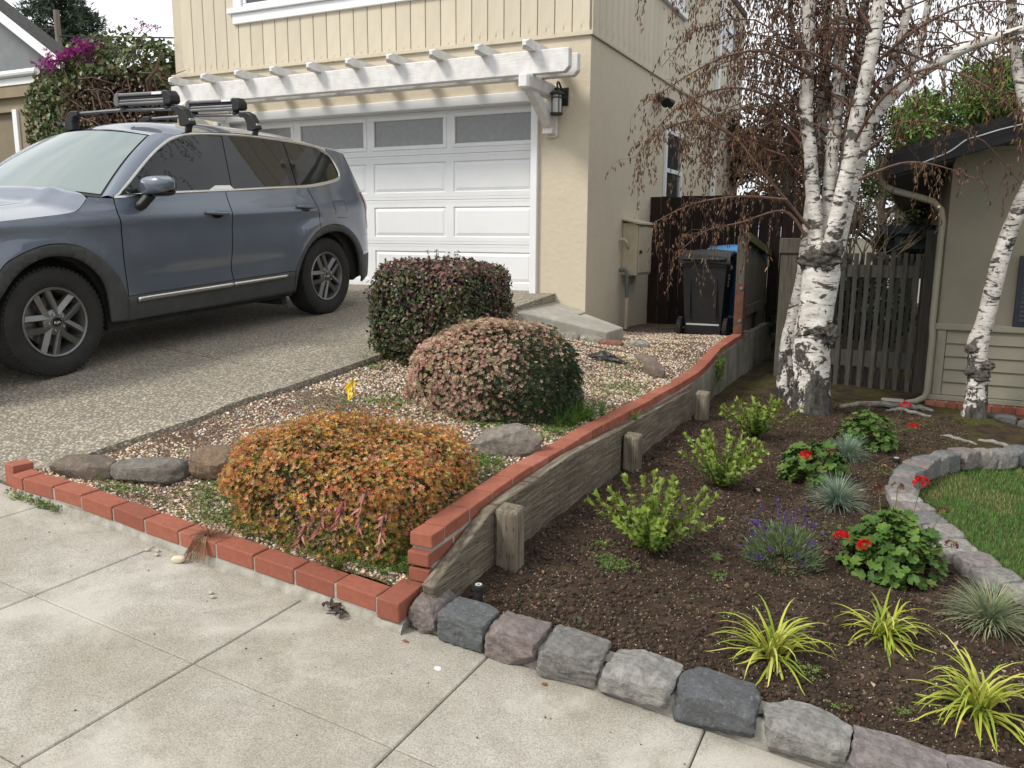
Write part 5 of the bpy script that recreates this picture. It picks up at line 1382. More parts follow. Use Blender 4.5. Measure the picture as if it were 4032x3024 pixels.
# ------------------------------------------------------------------ leaf shapes
LEAF2 = ([(0,0,0),(-.5,.42,.10),(0,1,-.02),(.5,.42,.10),(0,.5,0)], [(0,4,1),(1,4,2),(0,3,4),(4,3,2)])
def rosette(n, tilt, w=.36, stem=0.1):
    V = []; F = []
    for k in range(n):
        a = 2*pi*k/n; R = Matrix.Rotation(a, 3, 'Z') @ Matrix.Rotation(tilt*(1 if k % 2 else 1.35), 3, 'X')
        o = len(V)
        for p in [(0,stem,0),(-w*.5,stem+.45,.06),(0,stem+1,-.04),(w*.5,stem+.45,.06)]: V.append(tuple(R @ Vector(p)))
        F += [(o,o+2,o+1),(o,o+3,o+2)]
    return V, F
ROS = rosette(6, .55)
def bush_pts(n, c, r, p, lump, lscale, seed, depth, zlow=-.85):
    d = rng.standard_normal((int(n*2.2), 3)); d /= np.linalg.norm(d, axis=1, keepdims=True)
    if p > 3:   # spread evenly over a boxy shape
        q = rng.uniform(-1, 1, (len(d), 3)); ax = rng.integers(0, 3, len(d)); q[np.arange(len(d)), ax] = np.where(rng.random(len(d)) < .5, -1, 1); d = q/np.linalg.norm(q, axis=1, keepdims=True)
    d = d[d[:, 2] > zlow][:n]; n = len(d)
    rad = 1/((np.abs(d)**p).sum(1))**(1/p)
    k = rad*(1+lump*vnoise(d*rad[:, None]+seed, lscale, seed, 3))
    dep = 1-np.abs(rng.standard_normal(n))*depth
    P = np.array(c)+d*(k*dep)[:, None]*np.array(r)
    N = np.sign(d)*np.abs(d*rad[:, None])**(p-1)/np.array(r); N /= np.linalg.norm(N, axis=1, keepdims=True)
    return P, N, d, dep
def twigs(c, r, n, mat, parent, seed=0, zb=None, rad=.004, reach=.9):
    m = MB(); rr = random.Random(seed)
    for k in range(n):
        a = rr.uniform(0, 2*pi); el = rr.uniform(.15, 1.4); d = np.array([cos(a)*cos(el), sin(a)*cos(el), sin(el)])
        b0 = np.array([c[0]+rr.uniform(-.25,.25)*r[0], c[1]+rr.uniform(-.25,.25)*r[1], zb])
        tip = np.array(c)+d*np.array(r)*rr.uniform(.7, reach); mid = (b0+tip)/2+np.array([rr.uniform(-.1,.1)*r[0], rr.uniform(-.1,.1)*r[1], .1*r[2]])
        m.tube([b0, mid, tip], [rad*1.6, rad, rad*.5], 5)
    return m.build('branches', mat, parent)
MT['twig'] = M('brown_twig', (.075,.045,.03), (.13,.085,.06), 30, .85)

# orange bush at the sidewalk corner
OB = empty('orange_bush', (-2.36, 3.13, .2), 'low mounded bush with orange and yellow leaves above the brick edging', 'bush')
c, r = (-2.32, 3.09, .30), (.56, .455, .32)
P, N, d, dep = bush_pts(20000, c, r, 3.6, .17, 3.4, 3, .10, -.85)
P = P[(P[:, 1] > 2.57)]; k = len(P); N = N[:k]; d = d[:k]; dep = dep[:k]
cl = pal(k, [(.56,.21,.07),(.64,.32,.09),(.47,.35,.09),(.52,.165,.095),(.28,.28,.07),(.64,.34,.23),(.70,.54,.26),(.34,.18,.07)], [5,4,3,2.4,2.6,2,1.4,2], .2)
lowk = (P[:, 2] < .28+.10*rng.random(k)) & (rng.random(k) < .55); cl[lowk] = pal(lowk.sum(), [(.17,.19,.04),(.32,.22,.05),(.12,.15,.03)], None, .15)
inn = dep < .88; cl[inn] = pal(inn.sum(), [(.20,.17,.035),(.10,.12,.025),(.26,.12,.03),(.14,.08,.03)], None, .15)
Nn = N*.7+np.array([0, 0, .55])+.45*rng.standard_normal((k, 3))
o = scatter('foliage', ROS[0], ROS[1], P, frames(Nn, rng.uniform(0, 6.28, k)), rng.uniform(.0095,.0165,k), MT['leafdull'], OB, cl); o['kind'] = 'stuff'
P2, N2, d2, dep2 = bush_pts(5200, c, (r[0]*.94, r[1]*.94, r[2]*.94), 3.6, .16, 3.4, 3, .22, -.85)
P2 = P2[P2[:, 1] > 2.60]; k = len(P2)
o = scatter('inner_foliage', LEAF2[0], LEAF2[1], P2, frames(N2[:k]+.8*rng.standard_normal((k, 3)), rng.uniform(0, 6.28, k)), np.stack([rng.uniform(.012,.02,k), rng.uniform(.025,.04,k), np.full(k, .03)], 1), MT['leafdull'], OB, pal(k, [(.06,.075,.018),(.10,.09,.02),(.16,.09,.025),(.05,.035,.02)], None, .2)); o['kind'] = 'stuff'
twigs(c, r, 90, MT['twig'], OB, 4, .14, .0035, 1.08)
def shoots(c, r, n, parent, cols, seed, size, up=(.02,.10), name='shoot'):
    rs = np.random.default_rng(seed)
    for q in range(n):
        a = rs.uniform(0, 2*pi); el = rs.uniform(.25, 1.5); d_ = np.array([cos(a)*cos(el), sin(a)*cos(el), sin(el)]); p0 = np.array(c)+d_*np.array(r)*.93; L = rs.uniform(*up)
        tip = p0+(d_*.6+np.array([rs.uniform(-.3,.3), rs.uniform(-.3,.3), .8]))*L; m = MB(); m.tube([tuple(p0-d_*.05), tuple((p0+tip)/2), tuple(tip)], [.0022,.0017,.001], 4)
        so3 = m.build(name, MT['twig'], parent); k = rs.integers(2, 5); t = np.linspace(.35, 1, k)[:, None]
        scatter('leaves', ROS[0], ROS[1], p0*(1-t)+tip*t, frames(np.tile(tip-p0, (k,1))+.02*rs.standard_normal((k,3)), rs.uniform(0,6.28,k)), rs.uniform(size[0], size[1], k), MT['leafdull'], so3, pal(k, cols, None, .15))
shoots(c, r, 46, OB, [(.60,.30,.06),(.52,.38,.08),(.55,.20,.06)], 71, (.016,.026))
# a drooping reddish spray of longer leaves
SPV = ([(0,0,0),(-.5,.3,.05),(-.35,.65,.0),(0,1,-.12),(.35,.65,0),(.5,.3,.05)], [(0,1,2),(0,2,3),(0,3,4),(0,4,5)])
SPV4 = (SPV[0], [(0,1,2,3),(0,3,4,5)])
rs = random.Random(8)
for q in range(5):
    x0 = -2.16+q*.062; zt = .47-.05*abs(q-2.5)+rs.uniform(-.02,.02)
    pts = [(x0, 2.80, zt-.03), (x0+.02*(q-2.5), 2.70, zt), (x0+.035*(q-2.5), 2.645, zt-.05), (x0+.045*(q-2.5), 2.62, zt-.13)]
    P = []; D = []
    for t in np.linspace(.15, 1, 12):
        i = min(2, int(t*3)); f = t*3-i; p = np.array(pts[i])*(1-f)+np.array(pts[i+1])*f; P.append(p); D.append((rs.uniform(-1,1), -.5+rs.uniform(-.3,.2), -.75))
    P = np.array(P); D = np.array(D); D /= np.linalg.norm(D, axis=1, keepdims=True)
    Nz = np.cross(D, np.cross(np.array([[0,-1,.4]]), D)); Nz /= np.linalg.norm(Nz, axis=1, keepdims=True); Xx = np.cross(D, Nz); k = len(P)
    so2 = scatter('red_spray', SPV[0], SPV[1], P, np.stack([Xx, D, Nz], 2), np.stack([np.full(k, .011), rng.uniform(.035,.06,k), np.full(k, .03)], 1), MT['leafdull'], OB, pal(k, [(.36,.13,.11),(.46,.24,.19),(.28,.08,.08)], None, .12))
    MB().tube(pts, .002, 5).build('stem', MT['twig'], so2)

# pink-tipped bush
PB = empty('pink_bush', (-2.36, 4.78, .4), 'rounded bush with pale pink leaves on one side and dark green on the other', 'bush')
c, r = (-2.43, 4.80, .555), (.575, .50, .415)
P, N, d, dep = bush_pts(13500, c, r, 2.3, .16, 2.4, 9, .08, -.8); k = len(P)
side = d[:, 0]*.95+d[:, 1]*.10-d[:, 2]*.42+.25*vnoise(P, 6, 7)
pink = side+.28*rng.standard_normal(k) < .26
cl = pal(k, [(.030,.052,.030),(.045,.070,.035),(.06,.085,.03)], None, .2)
cl[pink] = pal(pink.sum(), [(.54,.31,.25),(.64,.48,.37),(.50,.42,.26),(.40,.25,.18),(.60,.35,.30),(.28,.26,.12)], [4,3,2.4,2,2,1.6], .15)
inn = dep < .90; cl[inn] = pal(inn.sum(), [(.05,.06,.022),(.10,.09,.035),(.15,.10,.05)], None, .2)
o = scatter('foliage', ROS[0], ROS[1], P, frames(N*.8+np.array([0,0,.4])+.45*rng.standard_normal((k,3)), rng.uniform(0,6.28,k)), rng.uniform(.0135,.021,k), MT['leafdull'], PB, cl); o['kind'] = 'stuff'
P2, N2, d2, dep2 = bush_pts(5000, c, tuple(.95*q for q in r), 2.3, .16, 2.4, 9, .2, -.8); k = len(P2)
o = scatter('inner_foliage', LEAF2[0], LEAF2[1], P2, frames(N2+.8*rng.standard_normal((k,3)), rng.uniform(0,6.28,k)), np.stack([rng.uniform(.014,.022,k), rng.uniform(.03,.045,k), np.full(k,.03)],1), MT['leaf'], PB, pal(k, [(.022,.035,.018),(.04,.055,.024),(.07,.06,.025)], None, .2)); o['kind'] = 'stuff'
twigs(c, r, 50, MT['twig'], PB, 5, .38, .0035, 1.0)
shoots(c, r, 34, PB, [(.48,.28,.2),(.40,.36,.2),(.10,.12,.05)], 72, (.015,.022), (.01,.07))

# clipped burgundy hedge
HB = empty('clipped_hedge', (-3.2, 5.6, .55), 'boxy clipped hedge with burgundy and dark green leaves beside the driveway', 'hedge')
c, r = (-3.30, 5.60, .92), (.48, .47, .42)
P, N, d, dep = bush_pts(11500, c, r, 4.2, .13, 2.6, 17, .06, -.9); k = len(P)
burg = (N[:, 2]*.5+d[:, 0]*.15+.35*vnoise(P, 5, 2)+.3*rng.standard_normal(k)) > .24
cl = pal(k, [(.075,.105,.040),(.10,.13,.046),(.06,.085,.038),(.11,.085,.05),(.16,.16,.05)], [3,3,3,1.6,.7], .2)
cl[burg] = pal(burg.sum(), [(.17,.065,.072),(.22,.09,.08),(.12,.05,.06),(.25,.13,.09),(.16,.13,.08),(.09,.10,.045)], [3,2.5,3,1.4,1.6,1.6], .2)
o = scatter('foliage', LEAF2[0], LEAF2[1], P, frames(N+.55*rng.standard_normal((k,3)), rng.uniform(0,6.28,k)), np.stack([rng.uniform(.017,.026,k), rng.uniform(.028,.044,k), np.full(k,.03)],1), MT['leaf'], HB, cl); o['kind'] = 'stuff'
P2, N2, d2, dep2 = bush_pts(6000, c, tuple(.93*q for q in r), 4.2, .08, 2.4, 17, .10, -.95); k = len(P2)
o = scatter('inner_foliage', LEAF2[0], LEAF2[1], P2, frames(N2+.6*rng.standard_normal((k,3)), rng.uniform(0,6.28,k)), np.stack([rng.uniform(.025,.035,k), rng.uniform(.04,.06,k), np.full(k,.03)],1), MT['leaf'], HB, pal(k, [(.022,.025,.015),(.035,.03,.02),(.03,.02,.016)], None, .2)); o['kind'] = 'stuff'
twigs(c, r, 40, MT['twig'], HB, 6, .56, .005, .98)
shoots(c, (r[0]*1.02, r[1]*1.02, r[2]*1.04), 40, HB, [(.15,.05,.06),(.20,.08,.07),(.09,.10,.04)], 73, (.016,.024), (.01,.06))

# bougainvillea between the houses
BV_ = empty('bougainvillea', (-11, 8.9, 1.5), 'bougainvillea hedge with magenta blooms and a bare brown patch', 'hedge')
def boug(n, c, r, p, seed, depth):
    return bush_pts(n, c, r, p, .16, 1.4, seed, depth, -.95)
Ps, Ns = [], []
for (n, c, r, s) in ((6500, (-11.5,9.0,3.0), (.95,.65,.98), 41), (6500, (-10.45,8.95,3.25), (1.15,.62,1.05), 42), (2200, (-11.2,8.95,2.1), (1.4,.5,.8), 43)):
    a, b_, d_, e_ = boug(n, c, r, 3.6, s, .09); Ps.append(a); Ns.append(b_)
P = np.concatenate(Ps); N = np.concatenate(Ns); keep = P[:, 1] < 9.15; P = P[keep]; N = N[keep]; k = len(P)
nz_ = .35*vnoise(P, 1.6, 8)
dead = ((((P[:, 0]+10.35)/1.05)**2+((P[:, 2]-3.15)/.62)**2)+nz_ < 1.0) & (P[:, 2] < 3.95)
cl = pal(k, [(.07,.105,.03),(.10,.14,.04),(.05,.075,.024),(.15,.16,.05),(.17,.10,.055)], [3,3,2,1.4,1], .2)
cl[dead] = pal(dead.sum(), [(.15,.095,.06),(.12,.07,.045),(.20,.13,.085),(.08,.055,.035),(.28,.21,.145)], [3,3,2,2,.5], .2)
thin = ~dead | (rng.random(k) < .75)
sz = np.where(dead, .6, 1.)[:, None]*np.stack([rng.uniform(.05,.075,k), rng.uniform(.07,.11,k), np.full(k,.08)],1)
o = scatter('foliage', LEAF2[0], LEAF2[1], P[thin], frames(N[thin]+.6*rng.standard_normal((thin.sum(),3)), rng.uniform(0,6.28,thin.sum())), sz[thin], MT['leaf'], BV_, cl[thin]); o['kind'] = 'stuff'
k = 330; P = np.stack([rng.uniform(-11.75,-10.55,k), rng.uniform(8.25,8.6,k), np.zeros(k)],1); P[:, 2] = 3.93+.20*(P[:, 0]+11.75)/1.2+.05*rng.standard_normal(k)
P = np.concatenate([P, np.stack([rng.uniform(-9.75,-9.45,14), rng.uniform(8.3,8.6,14), rng.uniform(4.22,4.40,14)],1)]); k = len(P)
o = scatter('flowers', ROS[0], ROS[1], P, frames(np.array([[0,-.6,.6]])+.6*rng.standard_normal((k,3)), rng.uniform(0,6.28,k)), rng.uniform(.035,.055,k), MT['petal'], BV_, pal(k, [(.27,.018,.17),(.36,.035,.235),(.21,.014,.14)], None, .12)); o['kind'] = 'stuff'
m = MB(); rs = random.Random(3)
for q in range(110):
    x0 = rs.uniform(-11.3,-9.5); z0 = rs.uniform(2.3,3.9); a = rs.uniform(-1.2,1.2)+(pi if rs.random() < .3 else 0); L = rs.uniform(.25,.75); y = rs.uniform(8.28,8.55)
    m.tube([(x0,y,z0),(x0+L*.5*cos(a),y-.06,z0+L*.5*sin(a)),(x0+L*cos(a),y+rs.uniform(-.1,.1),z0+L*sin(a)-.08)], [.011,.008,.004], 4)
m.tube([(-9.55,8.4,3.35),(-9.25,8.1,3.52),(-8.95,8.0,3.62),(-8.85,8.0,3.82)], [.03,.025,.02,.008], 6)
m.build('branches', MT['twig'], BV_)
MB().box((-12.4,9.18,1.0), (-9.4,9.24,4.0)).build('trellis', MT['darkwood'], BV_)

# ------------------------------------------------------------------ soil bed plants
def gz(x, y): return float(zso(np.array([x]), np.array([y]))[0])
OVAL = ([(0,0,0),(-.42,.28,.08),(-.46,.62,.08),(0,1,-.03),(.46,.62,.08),(.42,.28,.08),(0,.5,-.02)], [(0,6,1),(1,6,2),(2,6,3),(0,5,6),(5,4,6),(4,3,6)])
def shrub(x, y, h, w, seed, label, nst=22):
    z = gz(x, y); E = empty('young_shrub', (x, y, z), label, 'shrub', 'young green shrubs in the soil bed'); rs = np.random.default_rng(seed)
    for k in range(nst):
        a = rs.uniform(0, 2*pi); out_ = rs.uniform(.15, 1.)**.7; L = h*(1.12-.35*out_)*rs.uniform(.8, 1.08)
        tip = np.array([cos(a)*w*.5*out_, sin(a)*w*.5*out_, L]); ctrl = np.array([tip[0]*.28, tip[1]*.28, L*.30])
        t = np.linspace(0, 1, 9)[:, None]; C_ = 2*(1-t)*t*ctrl+t*t*tip
        pts = C_+np.array([x, y, z-.01])
        m = MB(); m.tube([tuple(p) for p in pts], list(np.linspace(.0035,.0012,9)), 5); SV = np.array(m.V); SFq = m.F
        nl = int(52*L/.38)+8; tl = np.sort(np.concatenate([rs.uniform(.22, 1, nl), np.full(8, .985)])); tt = tl[:, None]
        LP = 2*(1-tt)*tt*ctrl+tt*tt*tip+np.array([x, y, z-.01]); dirv = 2*(1-2*tt)*ctrl+2*tt*tip; dirv /= np.linalg.norm(dirv, axis=1, keepdims=True)
        ra = rs.standard_normal((len(tl), 3)); ra -= dirv*(ra*dirv).sum(1, keepdims=True); ra /= np.linalg.norm(ra, axis=1, keepdims=True)
        D = dirv*np.where(tl > .9, 1.2, .62)[:, None]+ra*.75; D /= np.linalg.norm(D, axis=1, keepdims=True)
        Nn = dirv-D*(dirv*D).sum(1, keepdims=True)+.05*rs.standard_normal((len(tl),3)); Nn /= np.linalg.norm(Nn, axis=1, keepdims=True); X_ = np.cross(D, Nn); Nn = np.cross(X_, D)
        R = np.stack([X_, D, Nn], 2); S = np.stack([rs.uniform(.015,.021,len(tl)), rs.uniform(.028,.046,len(tl)), np.full(len(tl),.02)],1)
        TV = np.array(OVAL[0]); V = np.einsum('nij,nkj->nki', R, TV[None]*S[:, None, :])+LP[:, None, :]
        F = [tuple(f) for f in (np.array(OVAL[1])[None]+(np.arange(len(tl))*len(TV))[:, None, None]+len(SV)).reshape(-1, 3)]
        c1 = np.array([.13,.21,.034]); c2 = np.array([.42,.52,.10]); f = np.clip((tl-.55)/.45, 0, 1)[:, None]*(.45+.55*out_*0+.0)+rs.uniform(-.1,.18,(len(tl),1))
        lc = np.clip(c1+(c2-c1)*np.clip(f, 0, 1), .01, .9)*(1+.12*rs.standard_normal((len(tl),1)))
        col = np.concatenate([np.tile(np.array([.16,.075,.04]), (len(SV),1)), np.repeat(lc, len(TV), 0)])
        np_mesh('leafy_stem', np.concatenate([SV, V.reshape(-1,3)]), list(SFq)+F, MT['leaf'], E, False, np.clip(col, .005, .9))
    return E
shrub(-1.02, 3.70, .345, .66, 1, 'bright green young shrub opposite the square front timber post', 32)
shrub(-.94, 4.97, .33, .64, 2, 'bright green young shrub between the other two shrubs', 32)
shrub(-.97, 6.45, .30, .64, 3, 'bright green young shrub closest to the birch trunk', 28)

def blade_set(name, x, y, n, Lr, w, spread, cols, seed, parent, droop=1., each=False, mat='grass', z=None):
    rs = np.random.default_rng(seed); z = gz(x, y) if z is None else z
    allV, allF, allC = [], [], []; ns = 7
    for k in range(n):
        a = rs.uniform(0, 2*pi); L = rs.uniform(*Lr); el = rs.uniform(*spread); dr = droop*rs.uniform(.6, 1.25)
        b0 = np.array([x+rs.normal(0, .013)*3*w/.01*.33, y+rs.normal(0, .013)*3*w/.01*.33, z-.006]); V = []; ca, sa = cos(a), sin(a); th = el; p = b0.copy(); tw = rs.uniform(-.3,.3)
        for i in range(ns+1):
            t = i/ns; ww = w*(1-.15*t)*(1-t**3.2)*.5+.0003
            sx = np.array([-sa, ca, 0])*ww; up = np.array([-ca*sin(th), -sa*sin(th), cos(th)])
            V += [p-sx+up*ww*.35, p+sx+up*ww*.35] if True else []
            p = p+np.array([ca*cos(th), sa*cos(th), sin(th)])*L/ns; th -= dr*(.35+.9*t)*.42
            a2 = tw/ns; ca, sa = ca*cos(a2)-sa*sin(a2), sa*cos(a2)+ca*sin(a2)
            p[2] = max(p[2], z+.004)
        F = [(2*i, 2*i+1, 2*i+3, 2*i+2) for i in range(ns)]
        c0 = np.array(cols[rs.integers(len(cols))])*(1+.1*rs.standard_normal()); cc = np.stack([c0*(.8+.35*i/ns) for i in range(ns+1) for _ in (0, 1)])
        if each:
            np_mesh(name, np.array(V), F, MT[mat], parent, True, np.clip(cc, .01, .9))
        else:
            o = sum(map(len, allV)); allV.append(np.array(V)); allF += [tuple(i+o for i in f) for f in F]; allC.append(cc)
    if not each:
        return np_mesh(name, np.concatenate(allV), allF, MT[mat], parent, True, np.clip(np.concatenate(allC), .01, .9))
def lily(x, y, seed, label, n=80, Lr=(.16,.30)):
    E = empty('daylily', (x, y, gz(x, y)), label, 'daylily', 'yellow green daylilies by the stone border')
    blade_set('blade', x, y, n, Lr, .0105, (.25, 1.45), [(.42,.44,.05),(.50,.52,.08),(.30,.37,.045),(.56,.55,.14),(.24,.32,.04)], seed, E, 1.0, True)
lily(-.35, 2.98, 11, 'yellow green daylily in line with the blue grey border stone'); lily(.02, 3.42, 12, 'upright yellow green daylily standing back from the border, beside the red geranium', 64, (.15,.29)); lily(.33, 2.99, 13, 'wide sprawling yellow green daylily below the straw tipped grass tuft', 84, (.18,.33))
def fescue(x, y, h, seed, label, cols, n=520):
    E = empty('fescue_tuft', (x, y, gz(x, y)), label, 'grass tuft', 'blue grey grass tufts')
    o = blade_set('blades', x, y, n, (h*.8, h*1.25), .0030, (.35, 1.5), cols, seed, E, .55); o['kind'] = 'stuff'
BG = [(.20,.29,.22),(.26,.35,.27),(.15,.23,.17),(.34,.38,.26)]
fescue(-.275, 4.99, .20, 21, 'blue grey grass tuft between the lavender and the lawn stones', BG); fescue(-.30, 6.2, .19, 22, 'blue grey grass tuft between the two smaller geraniums', BG); fescue(.42, 3.77, .20, 23, 'grass tuft with straw coloured tips outside the stone ring', [(.22,.29,.18),(.30,.34,.18),(.45,.42,.24),(.17,.24,.14)])

# geraniums
MT['gleaf'] = (lambda b: (b.set(b.mix(b.ramp(b.noise(26, 4), [(.42, 0.), (.62, .6)]), b.ramp(b.rand(), [(0, (.030,.075,.012)), (.6, (.065,.14,.020)), (.9, (.12,.20,.032)), (1, (.09,.075,.03))]), (.055,.095,.016)), .55, None, 0, .3)))(NB('geranium_leaf'))
V = [(0,0,0)]; F = []; nr = 28
for ring_, rr_ in ((1, .55), (2, 1.)):
    for k in range(nr):
        a = .28+2*pi*k/nr*(1-.56/6.28); sc = rr_*(1+.09*cos(k*pi*.5*1.)) if ring_ == 2 else rr_
        V.append((sc*sin(a)*.5, -sc*cos(a)*.5+.0, .12*sc*sc+.06*(ring_-1)*sin(k*pi/2)))
for k in range(nr-1): F += [(0, 1+k, 2+k), (1+k, 1+nr+k, 2+nr+k, 2+k)]
GLEAF = bpy.data.meshes.new('leaf'); GLEAF.from_pydata(V, [], F); GLEAF.update(); GLEAF.materials.append(MT['gleaf']); GLEAF.polygons.foreach_set('use_smooth', [True]*len(GLEAF.polygons))
def geranium(x, y, w, h, seed, label, heads, nl=115):
    z = gz(x, y); E = empty('geranium', (x, y, z), label, 'geranium', 'red geraniums in the soil bed'); rs = np.random.default_rng(seed)
    st = MB()
    for k in range(nl):
        a = rs.uniform(0, 2*pi); el = asin(rs.uniform(.0, 1)**.8); rr = rs.uniform(.72, 1.06)
        p = np.array([cos(a)*cos(el)*w*.5*rr, sin(a)*cos(el)*w*.5*rr, max(.025, sin(el)*h*rr*.92)])
        n_ = np.array([cos(a)*cos(el)*.75, sin(a)*cos(el)*.75, .55+sin(el)])+.28*rs.standard_normal(3)
        q = Vector(n_).to_track_quat('Z', 'Y') @ Matrix.Rotation(rs.uniform(0, 6.28), 3, 'Z').to_quaternion()
        o = link('leaf', GLEAF, E); o.location = p; o.rotation_euler = q.to_euler(); s = rs.uniform(.046,.074); o.scale = (s, s, s)
        if k % 2 == 0: st.tube([(x+p[0]*.1, y+p[1]*.1, z), (x+p[0]*.55, y+p[1]*.55, z+p[2]*.75), (x+p[0], y+p[1], z+p[2])], .0024, 4)
    st.build('stems', MT['stemgreen'], E)
    for (dx, dy, hz, full) in heads:
        fs = MB(); top = (x+dx, y+dy, z+hz); fs.tube([(x+dx*.6, y+dy*.6, z+h*.5), top], .0022, 5); fso = fs.build('flower_stalk', MT['stemgreen'], E)
        n_ = 26 if full else 12; dd = rs.standard_normal((n_,3)); dd[:, 2] = np.abs(dd[:, 2])+.1; dd /= np.linalg.norm(dd, axis=1, keepdims=True)
        P = np.array(top)+dd*(.030 if full else .022)
        scatter('flower_head', ROS[0], ROS[1], P, frames(dd, rs.uniform(0,6.28,n_)), np.full(n_, .016), MT['petal'], E, pal(n_, [(.55,.006,.008),(.66,.012,.014),(.42,.004,.008)] if full else [(.17,.03,.03),(.22,.19,.07),(.11,.03,.02)], None, .1))
MT['stemgreen'] = M('green_stem', (.10,.15,.035), (.16,.12,.05), 20, .7)
geranium(.03, 4.16, .45, .33, 31, 'large red geranium touching the lawn stone ring', [(-.22,-.16,.20,1),(-.12,-.20,.185,1),(.10,.10,.44,1),(-.08,.16,.36,0),(.20,.03,.33,0),(.24,-.10,.22,0),(.0,.13,.40,0)], 290)
geranium(-.47, 5.55, .43, .28, 32, 'red geranium with a single small bloom beside the middle shrub', [(-.03,-.22,.20,1),(.12,-.15,.22,0)], 230)
geranium(-.20, 6.68, .42, .28, 33, 'red geranium with two stalked blooms below the big birch', [(.25,.04,.33,1),(.31,-.05,.19,1),(.0,.1,.30,0)], 200)

# lavender
x, y = -.44, 3.92; z = gz(x, y)
LV = empty('lavender', (x, y, z), 'lavender clump with purple flower spikes in the soil bed', 'lavender')
rs = np.random.default_rng(77); k = 1500
d = rs.standard_normal((k,3)); d[:, 2] = np.abs(d[:, 2]); d /= np.linalg.norm(d, axis=1, keepdims=True)
P = np.array([x, y, z+.01])+d*rs.uniform(.55, 1.03, (k,1))*np.array([.175,.175,.185])
D = d+.35*rs.standard_normal((k,3))+np.array([0,0,.35]); D /= np.linalg.norm(D, axis=1, keepdims=True); sd_ = np.cross(D, rs.standard_normal((k,3))); sd_ /= np.linalg.norm(sd_, axis=1, keepdims=True)
o = scatter('foliage', SPV[0], SPV[1], P, np.stack([sd_, D, np.cross(sd_, D)], 2), np.stack([rs.uniform(.004,.0065,k), rs.uniform(.028,.05,k), np.full(k,.02)],1), MT['leafdull'], LV, pal(k, [(.12,.18,.07),(.17,.24,.11),(.08,.13,.05),(.24,.28,.16)], None, .15)); o['kind'] = 'stuff'
st = MB(); SPd = rosette(5, .9, .6, 0.)
for q in range(38):
    a = rs.uniform(0, 2*pi); el = rs.uniform(.25, 1.35); L = rs.uniform(.20,.33); top = np.array([x+cos(a)*cos(el)*L*.85, y+sin(a)*cos(el)*L*.85, z+sin(el)*L])
    if q % 3 == 0: top[:2] += np.array([-.05, .04])
    st.tube([(x+cos(a)*.05, y+sin(a)*.05, z+.08), tuple(top)], .0011, 4)
    n_ = 16; t = np.linspace(0, 1, n_)[:, None]; ax = (top-np.array([x, y, z+.05])); ax /= np.linalg.norm(ax); PP = top-ax*(.045*t)+.0035*rs.standard_normal((n_,3))
    scatter('flower_spike', SPd[0], SPd[1], PP, frames(np.tile(ax, (n_,1))+.7*rs.standard_normal((n_,3)), rs.uniform(0,6.28,n_)), np.full(n_, .0085), MT['petal'], LV, pal(n_, [(.13,.075,.30),(.19,.11,.42),(.09,.05,.20)], None, .12))
st.build('stems', MT['stemgreen'], LV)
# ------------------------------------------------------------------ birches
def birch_mat():
    b = NB('birch_bark'); z = b.xyz()[2]
    white = b.ramp(b.noise(7, 5, .6, b.co((1, 1, 2.2))), [(.32, (.42,.385,.345)), (.48, (.58,.545,.50)), (.62, (.72,.69,.65))])
    dash = b.ramp(b.noise(5.5, 6, .66, b.co((1.6, 1.6, 9)), dist=.4), [(.585, 0.), (.625, 1.)])
    scar = b.ramp(b.noise(4.2, 5, .65, b.co((1.1, 1.1, 2.6)), dist=.9), [(.545, 0.), (.575, 1.)])
    c = b.mix(dash, white, (.075,.062,.052)); c = b.mix(scar, c, b.ramp(b.noise(30, 5, .7), [(.35, (.03,.026,.022)), (.7, (.15,.135,.12))]))
    low = b.n('ShaderNodeMapRange'); low.inputs[1].default_value = .92; low.inputs[2].default_value = -.25; b.l(z, low.inputs[0])
    fac = b.math('ADD', low.outputs[0], b.math('MULTIPLY', b.math('SUBTRACT', b.noise(4.5, 6, .68, b.co((1.5,1.5,.8))), .5), 3.2))
    rough = b.ramp(fac, [(.46, 0.), (.56, 1.)])
    fiss = b.noise(9, 7, .7, b.co((2.2, 2.2, .8))); gc_ = b.ramp(fiss, [(.36, (.025,.022,.018)), (.5, (.085,.078,.067)), (.68, (.20,.185,.165))])
    c = b.mix(rough, c, gc_)
    nb = b.bump(b.math('MULTIPLY', rough, fiss), 1., .05); nb = b.bump(b.noise(24, 6, .65, b.co((1,1,3))), .35, .006, nb)
    return b.set(c, .8, nb, 0, .3)
MT['birch'] = birch_mat()
MT['btwig'] = M('reddish_twig', (.085,.045,.032), (.15,.085,.062), 20, .75)
MT['catkin'] = leaf_mat('catkin_brown', .8, .15, .15)
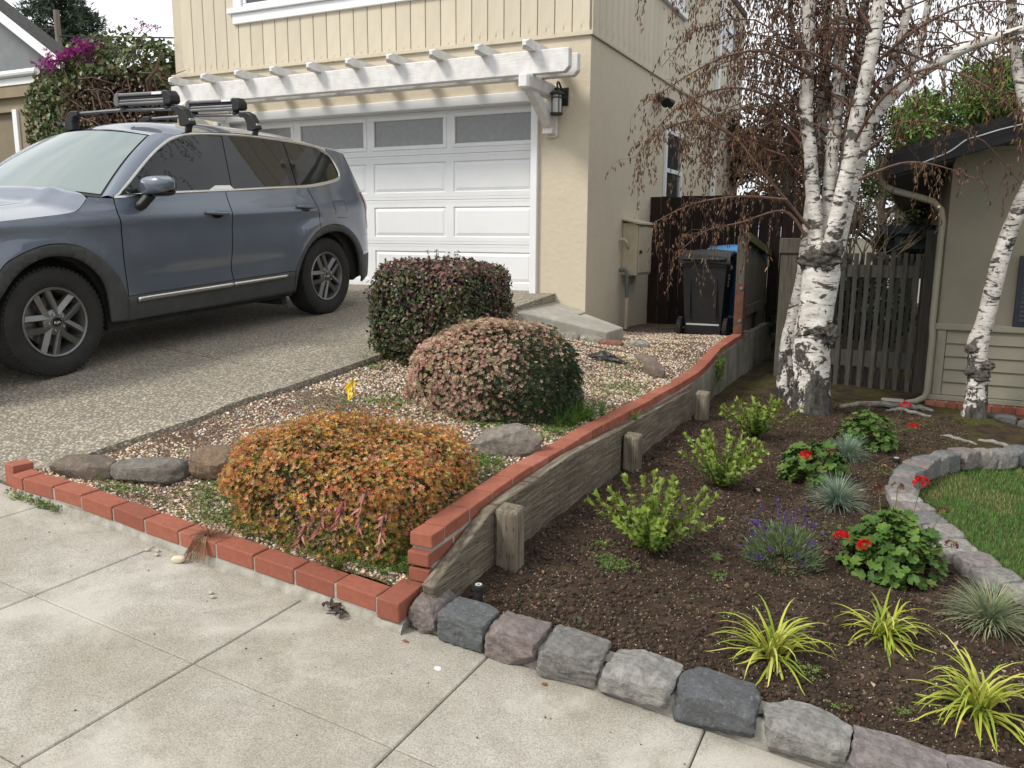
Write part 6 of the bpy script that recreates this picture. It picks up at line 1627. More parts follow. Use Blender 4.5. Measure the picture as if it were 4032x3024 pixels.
def trunk(name, pts, rad, parent, mat, n=18, amp=.10, step=.05, flare=0., zlow=.9, seed=0):
    P = np.array(smoothline(pts, 8)); r = np.interp(np.linspace(0, 1, len(P)), np.linspace(0, 1, len(rad)), rad)
    d = np.r_[0, np.cumsum(np.linalg.norm(np.diff(P, axis=0), axis=1))]; t = np.arange(0, d[-1], step); t = np.r_[t, d[-1]]
    P = np.stack([np.interp(t, d, P[:, k]) for k in range(3)], 1); r = np.interp(t, d, r)
    m = MB(); m.tube([tuple(p) for p in P], list(r), n); V = np.array(m.V); C = np.repeat(P, n, 0); D = V-C
    a = amp*np.where(V[:, 2] < zlow, 1., .35)
    k = 1+a*vnoise(V*np.array([1, 1, .45]), 11, seed, 3)+.5*a*vnoise(V, 28, seed+5, 2)
    ring = np.exp(-((V[:, 2]-(zlow-.05))/.06)**2) if flare else 0
    k = k+flare*np.exp(-np.maximum(0, V[:, 2]-P[0, 2])/.14)*(1+.6*vnoise(V*np.array([1,1,.1]), 7, seed+2, 2))
    m.V = [tuple(v) for v in C+D*k[:, None]]
    return m.build(name, mat, parent, smooth=True, angle=80)
BT = empty('birch_tree', (-.72, 7.6, 0), 'multi stemmed white birch with hanging brown catkins in front of the picket fence', 'tree')
stems = {
 'M': ([(-.71,7.6,-.12),(-.72,7.6,.25),(-.73,7.6,.55),(-.71,7.6,.95),(-.69,7.6,1.25),(-.68,7.6,1.5)], [.185,.168,.155,.145,.155,.12]),
 'A': ([(-.74,7.6,1.15),(-.77,7.6,1.66),(-.82,7.6,1.97),(-.85,7.6,2.24),(-.91,7.6,2.58),(-.92,7.62,3.03),(-.96,7.65,3.6),(-1.02,7.7,4.6),(-1.05,7.7,6.4),(-1.1,7.7,8)], [.075,.062,.056,.055,.055,.052,.05,.04,.03,.015]),
 'B': ([(-.68,7.66,1.2),(-.69,7.72,1.78),(-.69,7.75,2.24),(-.68,7.78,2.73),(-.70,7.8,3.18),(-.72,7.82,3.6),(-.7,7.9,5.4),(-.7,7.9,7.4)], [.07,.058,.055,.054,.05,.048,.03,.015]),
 'C': ([(-.66,7.56,1.15),(-.58,7.5,1.77),(-.53,7.5,2.11),(-.50,7.48,2.47),(-.44,7.46,2.87),(-.40,7.45,3.3),(-.3,7.4,4.6),(-.25,7.4,6.4),(-.2,7.4,8)], [.08,.066,.062,.058,.054,.048,.035,.025,.012]),
 'D': ([(-.64,7.64,1.15),(-.52,7.7,1.89),(-.45,7.72,2.27),(-.37,7.72,2.53),(-.24,7.7,2.69),(-.05,7.68,2.84),(.23,7.66,2.99),(.45,7.66,3.06),(.8,7.6,3.14),(1.4,7.5,3.3)], [.08,.06,.056,.05,.046,.042,.038,.034,.028,.012]),
 'E': ([(-.39,7.72,2.46),(-.30,7.8,2.8),(-.23,7.84,3.16),(-.18,7.86,3.6),(-.1,7.9,4.8)], [.042,.040,.036,.032,.015]),
 'F': ([(-.20,7.72,2.72),(-.10,7.88,3.06),(-.05,7.92,3.4),(.05,8.0,4.6)], [.034,.03,.028,.012]),
 'G': ([(-.94,7.95,-.1),(-.96,7.93,.48),(-.92,7.92,.82),(-.87,7.92,1.17),(-.85,7.95,1.8),(-.82,8.0,2.6),(-.85,8.05,3.6),(-.95,8.1,5)], [.105,.085,.078,.07,.06,.05,.04,.02]),
 'H': ([(-.62,7.7,1.3),(-.60,7.85,1.9),(-.58,7.95,2.5),(-.55,8.02,3.2),(-.5,8.1,4.4)], [.055,.05,.045,.04,.02]),
}
for k, (p, r_) in stems.items():
    trunk('trunk' if k in 'MG' else 'stem', p, r_, BT, MT['birch'], 26 if k == 'M' else 16, .14 if k in 'MG' else .05, .03 if k in 'MG' else .05, .10 if k in 'MG' else 0., seed=ord(k))
# collar scars where the trunk divides and lower down
for i, (x, y, z, sx, sz_) in enumerate([(-.70,7.57,1.33,.165,.10),(-.62,7.50,1.42,.09,.085),(-.79,7.53,1.36,.06,.06),(-.69,7.56,.72,.155,.075),(-.60,7.50,.70,.07,.09)]):
    V, F = rock_shape((sx, sx*.95, sz_), 700+i, 2.5, .30, 14, .75); np_mesh('bark_burl', V+np.array([x, y+.02, z]), F, MT['darkbark'] if 'darkbark' in MT else MT.setdefault('darkbark', M('dark_burl_bark', (.035,.03,.025), (.17,.155,.135), 14, .92, 1., 40, bdist=.03)), BT, True)

def limb_pts(a, b_, sag, n=8, wob=.03, rs=rng):
    a = np.array(a, float); b_ = np.array(b_, float); t = np.linspace(0, 1, n)[:, None]
    p = a*(1-t)+b_*t; p[:, 2] += (sag*4*t*(1-t))[:, 0]; p[1:-1] += wob*rs.standard_normal((n-2, 3)); return p
limbs = []
LM = [[(-.80,7.5,1.6),(-.97,7.4,1.81),(-1.22,7.3,2.11),(-1.42,7.3,2.35),(-1.62,7.25,2.51),(-1.87,7.2,2.75)],
      [(-.83,7.5,1.54),(-1.01,7.4,1.75),(-1.35,7.3,1.65),(-1.62,7.2,1.58),(-1.84,7.15,1.39)],
      [(-.98,7.35,1.84),(-1.36,7.3,1.87),(-1.75,7.25,1.81),(-2.10,7.2,1.64)],
      [(-.87,7.5,2.85),(-1.22,7.3,3.03),(-1.55,7.2,2.99),(-1.85,7.1,2.83),(-2.18,7.05,2.62)],
      [(-.90,7.55,2.95),(-1.08,7.4,3.29),(-1.3,7.35,3.55),(-1.7,7.3,3.7),(-2.1,7.2,3.6)],
      [(-1.42,7.3,2.35),(-1.7,7.2,2.5),(-2.0,7.1,2.42),(-2.25,7.1,2.2)],
      [(-.91,7.6,2.45),(-1.2,7.5,2.7),(-1.55,7.4,2.78),(-1.95,7.3,2.62),(-2.2,7.3,2.35)],
      [(-.5,7.45,2.3),(-.3,7.2,2.6),(0,7.0,2.75),(.35,6.9,2.6),(.6,6.85,2.35)],
      [(-.45,7.5,2.0),(-.15,7.5,2.12),(.1,7.45,2.1),(.4,7.4,1.98)],
      [(-.4,7.5,2.9),(-.1,7.3,3.1),(.3,7.1,3.2),(.8,7.0,3.05)],
      [(-.85,7.6,2.2),(-1.1,7.7,2.5),(-1.4,7.9,2.7),(-1.8,8.0,2.6)]]
LM += [[(-.93,7.6,3.9),(-1.6,7.3,4.6),(-2.4,7.0,4.7),(-3.1,6.8,4.3)],[(-1.0,7.7,4.8),(-1.7,7.8,5.4),(-2.5,7.9,5.4),(-3.2,8.0,5.0)],[(-.93,7.6,3.8),(-1.5,6.9,4.4),(-2.0,6.3,4.5),(-2.5,5.8,4.2)],[(-1.0,7.7,5.2),(-1.7,7.0,6.0),(-2.4,6.5,6.0),(-3.0,6.2,5.5)],[(-1.03,7.7,5.6),(-1.7,7.6,6.4),(-2.5,7.5,6.6),(-3.4,7.4,6.1)],[(-.4,7.45,3.4),(-.7,6.8,4.2),(-1.1,6.2,4.4),(-1.5,5.7,4.1)]]
for L in LM: limbs.append(np.array(smoothline(L, 5)))
stem_keys = ['A','B','C','E','F','G','H','D']
for q in range(165):
    k = stem_keys[rng.integers(len(stem_keys))]; sp_ = np.array(smoothline(stems[k][0], 6)); sp_ = sp_[(sp_[:, 2] > 2.0) & (sp_[:, 2] < 7.2)]
    if len(sp_) == 0: continue
    a = sp_[rng.integers(len(sp_))]; ang = rng.uniform(.15, pi-.15) if rng.random() < .62 else rng.uniform(2.6, 4.2); R_ = rng.uniform(.5, 1.55)
    e = a+np.array([cos(ang)*R_, sin(ang)*R_*.9, rng.uniform(-.25,.45)]); 
    if e[0] > -.25 and e[2] < 4.2 and rng.random() < .6: continue
    limbs.append(limb_pts(a, e, rng.uniform(.1,.3)*R_, 9, .02))
lm = MB(); tw = MB(); CP = []; CD = []
for i, L in enumerate(limbs):
    n = len(L); r0 = .015 if i < len(LM) else rng.uniform(.007,.012); lm.tube([tuple(p) for p in L], list(np.linspace(r0, .0025, n)), 6)
    ln = np.linalg.norm(np.diff(L, axis=0), axis=1).sum(); nt_ = int(ln*(12 if i < len(LM) else 8.5))
    for j in range(nt_):
        t = rng.uniform(.28, 1.0)*(n-1); i0 = min(n-2, int(t)); p0 = L[i0]+(L[i0+1]-L[i0])*(t-i0); dl = L[i0+1]-L[i0]; dl /= np.linalg.norm(dl)+1e-9
        h = rng.uniform(.12,.55); side_ = dl*rng.uniform(.0,.35)+.22*rng.standard_normal(3); side_[2] = abs(side_[2])*.3
        p1 = p0+side_*.35+np.array([0,0,-.1*h]); p2 = p1+side_*.25+np.array([0,0,-.5*h]); p3 = p2+np.array([.02*rng.standard_normal(), .02*rng.standard_normal(), -.45*h])
        tw.tube([tuple(p0), tuple(p1), tuple(p2), tuple(p3)], [.0022,.0018,.0014,.001], 3, False)
        for (qa, qb) in ((p0, p1), (p1, p2), (p2, p3)):
            for s in np.arange(rng.uniform(0,.05), np.linalg.norm(qb-qa), .062):
                pp = qa+(qb-qa)*s/np.linalg.norm(qb-qa)
                for _ in range(rng.integers(1, 4)): CP.append(pp+.012*rng.standard_normal(3)); CD.append([.28*rng.standard_normal(), .28*rng.standard_normal(), -1])
lm.build('limbs', MT['btwig'], BT); o = tw.build('twigs', MT['btwig'], BT); o['kind'] = 'stuff'
CAT = ([(0,0,0),(.5,0,.25),(0,.5,.25),(-.5,0,.25),(0,-.5,.25),(.42,0,.8),(0,.42,.8),(-.42,0,.8),(0,-.42,.8),(0,0,1)],
       [(0,2,1),(0,3,2),(0,4,3),(0,1,4),(1,2,6),(1,6,5),(2,3,7),(2,7,6),(3,4,8),(3,8,7),(4,1,5),(4,5,8),(5,6,9),(6,7,9),(7,8,9),(8,5,9)])
CP = np.array(CP); CD = np.array(CD); k = len(CP)
cc = pal(k, [(.145,.085,.058),(.19,.115,.075),(.11,.064,.045),(.26,.17,.10),(.075,.047,.035)], [4,3,3,1.5,2], .2)
o = scatter('catkins', CAT[0], CAT[1], CP, frames(CD, rng.uniform(0,6.28,k)), np.stack([rng.uniform(.0085,.012,k)]*2+[rng.uniform(.030,.056,k)],1), MT['catkin'], BT, cc); o['kind'] = 'stuff'
k = 150; idx = rng.integers(0, len(CP), k)
o = scatter('yellow_leaves', LEAF2[0], LEAF2[1], CP[idx], frames(rng.standard_normal((k,3)), rng.uniform(0,6.28,k)), rng.uniform(.02,.035,k), MT['leaf'], BT, pal(k, [(.50,.28,.04),(.42,.17,.04),(.35,.30,.05)], None, .15)); o['kind'] = 'stuff'
print('catkins', len(CP))

RB = empty('leaning_birch', (.64, 8.4, -.1), 'leaning white birch trunk in front of the olive house wall', 'tree')
trunk('trunk', [(.64,8.4,-.2),(.63,8.4,.1),(.62,8.4,.36),(.60,8.4,.6),(.64,8.4,.83),(.70,8.4,1.35),(.80,8.38,1.8),(.93,8.36,2.2),(1.1,8.3,2.8),(1.35,8.25,4)], [.105,.09,.083,.085,.072,.07,.064,.06,.055,.04], RB, MT['birch'], 22, .16, .03, .3, .7, seed=77)
trunk('stem', [(.91,8.36,2.12),(.84,8.36,2.4),(.72,8.38,2.75),(.62,8.4,3.2),(.57,8.4,3.6),(.5,8.4,5)], [.05,.045,.042,.04,.038,.02], RB, MT['birch'], 14, .06, .05, seed=78)
for i, (x, z, s) in enumerate([(.555,.56,.055),(.565,.36,.045),(.685,.42,.05),(.64,.33,.07)]):
    V, F = rock_shape((s*1.1, s*.8, s*.8), 720+i, 2.5, .35, 12, .8); np_mesh('bark_burl', V+np.array([x, 8.34, z]), F, MT['darkbark'], RB, True)
l2 = MB(); CP = []; CD = []; t2 = MB()
for q in range(26):
    a = np.array([.62+rng.uniform(-.1,.4), 8.38, rng.uniform(2.5,4.3)]); ang = rng.uniform(0, 2*pi); R_ = rng.uniform(.4,1.2); e = a+np.array([cos(ang)*R_, sin(ang)*R_, rng.uniform(-.2,.3)]); L = limb_pts(a, e, .2*R_, 8, .02)
    l2.tube([tuple(p) for p in L], list(np.linspace(.009,.002,8)), 5)
    for j in range(int(10*R_)):
        i0 = rng.integers(2, 7); p0 = L[i0]; h = rng.uniform(.12,.5); p1 = p0+np.array([.05*rng.standard_normal(), .05*rng.standard_normal(), -h*.5]); p2 = p1+np.array([0,0,-h*.5]); t2.tube([tuple(p0), tuple(p1), tuple(p2)], [.002,.0015,.001], 3, False)
        for s in np.linspace(0, 1, int(h/.05)+1):
            pp = p0*(1-s)+p2*s
            for _ in range(2): CP.append(pp+.012*rng.standard_normal(3)); CD.append([.28*rng.standard_normal(), .28*rng.standard_normal(), -1])
l2.build('limbs', MT['btwig'], RB); o = t2.build('twigs', MT['btwig'], RB); o['kind'] = 'stuff'
CP = np.array(CP); k = len(CP)
o = scatter('catkins', CAT[0], CAT[1], CP, frames(np.array(CD), rng.uniform(0,6.28,k)), np.stack([rng.uniform(.006,.0085,k)]*2+[rng.uniform(.022,.042,k)],1), MT['catkin'], RB, pal(k, [(.15,.072,.038),(.20,.10,.05),(.11,.052,.030)], None, .2)); o['kind'] = 'stuff'

# roots lying on the soil
MT['root'] = M('grey_root_bark', (.12,.11,.095), (.27,.255,.23), 14, .9, .6, 40)
def root(pts, r, label):
    P = np.array(smoothline([(x, y, gz(x, y)+dz) for x, y, dz in pts], 5)); P += .006*rng.standard_normal(P.shape); n = len(P)
    m = MB(); m.tube([tuple(p) for p in P], list(r*(.6+.4*np.sin(np.linspace(.3, 2.9, n)))), 8); tag(m.build('tree_root', MT['root'], None, smooth=True, loc=tuple(P[0])), label, 'root')
root([(-.50,8.05,.0),(-.30,8.35,.02),(-.05,8.45,.03),(.15,8.5,.025),(.30,8.55,-.01)], .028, 'long pale grey root snaking past the birch toward the brick ledge')
root([(-.10,8.3,.0),(.05,8.28,.02),(.28,8.25,.0)], .018, 'short grey root lying below the longer one')
root([(.34,7.55,.0),(.46,7.5,.02),(.60,7.4,-.005)], .016, 'short pale root between the leaning birch and the stone ring')
root([(.62,7.62,.0),(.8,7.55,.02),(.98,7.4,-.005)], .018, 'pale surface root running along the top of the stone ring')

# ------------------------------------------------------------------ trees and things beyond the fences
MT['bark'] = M('brown_bark', (.06,.045,.035), (.13,.105,.085), 14, .92, .6, 40)
NEED = ([(0,0,0),(-.5,.5,.0),(0,1,0),(.5,.5,0)], [(0,1,2),(0,2,3)])
def crown_tree(name, loc, h, clusters, leaf, cols, label, cat='tree', group=None, n=5000, trunk_r=.15, seed=1, density=1., tw=40):
    E = empty(name, loc, label, cat, group); rs = np.random.default_rng(seed); x, y, z = loc
    m = MB(); m.tube([(x,y,z-.3),(x+.05,y,z+h*.3),(x-.05,y,z+h*.6),(x,y,z+h*.92)], [trunk_r,trunk_r*.8,trunk_r*.5,trunk_r*.12], 10)
    m.build('trunk', MT['bark'], E, smooth=True)
    lb = MB(); Ps = []; Ns = []
    for (cx, cy, cz, r_) in clusters:
        c_ = np.array([x+cx, y+cy, z+cz]); lb.tube([(x, y, z+min(cz*.75, h*.8)), tuple((c_+np.array([x, y, z+cz*.8]))/2), tuple(c_)], [trunk_r*.3, trunk_r*.2, .01], 5)
        k = int(n*r_*r_/sum(q[3]**2 for q in clusters)); d = rs.standard_normal((k,3)); d /= np.linalg.norm(d, axis=1, keepdims=True)
        rad = r_*(rs.random((k,1))**.45)*(1+.3*vnoise(d*1.5+c_, 1.7, seed)[:, None]); Ps.append(c_+d*rad*np.array([1,1,.8])); Ns.append(d)
    lb.build('branches', MT['bark'], E); P = np.concatenate(Ps); N = np.concatenate(Ns); k = len(P)
    o = scatter('crown', NEED[0] if leaf[2] == 'n' else LEAF2[0], NEED[1] if leaf[2] == 'n' else LEAF2[1], P, frames(N+.7*rs.standard_normal((k,3))+np.array([0,0,.3]), rs.uniform(0,6.28,k)), np.stack([rs.uniform(.7,1.2,k)*leaf[0], rs.uniform(.7,1.2,k)*leaf[1], np.full(k,leaf[1])],1), MT['leafdull'], E, pal(k, cols, None, .25)); o['kind'] = 'stuff'
    return E
def cl_(n, R, h0, h1, r0, r1, seed):
    rs = np.random.default_rng(seed); return [(rs.uniform(-R, R), rs.uniform(-R, R)*.7, rs.uniform(h0, h1), rs.uniform(r0, r1)) for _ in range(n)]
GP = [(.15,.23,.05),(.20,.29,.07),(.10,.17,.04),(.065,.11,.035)]
crown_tree('pine_tree', (1.6, 22, -.3), 6.4, cl_(17, 2.0, 3.2, 5.7, .55, .95, 5), (.055,.30,'n'), GP, 'green pine rising behind the olive house roof', n=21000, trunk_r=.2, seed=6)
crown_tree('pine_tree', (5.2, 25, -.3), 7.2, cl_(18, 2.4, 3.5, 6.6, .6, 1.0, 15), (.03,.28,'n'), GP, 'taller green pine farther right beyond the olive house', n=12000, trunk_r=.2, seed=16)
crown_tree('dark_tree', (-2.2, 16.5, .2), 4.4, cl_(16, 1.15, 2.0, 3.9, .35, .7, 7), (.05,.09,'l'), [(.035,.045,.018),(.055,.06,.022),(.03,.03,.016),(.09,.06,.03)], 'dark leafy tree behind the plank fence', n=13000, trunk_r=.13, seed=8)
crown_tree('dark_tree', (-.6, 19, -.2), 3.9, cl_(13, 1.0, 1.6, 3.1, .4, .7, 27), (.05,.10,'l'), [(.05,.065,.02),(.07,.08,.028),(.035,.045,.018)], 'darker tree standing behind the bare twiggy tree', n=10000, trunk_r=.15, seed=28)
crown_tree('garden_shrub', (-.55, 11.6, -.05), 1.1, cl_(9, .45, .3, .95, .22, .38, 9), (.04,.07,'l'), [(.03,.06,.018),(.05,.085,.022),(.02,.04,.014)], 'leafy green shrub behind the picket fence', 'shrub', n=6000, trunk_r=.03, seed=10)
crown_tree('garden_shrub', (-1.05, 10.9, -.05), .8, cl_(6, .3, .2, .65, .18, .3, 19), (.035,.06,'l'), [(.03,.055,.018),(.045,.07,.022)], 'low dark shrub behind the left end of the picket fence', 'shrub', n=3200, trunk_r=.025, seed=20)
# bare twiggy tree
BTt = empty('bare_tree', (-.55, 13, 0), 'leafless twiggy tree behind the picket fence', 'tree'); m = MB(); rs = random.Random(12)
def br(p, d, L, r, dep):
    q = p+d*L; mid = (p+q)/2+Vector((rs.uniform(-.04,.04),)*3); m.tube([tuple(p), tuple(mid), tuple(q)], [r, r*.8, r*.55], 4, False)
    if dep == 0: return
    for _ in range(3 if dep > 1 else 4):
        nd = (d+Vector((rs.uniform(-.75,.75), rs.uniform(-.75,.75), rs.uniform(-.2,.55)))).normalized(); br(q, nd, L*rs.uniform(.6,.85), r*.55, dep-1)
for a in range(4): br(Vector((-.55, 13, .1)), Vector((rs.uniform(-.35,.35), rs.uniform(-.3,.3), 1)).normalized(), .75, .035, 4)
m.build('branches', M('pale_twig', (.14,.11,.08), (.23,.185,.14), 9, .85), BTt)
# navy pergola and utility pole behind
PG = empty('garden_pergola', (0, 13.5, 0), 'dark navy timber pergola behind the picket fence', 'pergola')
for x in (-.25, .9): MB().box((x, 13.5, -.1), (x+.1, 13.6, 1.62)).build('post', MT['navy'], PG)
MB().box((-.5, 13.46, 1.62), (1.4, 13.50, 1.74)).build('beam', MT['navy'], PG); MB().box((-.35, 13.61, 1.40), (1.4, 13.65, 1.50)).build('beam', MT['navy'], PG)
UPm = M('weathered_pole', (.13,.11,.09), (.22,.19,.16), 8, .9, .4, 30, stretch=(4,4,.3))
def upole(x, y, z0, z1, r, label):
    E = empty('utility_pole', (x, y, z0), label, 'utility pole'); MB().tube([(x,y,z0),(x,y,z1)], [r*1.15, r*.85], 12).build('pole', UPm, E, smooth=True)
    return E
e = upole(-.05, 19.5, -.4, 1.98, .16, 'weathered utility pole behind the navy pergola')
e = upole(-33.7, 25, 1.5, 10.95, .14, 'leaning grey utility pole in front of the conifer')
m = MB(); m.tube([(-33.7,25,10.2),(-45,24,10.9)], .03, 4); m.tube([(-33.7,25,9.9),(-20,27,8.9)], .03, 4); m.build('wire', MT['rubber'], e)
HBk = empty('far_house', (2, 24, -.4), 'pale far house glimpsed behind the pergola', 'house'); MB().box((-.5,24,-.6), (6,26,2.35)).build('wall', M('far_wall', (.5,.48,.44), None), HBk); MB().prism([(-.9,2.3),(6.4,2.3),(2.7,3.4)], 2.4, 'xz', 23.8).build('roof', MT['shingle'], HBk)
MB().box((.1,23.95,.7), (.5,23.99,1.5)).build('window', MT['pane'], HBk)
# deodar conifer far left
CN = empty('conifer', (-40, 30, 1.5), 'feathery conifer with drooping tiers beyond the bougainvillea', 'tree'); x, y, z = -40, 30, 1.5
m = MB(); m.tube([(x,y,z),(x,y,14.2)], [.35,.04], 10); m.build('trunk', MT['bark'], CN)
Ps = []; Ns = []; lb = MB(); rs = np.random.default_rng(5)
for t in np.linspace(0, 1, 34):
    zz = 7.0+7.4*t; R_ = 4.6*(1-t)**.85+.3
    for q in range(9):
        a = rs.uniform(0, 2*pi); L = R_*rs.uniform(.7,1.12); tip = np.array([x+cos(a)*L, y+sin(a)*L, zz+.25*L*.4-.10*L]); b0 = np.array([x, y, zz]); lb.tube([tuple(b0), tuple((b0+tip)/2+np.array([0,0,.15*L])), tuple(tip)], [.05,.03,.01], 4)
        kk = int(26*L)+6; s = rs.random((kk,1))**.6; base_ = b0*(1-s)+tip*s; base_[:, 2] += .15*L*4*(s*(1-s))[:, 0]; Ps.append(base_+rs.standard_normal((kk,3))*np.array([.14,.14,.09])); Ns.append(rs.standard_normal((kk,3))+np.array([0,0,1]))
lb.build('branches', MT['bark'], CN); P = np.concatenate(Ps); k = len(P)
o = scatter('needles', NEED[0], NEED[1], P, frames(np.concatenate(Ns), rs.uniform(0,6.28,k)), np.stack([rs.uniform(.06,.1,k), rs.uniform(.25,.5,k), np.full(k,.1)],1), MT['leafdull'], CN, pal(k, [(.06,.09,.06),(.09,.12,.08),(.04,.065,.045)], None, .2)); o['kind'] = 'stuff'
# street trees across the road (they show in the car's windows)
for i, (x, y, s) in enumerate([(13, 14, 3), (17, 6, 4), (11, -16, 5)]):
    crown_tree('street_tree', (x, y, float(zfar(np.array([x]), np.array([y]))[0])), 6.5, cl_(14, 2.2, 3.0, 5.8, .7, 1.1, 50+i), (.12,.2,'l'), [(.05,.075,.02),(.075,.10,.03),(.035,.05,.017)], ['round dark leafy tree beside the far right garden', 'broad leafy tree down the street', 'leafy tree across the street'][i], n=3500, trunk_r=.2, seed=60+i)
# ------------------------------------------------------------------ gravel, crumbs, weeds, litter
OCT = ([(1,0,0),(-1,0,0),(0,1,0),(0,-1,0),(0,0,1),(0,0,-1)], [(0,2,4),(2,1,4),(1,3,4),(3,0,4),(2,0,5),(1,2,5),(3,1,5),(0,3,5)])
PEB = None
bm = bmesh.new(); bmesh.ops.create_icosphere(bm, subdivisions=1, radius=1); PV = [tuple(v.co) for v in bm.verts]; bm.verts.index_update(); PFc = [tuple(v.index for v in f.verts) for f in bm.faces]; bm.free()
def bed_pts(n, y0=2.63, y1=9.6, bias=1.35):
    y = y0+(y1-y0)*rng.random(n)**bias; l, r = BX(y); x = l+.02+(r-.06-l-.02)*rng.random(n); return x, y
n = 34000; x, y = bed_pts(n); nn = vnoise(np.stack([x, y], 1), 1.5, 31, 3)
keep = (nn < .22+.5*rng.random(n)) ; x, y = x[keep], y[keep]; n = len(x)
z = zbd(x, y); s = rng.uniform(.0045,.0095,n)*np.where(y < 4.2, 1., 1.15)
cl = pal(n, [(.56,.45,.33),(.64,.55,.44),(.46,.34,.22),(.33,.21,.135),(.50,.34,.22),(.24,.16,.12),(.72,.68,.62),(.28,.25,.23)], [4,3.4,3,1.8,2.6,1.1,2.2,.8], .15)
o = scatter('gravel', PV, PFc, np.stack([x, y, z+s*.15], 1), frames(np.array([[0,0,1.]])+.5*rng.standard_normal((n,3)), rng.uniform(0,6.28,n)), np.stack([s*rng.uniform(.9,1.5,n), s, s*rng.uniform(.5,.8,n)],1), MT['attr_rough'], None, cl)
tag(o, 'pale tan and white gravel spread over the planting bed', 'gravel', None, 'stuff')
# bark chips and dry leaf bits among the gravel
n = 5200; x, y = bed_pts(n, 2.64, 9.4, 1.1); keep = vnoise(np.stack([x, y], 1), 1.5, 31, 3) > -.18; x, y = x[keep], y[keep]; n = len(x)
o = scatter('bark_chips', LEAF2[0], LEAF2[1], np.stack([x, y, zbd(x, y)+.004], 1), frames(np.array([[0,0,1.]])+.35*rng.standard_normal((n,3)), rng.uniform(0,6.28,n)), np.stack([rng.uniform(.006,.014,n), rng.uniform(.012,.03,n), np.full(n,.02)],1), MT['leafdull'], None, pal(n, [(.13,.065,.038),(.20,.10,.06),(.085,.045,.028),(.27,.16,.10)], None, .2))
tag(o, 'brown bark chips and dry leaves mixed into the gravel', 'bark chips', None, 'stuff')
# soil clods
n = 60000; y = 2.68+5.6*rng.random(n)**1.5; x = -1.55+2.7*rng.random(n); keep = ~inside(np.stack([x+.06, y], 1), LPOLY) & (x < .55+.0*y+(y < 4)*.9); x, y = x[keep], y[keep]; n = len(x)
s = .0018+.0075*rng.random(n)**2.2*1.3+ (rng.random(n) < .02)*rng.uniform(.004,.013,n)
cl = pal(n, [(.048,.032,.021),(.074,.050,.034),(.032,.021,.014),(.12,.083,.057)], [4,3,3,1], .2); pale_ = rng.random(n) < .13; cl[pale_] = pal(pale_.sum(), [(.36,.29,.21),(.46,.41,.33),(.24,.14,.09),(.30,.22,.15)], None, .2)
s[pale_] = np.minimum(s[pale_], .0038)
o = scatter('soil_clods', OCT[0], OCT[1], np.stack([x, y, zso(x, y)+s*.25], 1), frames(rng.standard_normal((n,3)), rng.uniform(0,6.28,n)), np.stack([s*rng.uniform(.8,1.6,n), s, s*rng.uniform(.6,1.,n)],1), MT['attr_rough'], None, cl)
tag(o, 'loose dark clods and pale bits on the garden soil', 'soil', None, 'stuff')
# weeds and ground cover
CLV = rosette(4, .35, .62, .25)
def patch_weeds(spots, zf, name, label, cols, size=(.008,.014), up=.012):
    Ps = []
    for (x, y, rx, ry, k) in spots:
        q = np.stack([x+rx*rng.standard_normal(k)*.6, y+ry*rng.standard_normal(k)*.6], 1); Ps.append(q)
    q = np.concatenate(Ps); zz = zf(q[:, 0], q[:, 1]); k = len(q)
    o = scatter(name, CLV[0], CLV[1], np.c_[q, zz+.004+up*rng.random(k)], frames(np.array([[0,0,1.]])+.35*rng.standard_normal((k,3)), rng.uniform(0,6.28,k)), rng.uniform(size[0], size[1], k), MT['leaf'], None, pal(k, cols, None, .18))
    return tag(o, label, 'weeds', None, 'stuff')
GR = [(.10,.19,.03),(.15,.24,.045),(.075,.14,.025),(.20,.24,.06)]
patch_weeds([(-1.86,2.74,.11,.09,520),(-2.15,2.68,.25,.04,260),(-2.6,2.68,.25,.04,160),(-1.9,3.45,.12,.2,300),(-1.95,3.72,.10,.10,260),(-3.02,2.9,.16,.12,380),(-3.45,2.72,.22,.05,140),(-2.85,2.74,.2,.07,200),(-2.1,4.28,.28,.10,420),(-1.88,4.55,.12,.18,420),(-2.95,4.3,.2,.15,260),(-3.0,4.75,.12,.25,160),(-2.0,6.0,.22,.3,300),(-2.2,6.8,.2,.25,200),(-3.45,3.0,.1,.1,60),(-3.5,5.0,.1,.1,80),(-2.6,3.75,.35,.1,160),(-3.2,4.15,.25,.2,120)], zbd, 'clover_weeds', 'low green clover and weeds among the gravel', GR)
patch_weeds([(-1.9,6.1,.15,.22,260),(-2.25,7.2,.2,.2,160),(-1.95,3.62,.1,.08,90)], zbd, 'yellow_moss', 'yellowish moss patches on the gravel bed', [(.26,.27,.05),(.20,.23,.04),(.33,.30,.07)], (.005,.009), .004)
patch_weeds([(-1.12,3.42,.09,.06,230),(-.72,3.75,.03,.03,50),(-.68,3.58,.03,.02,26),(-.55,4.35,.16,.12,120),(-.3,4.5,.14,.1,90),(.10,2.86,.03,.02,24),(-.2,2.95,.05,.04,40),(-1.25,3.62,.05,.04,40),(-.6,3.3,.3,.3,40),(.35,3.2,.3,.2,40),(-1.2,4.4,.2,.4,40),(.02,4.62,.03,.2,40),(.62,4.02,.06,.04,50),(-.1,2.78,.03,.02,20),(-.05,6.0,.1,.12,60),(.02,7.0,.3,.3,60)], zso, 'soil_weeds', 'small green weed seedlings scattered over the soil', GR+[(.12,.20,.07)], (.006,.011), .02)
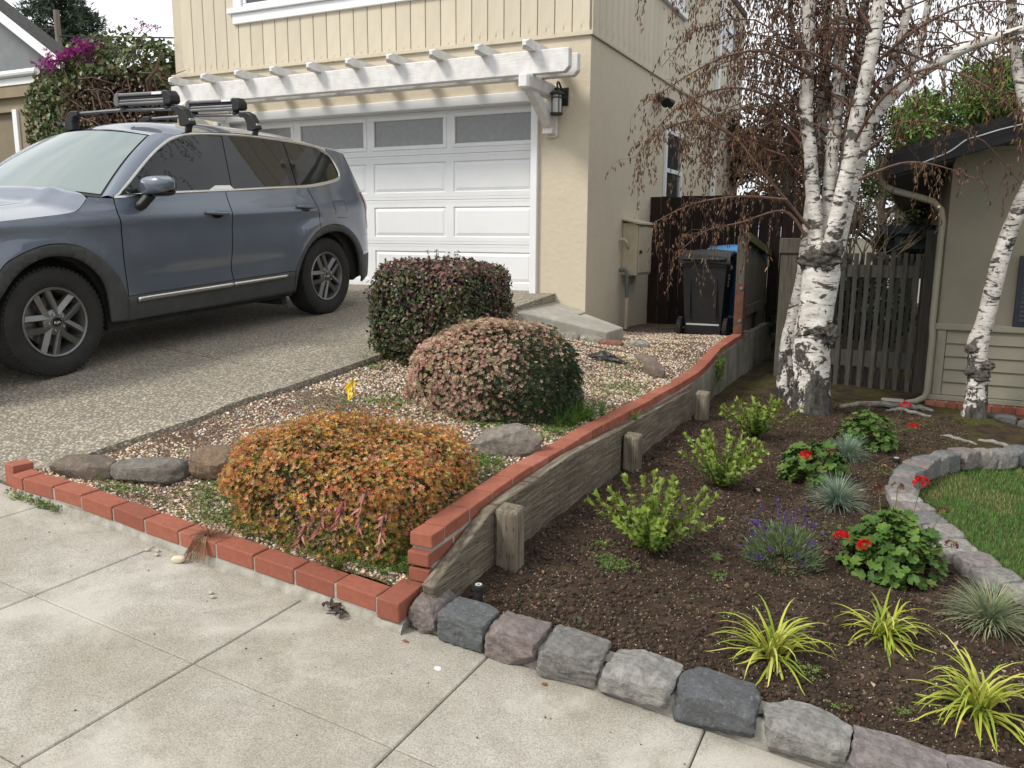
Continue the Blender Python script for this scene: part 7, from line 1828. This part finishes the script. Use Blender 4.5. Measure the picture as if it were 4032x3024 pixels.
# grass tufts in the gravel bed and at joints
GT = [(.10,.20,.03),(.15,.26,.05),(.08,.15,.03)]
def tuft(x, y, z, n, L, label, seed, cols=GT):
    E = empty('grass_tuft', (x, y, z), label, 'grass tuft'); o = blade_set('blades', x, y, n, L, .0035, (.5,1.5), cols, seed, E, .5, False, 'grass', z); o['kind'] = 'stuff'
for q, (x, y) in enumerate([(-1.83,4.62),(-1.80,4.85),(-1.90,5.1),(-1.95,4.42)]):
    pass
E_ = empty('tall_grass', (-1.86, 4.75, bz(-1.86, 4.75)), 'long bright green grass growing beside the pink bush', 'grass')
for q in range(16):
    x, y = -1.86+.09*rng.standard_normal(), 4.75+.2*rng.standard_normal(); x = min(x, -1.77); o = blade_set('blades', x, y, 34, (.10,.24), .0035, (.6,1.5), GT, 200+q, E_, .5, False, 'grass', bz(x, y)); o['kind'] = 'stuff'
tuft(-2.07, 2.62, .12, 60, (.06,.13), 'dark green grass tuft leaning over the edging bricks', 241, [(.10,.13,.03),(.16,.17,.04)])
tuft(-3.62, 5.02, bz(-3.55, 5.02), 60, (.08,.16), 'weedy grass tuft at the foot of the clipped hedge', 242)
tuft(-1.60, 5.25, .30, 26, (.06,.12), 'thin grass tuft sprouting from the brick and timber joint', 243)
# green weed hanging on the concrete wall
k = 260; P = np.stack([-1.612+.03*rng.random(k), 8.0+.10*rng.standard_normal(k)*.8, .27+.07*rng.standard_normal(k)], 1); o = scatter('wall_weed', CLV[0], CLV[1], P, frames(np.array([[1,-.4,.4]])+.5*rng.standard_normal((k,3)), rng.uniform(0,6.28,k)), rng.uniform(.012,.02,k), MT['leaf'], None, pal(k, GR, None, .18)); tag(o, 'leafy green weed growing out under the brick cap on the concrete wall', 'weed')
# dry brown straw clump spilling over the edging, next to a pale stone
E_ = empty('straw_clump', (-2.72, 2.53, .2), 'dry brown straw clump spilling over the edging bricks', 'straw'); o = blade_set('blades', -2.70, 2.53, 90, (.08,.15), .002, (-.2,1.0), [(.26,.14,.08),(.20,.10,.06),(.33,.20,.12)], 251, E_, .9, False, 'grass', .20); o['kind'] = 'stuff'
m = MB()
for q in range(60):
    a = random.uniform(0, 6.28); m.tube([(-2.70+.02*cos(a), 2.50, .205), (-2.70+.04*cos(a), 2.475, .19), (-2.71+.05*cos(a)+random.uniform(-.03,.03), 2.45+.02*sin(a), zs(-2.7)+.01+random.random()*.04)], .0011, 3)
m.build('strands', M('dry_straw', (.22,.12,.07), (.33,.20,.12), 20, .9), E_)
rock('stone', (-2.78, 2.43, zs(-2.78)+.014), (.030,.020,.016), 501, (.58,.52,.40), .4, 0, None, 2.4, .1, .05, 'small cream stone lying on the sidewalk by the straw', 'stone', mat='attr_rough', cuts=4)
for q, (x, y) in enumerate([(-2.93,2.45),(-2.97,2.43),(-2.90,2.42),(-2.46,2.30),(-2.43,2.28)]):
    rock('pebble', (x, y, zs(x)+.006), (.011,.009,.007), 510+q, (.46,.40,.34), q, 0, None, 2.2, .1, .03, 'small loose pebble on the sidewalk near the edging', 'pebble', 'pebbles spilled on the sidewalk', cuts=3, mat='attr_rough')
# purple weed at the joint, small weeds by the first bricks
k = 26; P = np.stack([-1.97+.05*rng.standard_normal(k)*.6, 2.468+.012*rng.standard_normal(k), .03+.015*rng.random(k)], 1); P[:, 2] += zs(P[:, 0])-.01
o = scatter('purple_weed', SPV[0], SPV[1], P, frames(np.array([[0,-.2,1]])+.4*rng.standard_normal((k,3)), rng.uniform(0,6.28,k)), np.stack([np.full(k,.016), rng.uniform(.03,.05,k), np.full(k,.02)],1), MT['leafdull'], None, pal(k, [(.06,.03,.035),(.09,.05,.04),(.05,.05,.025)], None, .15)); tag(o, 'dark purple rosette weed at the brick and sidewalk joint', 'weed')
k = 60; P = np.stack([rng.uniform(-3.98,-3.62,k), 2.475+.012*rng.standard_normal(k), np.zeros(k)], 1); P[:, 2] = zs(P[:, 0])+.03*rng.random(k)
o = scatter('joint_weed', CLV[0], CLV[1], P, frames(np.array([[0,-.5,1]])+.4*rng.standard_normal((k,3)), rng.uniform(0,6.28,k)), rng.uniform(.014,.022,k), MT['leaf'], None, pal(k, GR, None, .15)); tag(o, 'green weeds growing along the joint below the first edging bricks', 'weed')
# fallen leaves
n = 210; x = rng.uniform(-1.5, .9, n); y = 2.75+5*rng.random(n); keep = ~inside(np.stack([x, y], 1), LPOLY); x, y = x[keep], y[keep]; n = len(x)
o = scatter('fallen_leaves', LEAF2[0], LEAF2[1], np.stack([x, y, zso(x, y)+.008], 1), frames(np.array([[0,0,1.]])+.4*rng.standard_normal((n,3)), rng.uniform(0,6.28,n)), np.stack([rng.uniform(.012,.026,n), rng.uniform(.02,.04,n), np.full(n,.05)],1), MT['leafdull'], None, pal(n, [(.26,.13,.08),(.34,.20,.12),(.18,.09,.06),(.40,.30,.20)], None, .2))
tag(o, 'fallen brown leaves scattered over the soil bed', 'leaves', None, 'stuff')
n = 60; x = rng.uniform(-4, .2, n); y = 1.3+1.2*rng.random(n); s = rng.uniform(.002,.005,n)
o = scatter('sidewalk_grit', OCT[0], OCT[1], np.stack([x, y, zs(x)+s*.5], 1), frames(rng.standard_normal((n,3)), rng.uniform(0,6.28,n)), np.stack([s,s,s*.7],1), MT['attr_rough'], None, pal(n, [(.05,.035,.03),(.10,.05,.035),(.2,.15,.1)], None, .2)); tag(o, 'dark grit and leaf bits scattered on the sidewalk', 'grit', None, 'stuff')
for i, (x, y, rz) in enumerate([(-1.63,2.44,.3),(-1.06,2.47,1.2)]):
    o = scatter('fallen_leaf', SPV[0], SPV[1], np.array([[x, y, zs(x)+.006]]), frames(np.array([[.2,.1,1.]]), np.array([rz])), np.array([[.02,.035,.02]]), MT['leafdull'], None, np.array([[.30,.15,.08]])); tag(o, ['curled tan leaf on the sidewalk below the corner brick', 'small orange brown leaf on the sidewalk by the stones'][i], 'leaf')
n = 9
pd = MB(); pd.lathe([(.001,.001),(.009,.001),(.016,.0003)], (-1.42, 2.36, zs(-1.42)), 'z', 14, False); pd.V = [(v[0]+.006*sin(9*v[1]*7), v[1], v[2]-.095*(v[0]+1.42)) for v in pd.V]
tag(pd.build('white_spot', M('white_splash', (.60,.60,.60), None), None, loc=(-1.42, 2.36, zs(-1.42))), 'white splash spot on the sidewalk slab', 'spot')
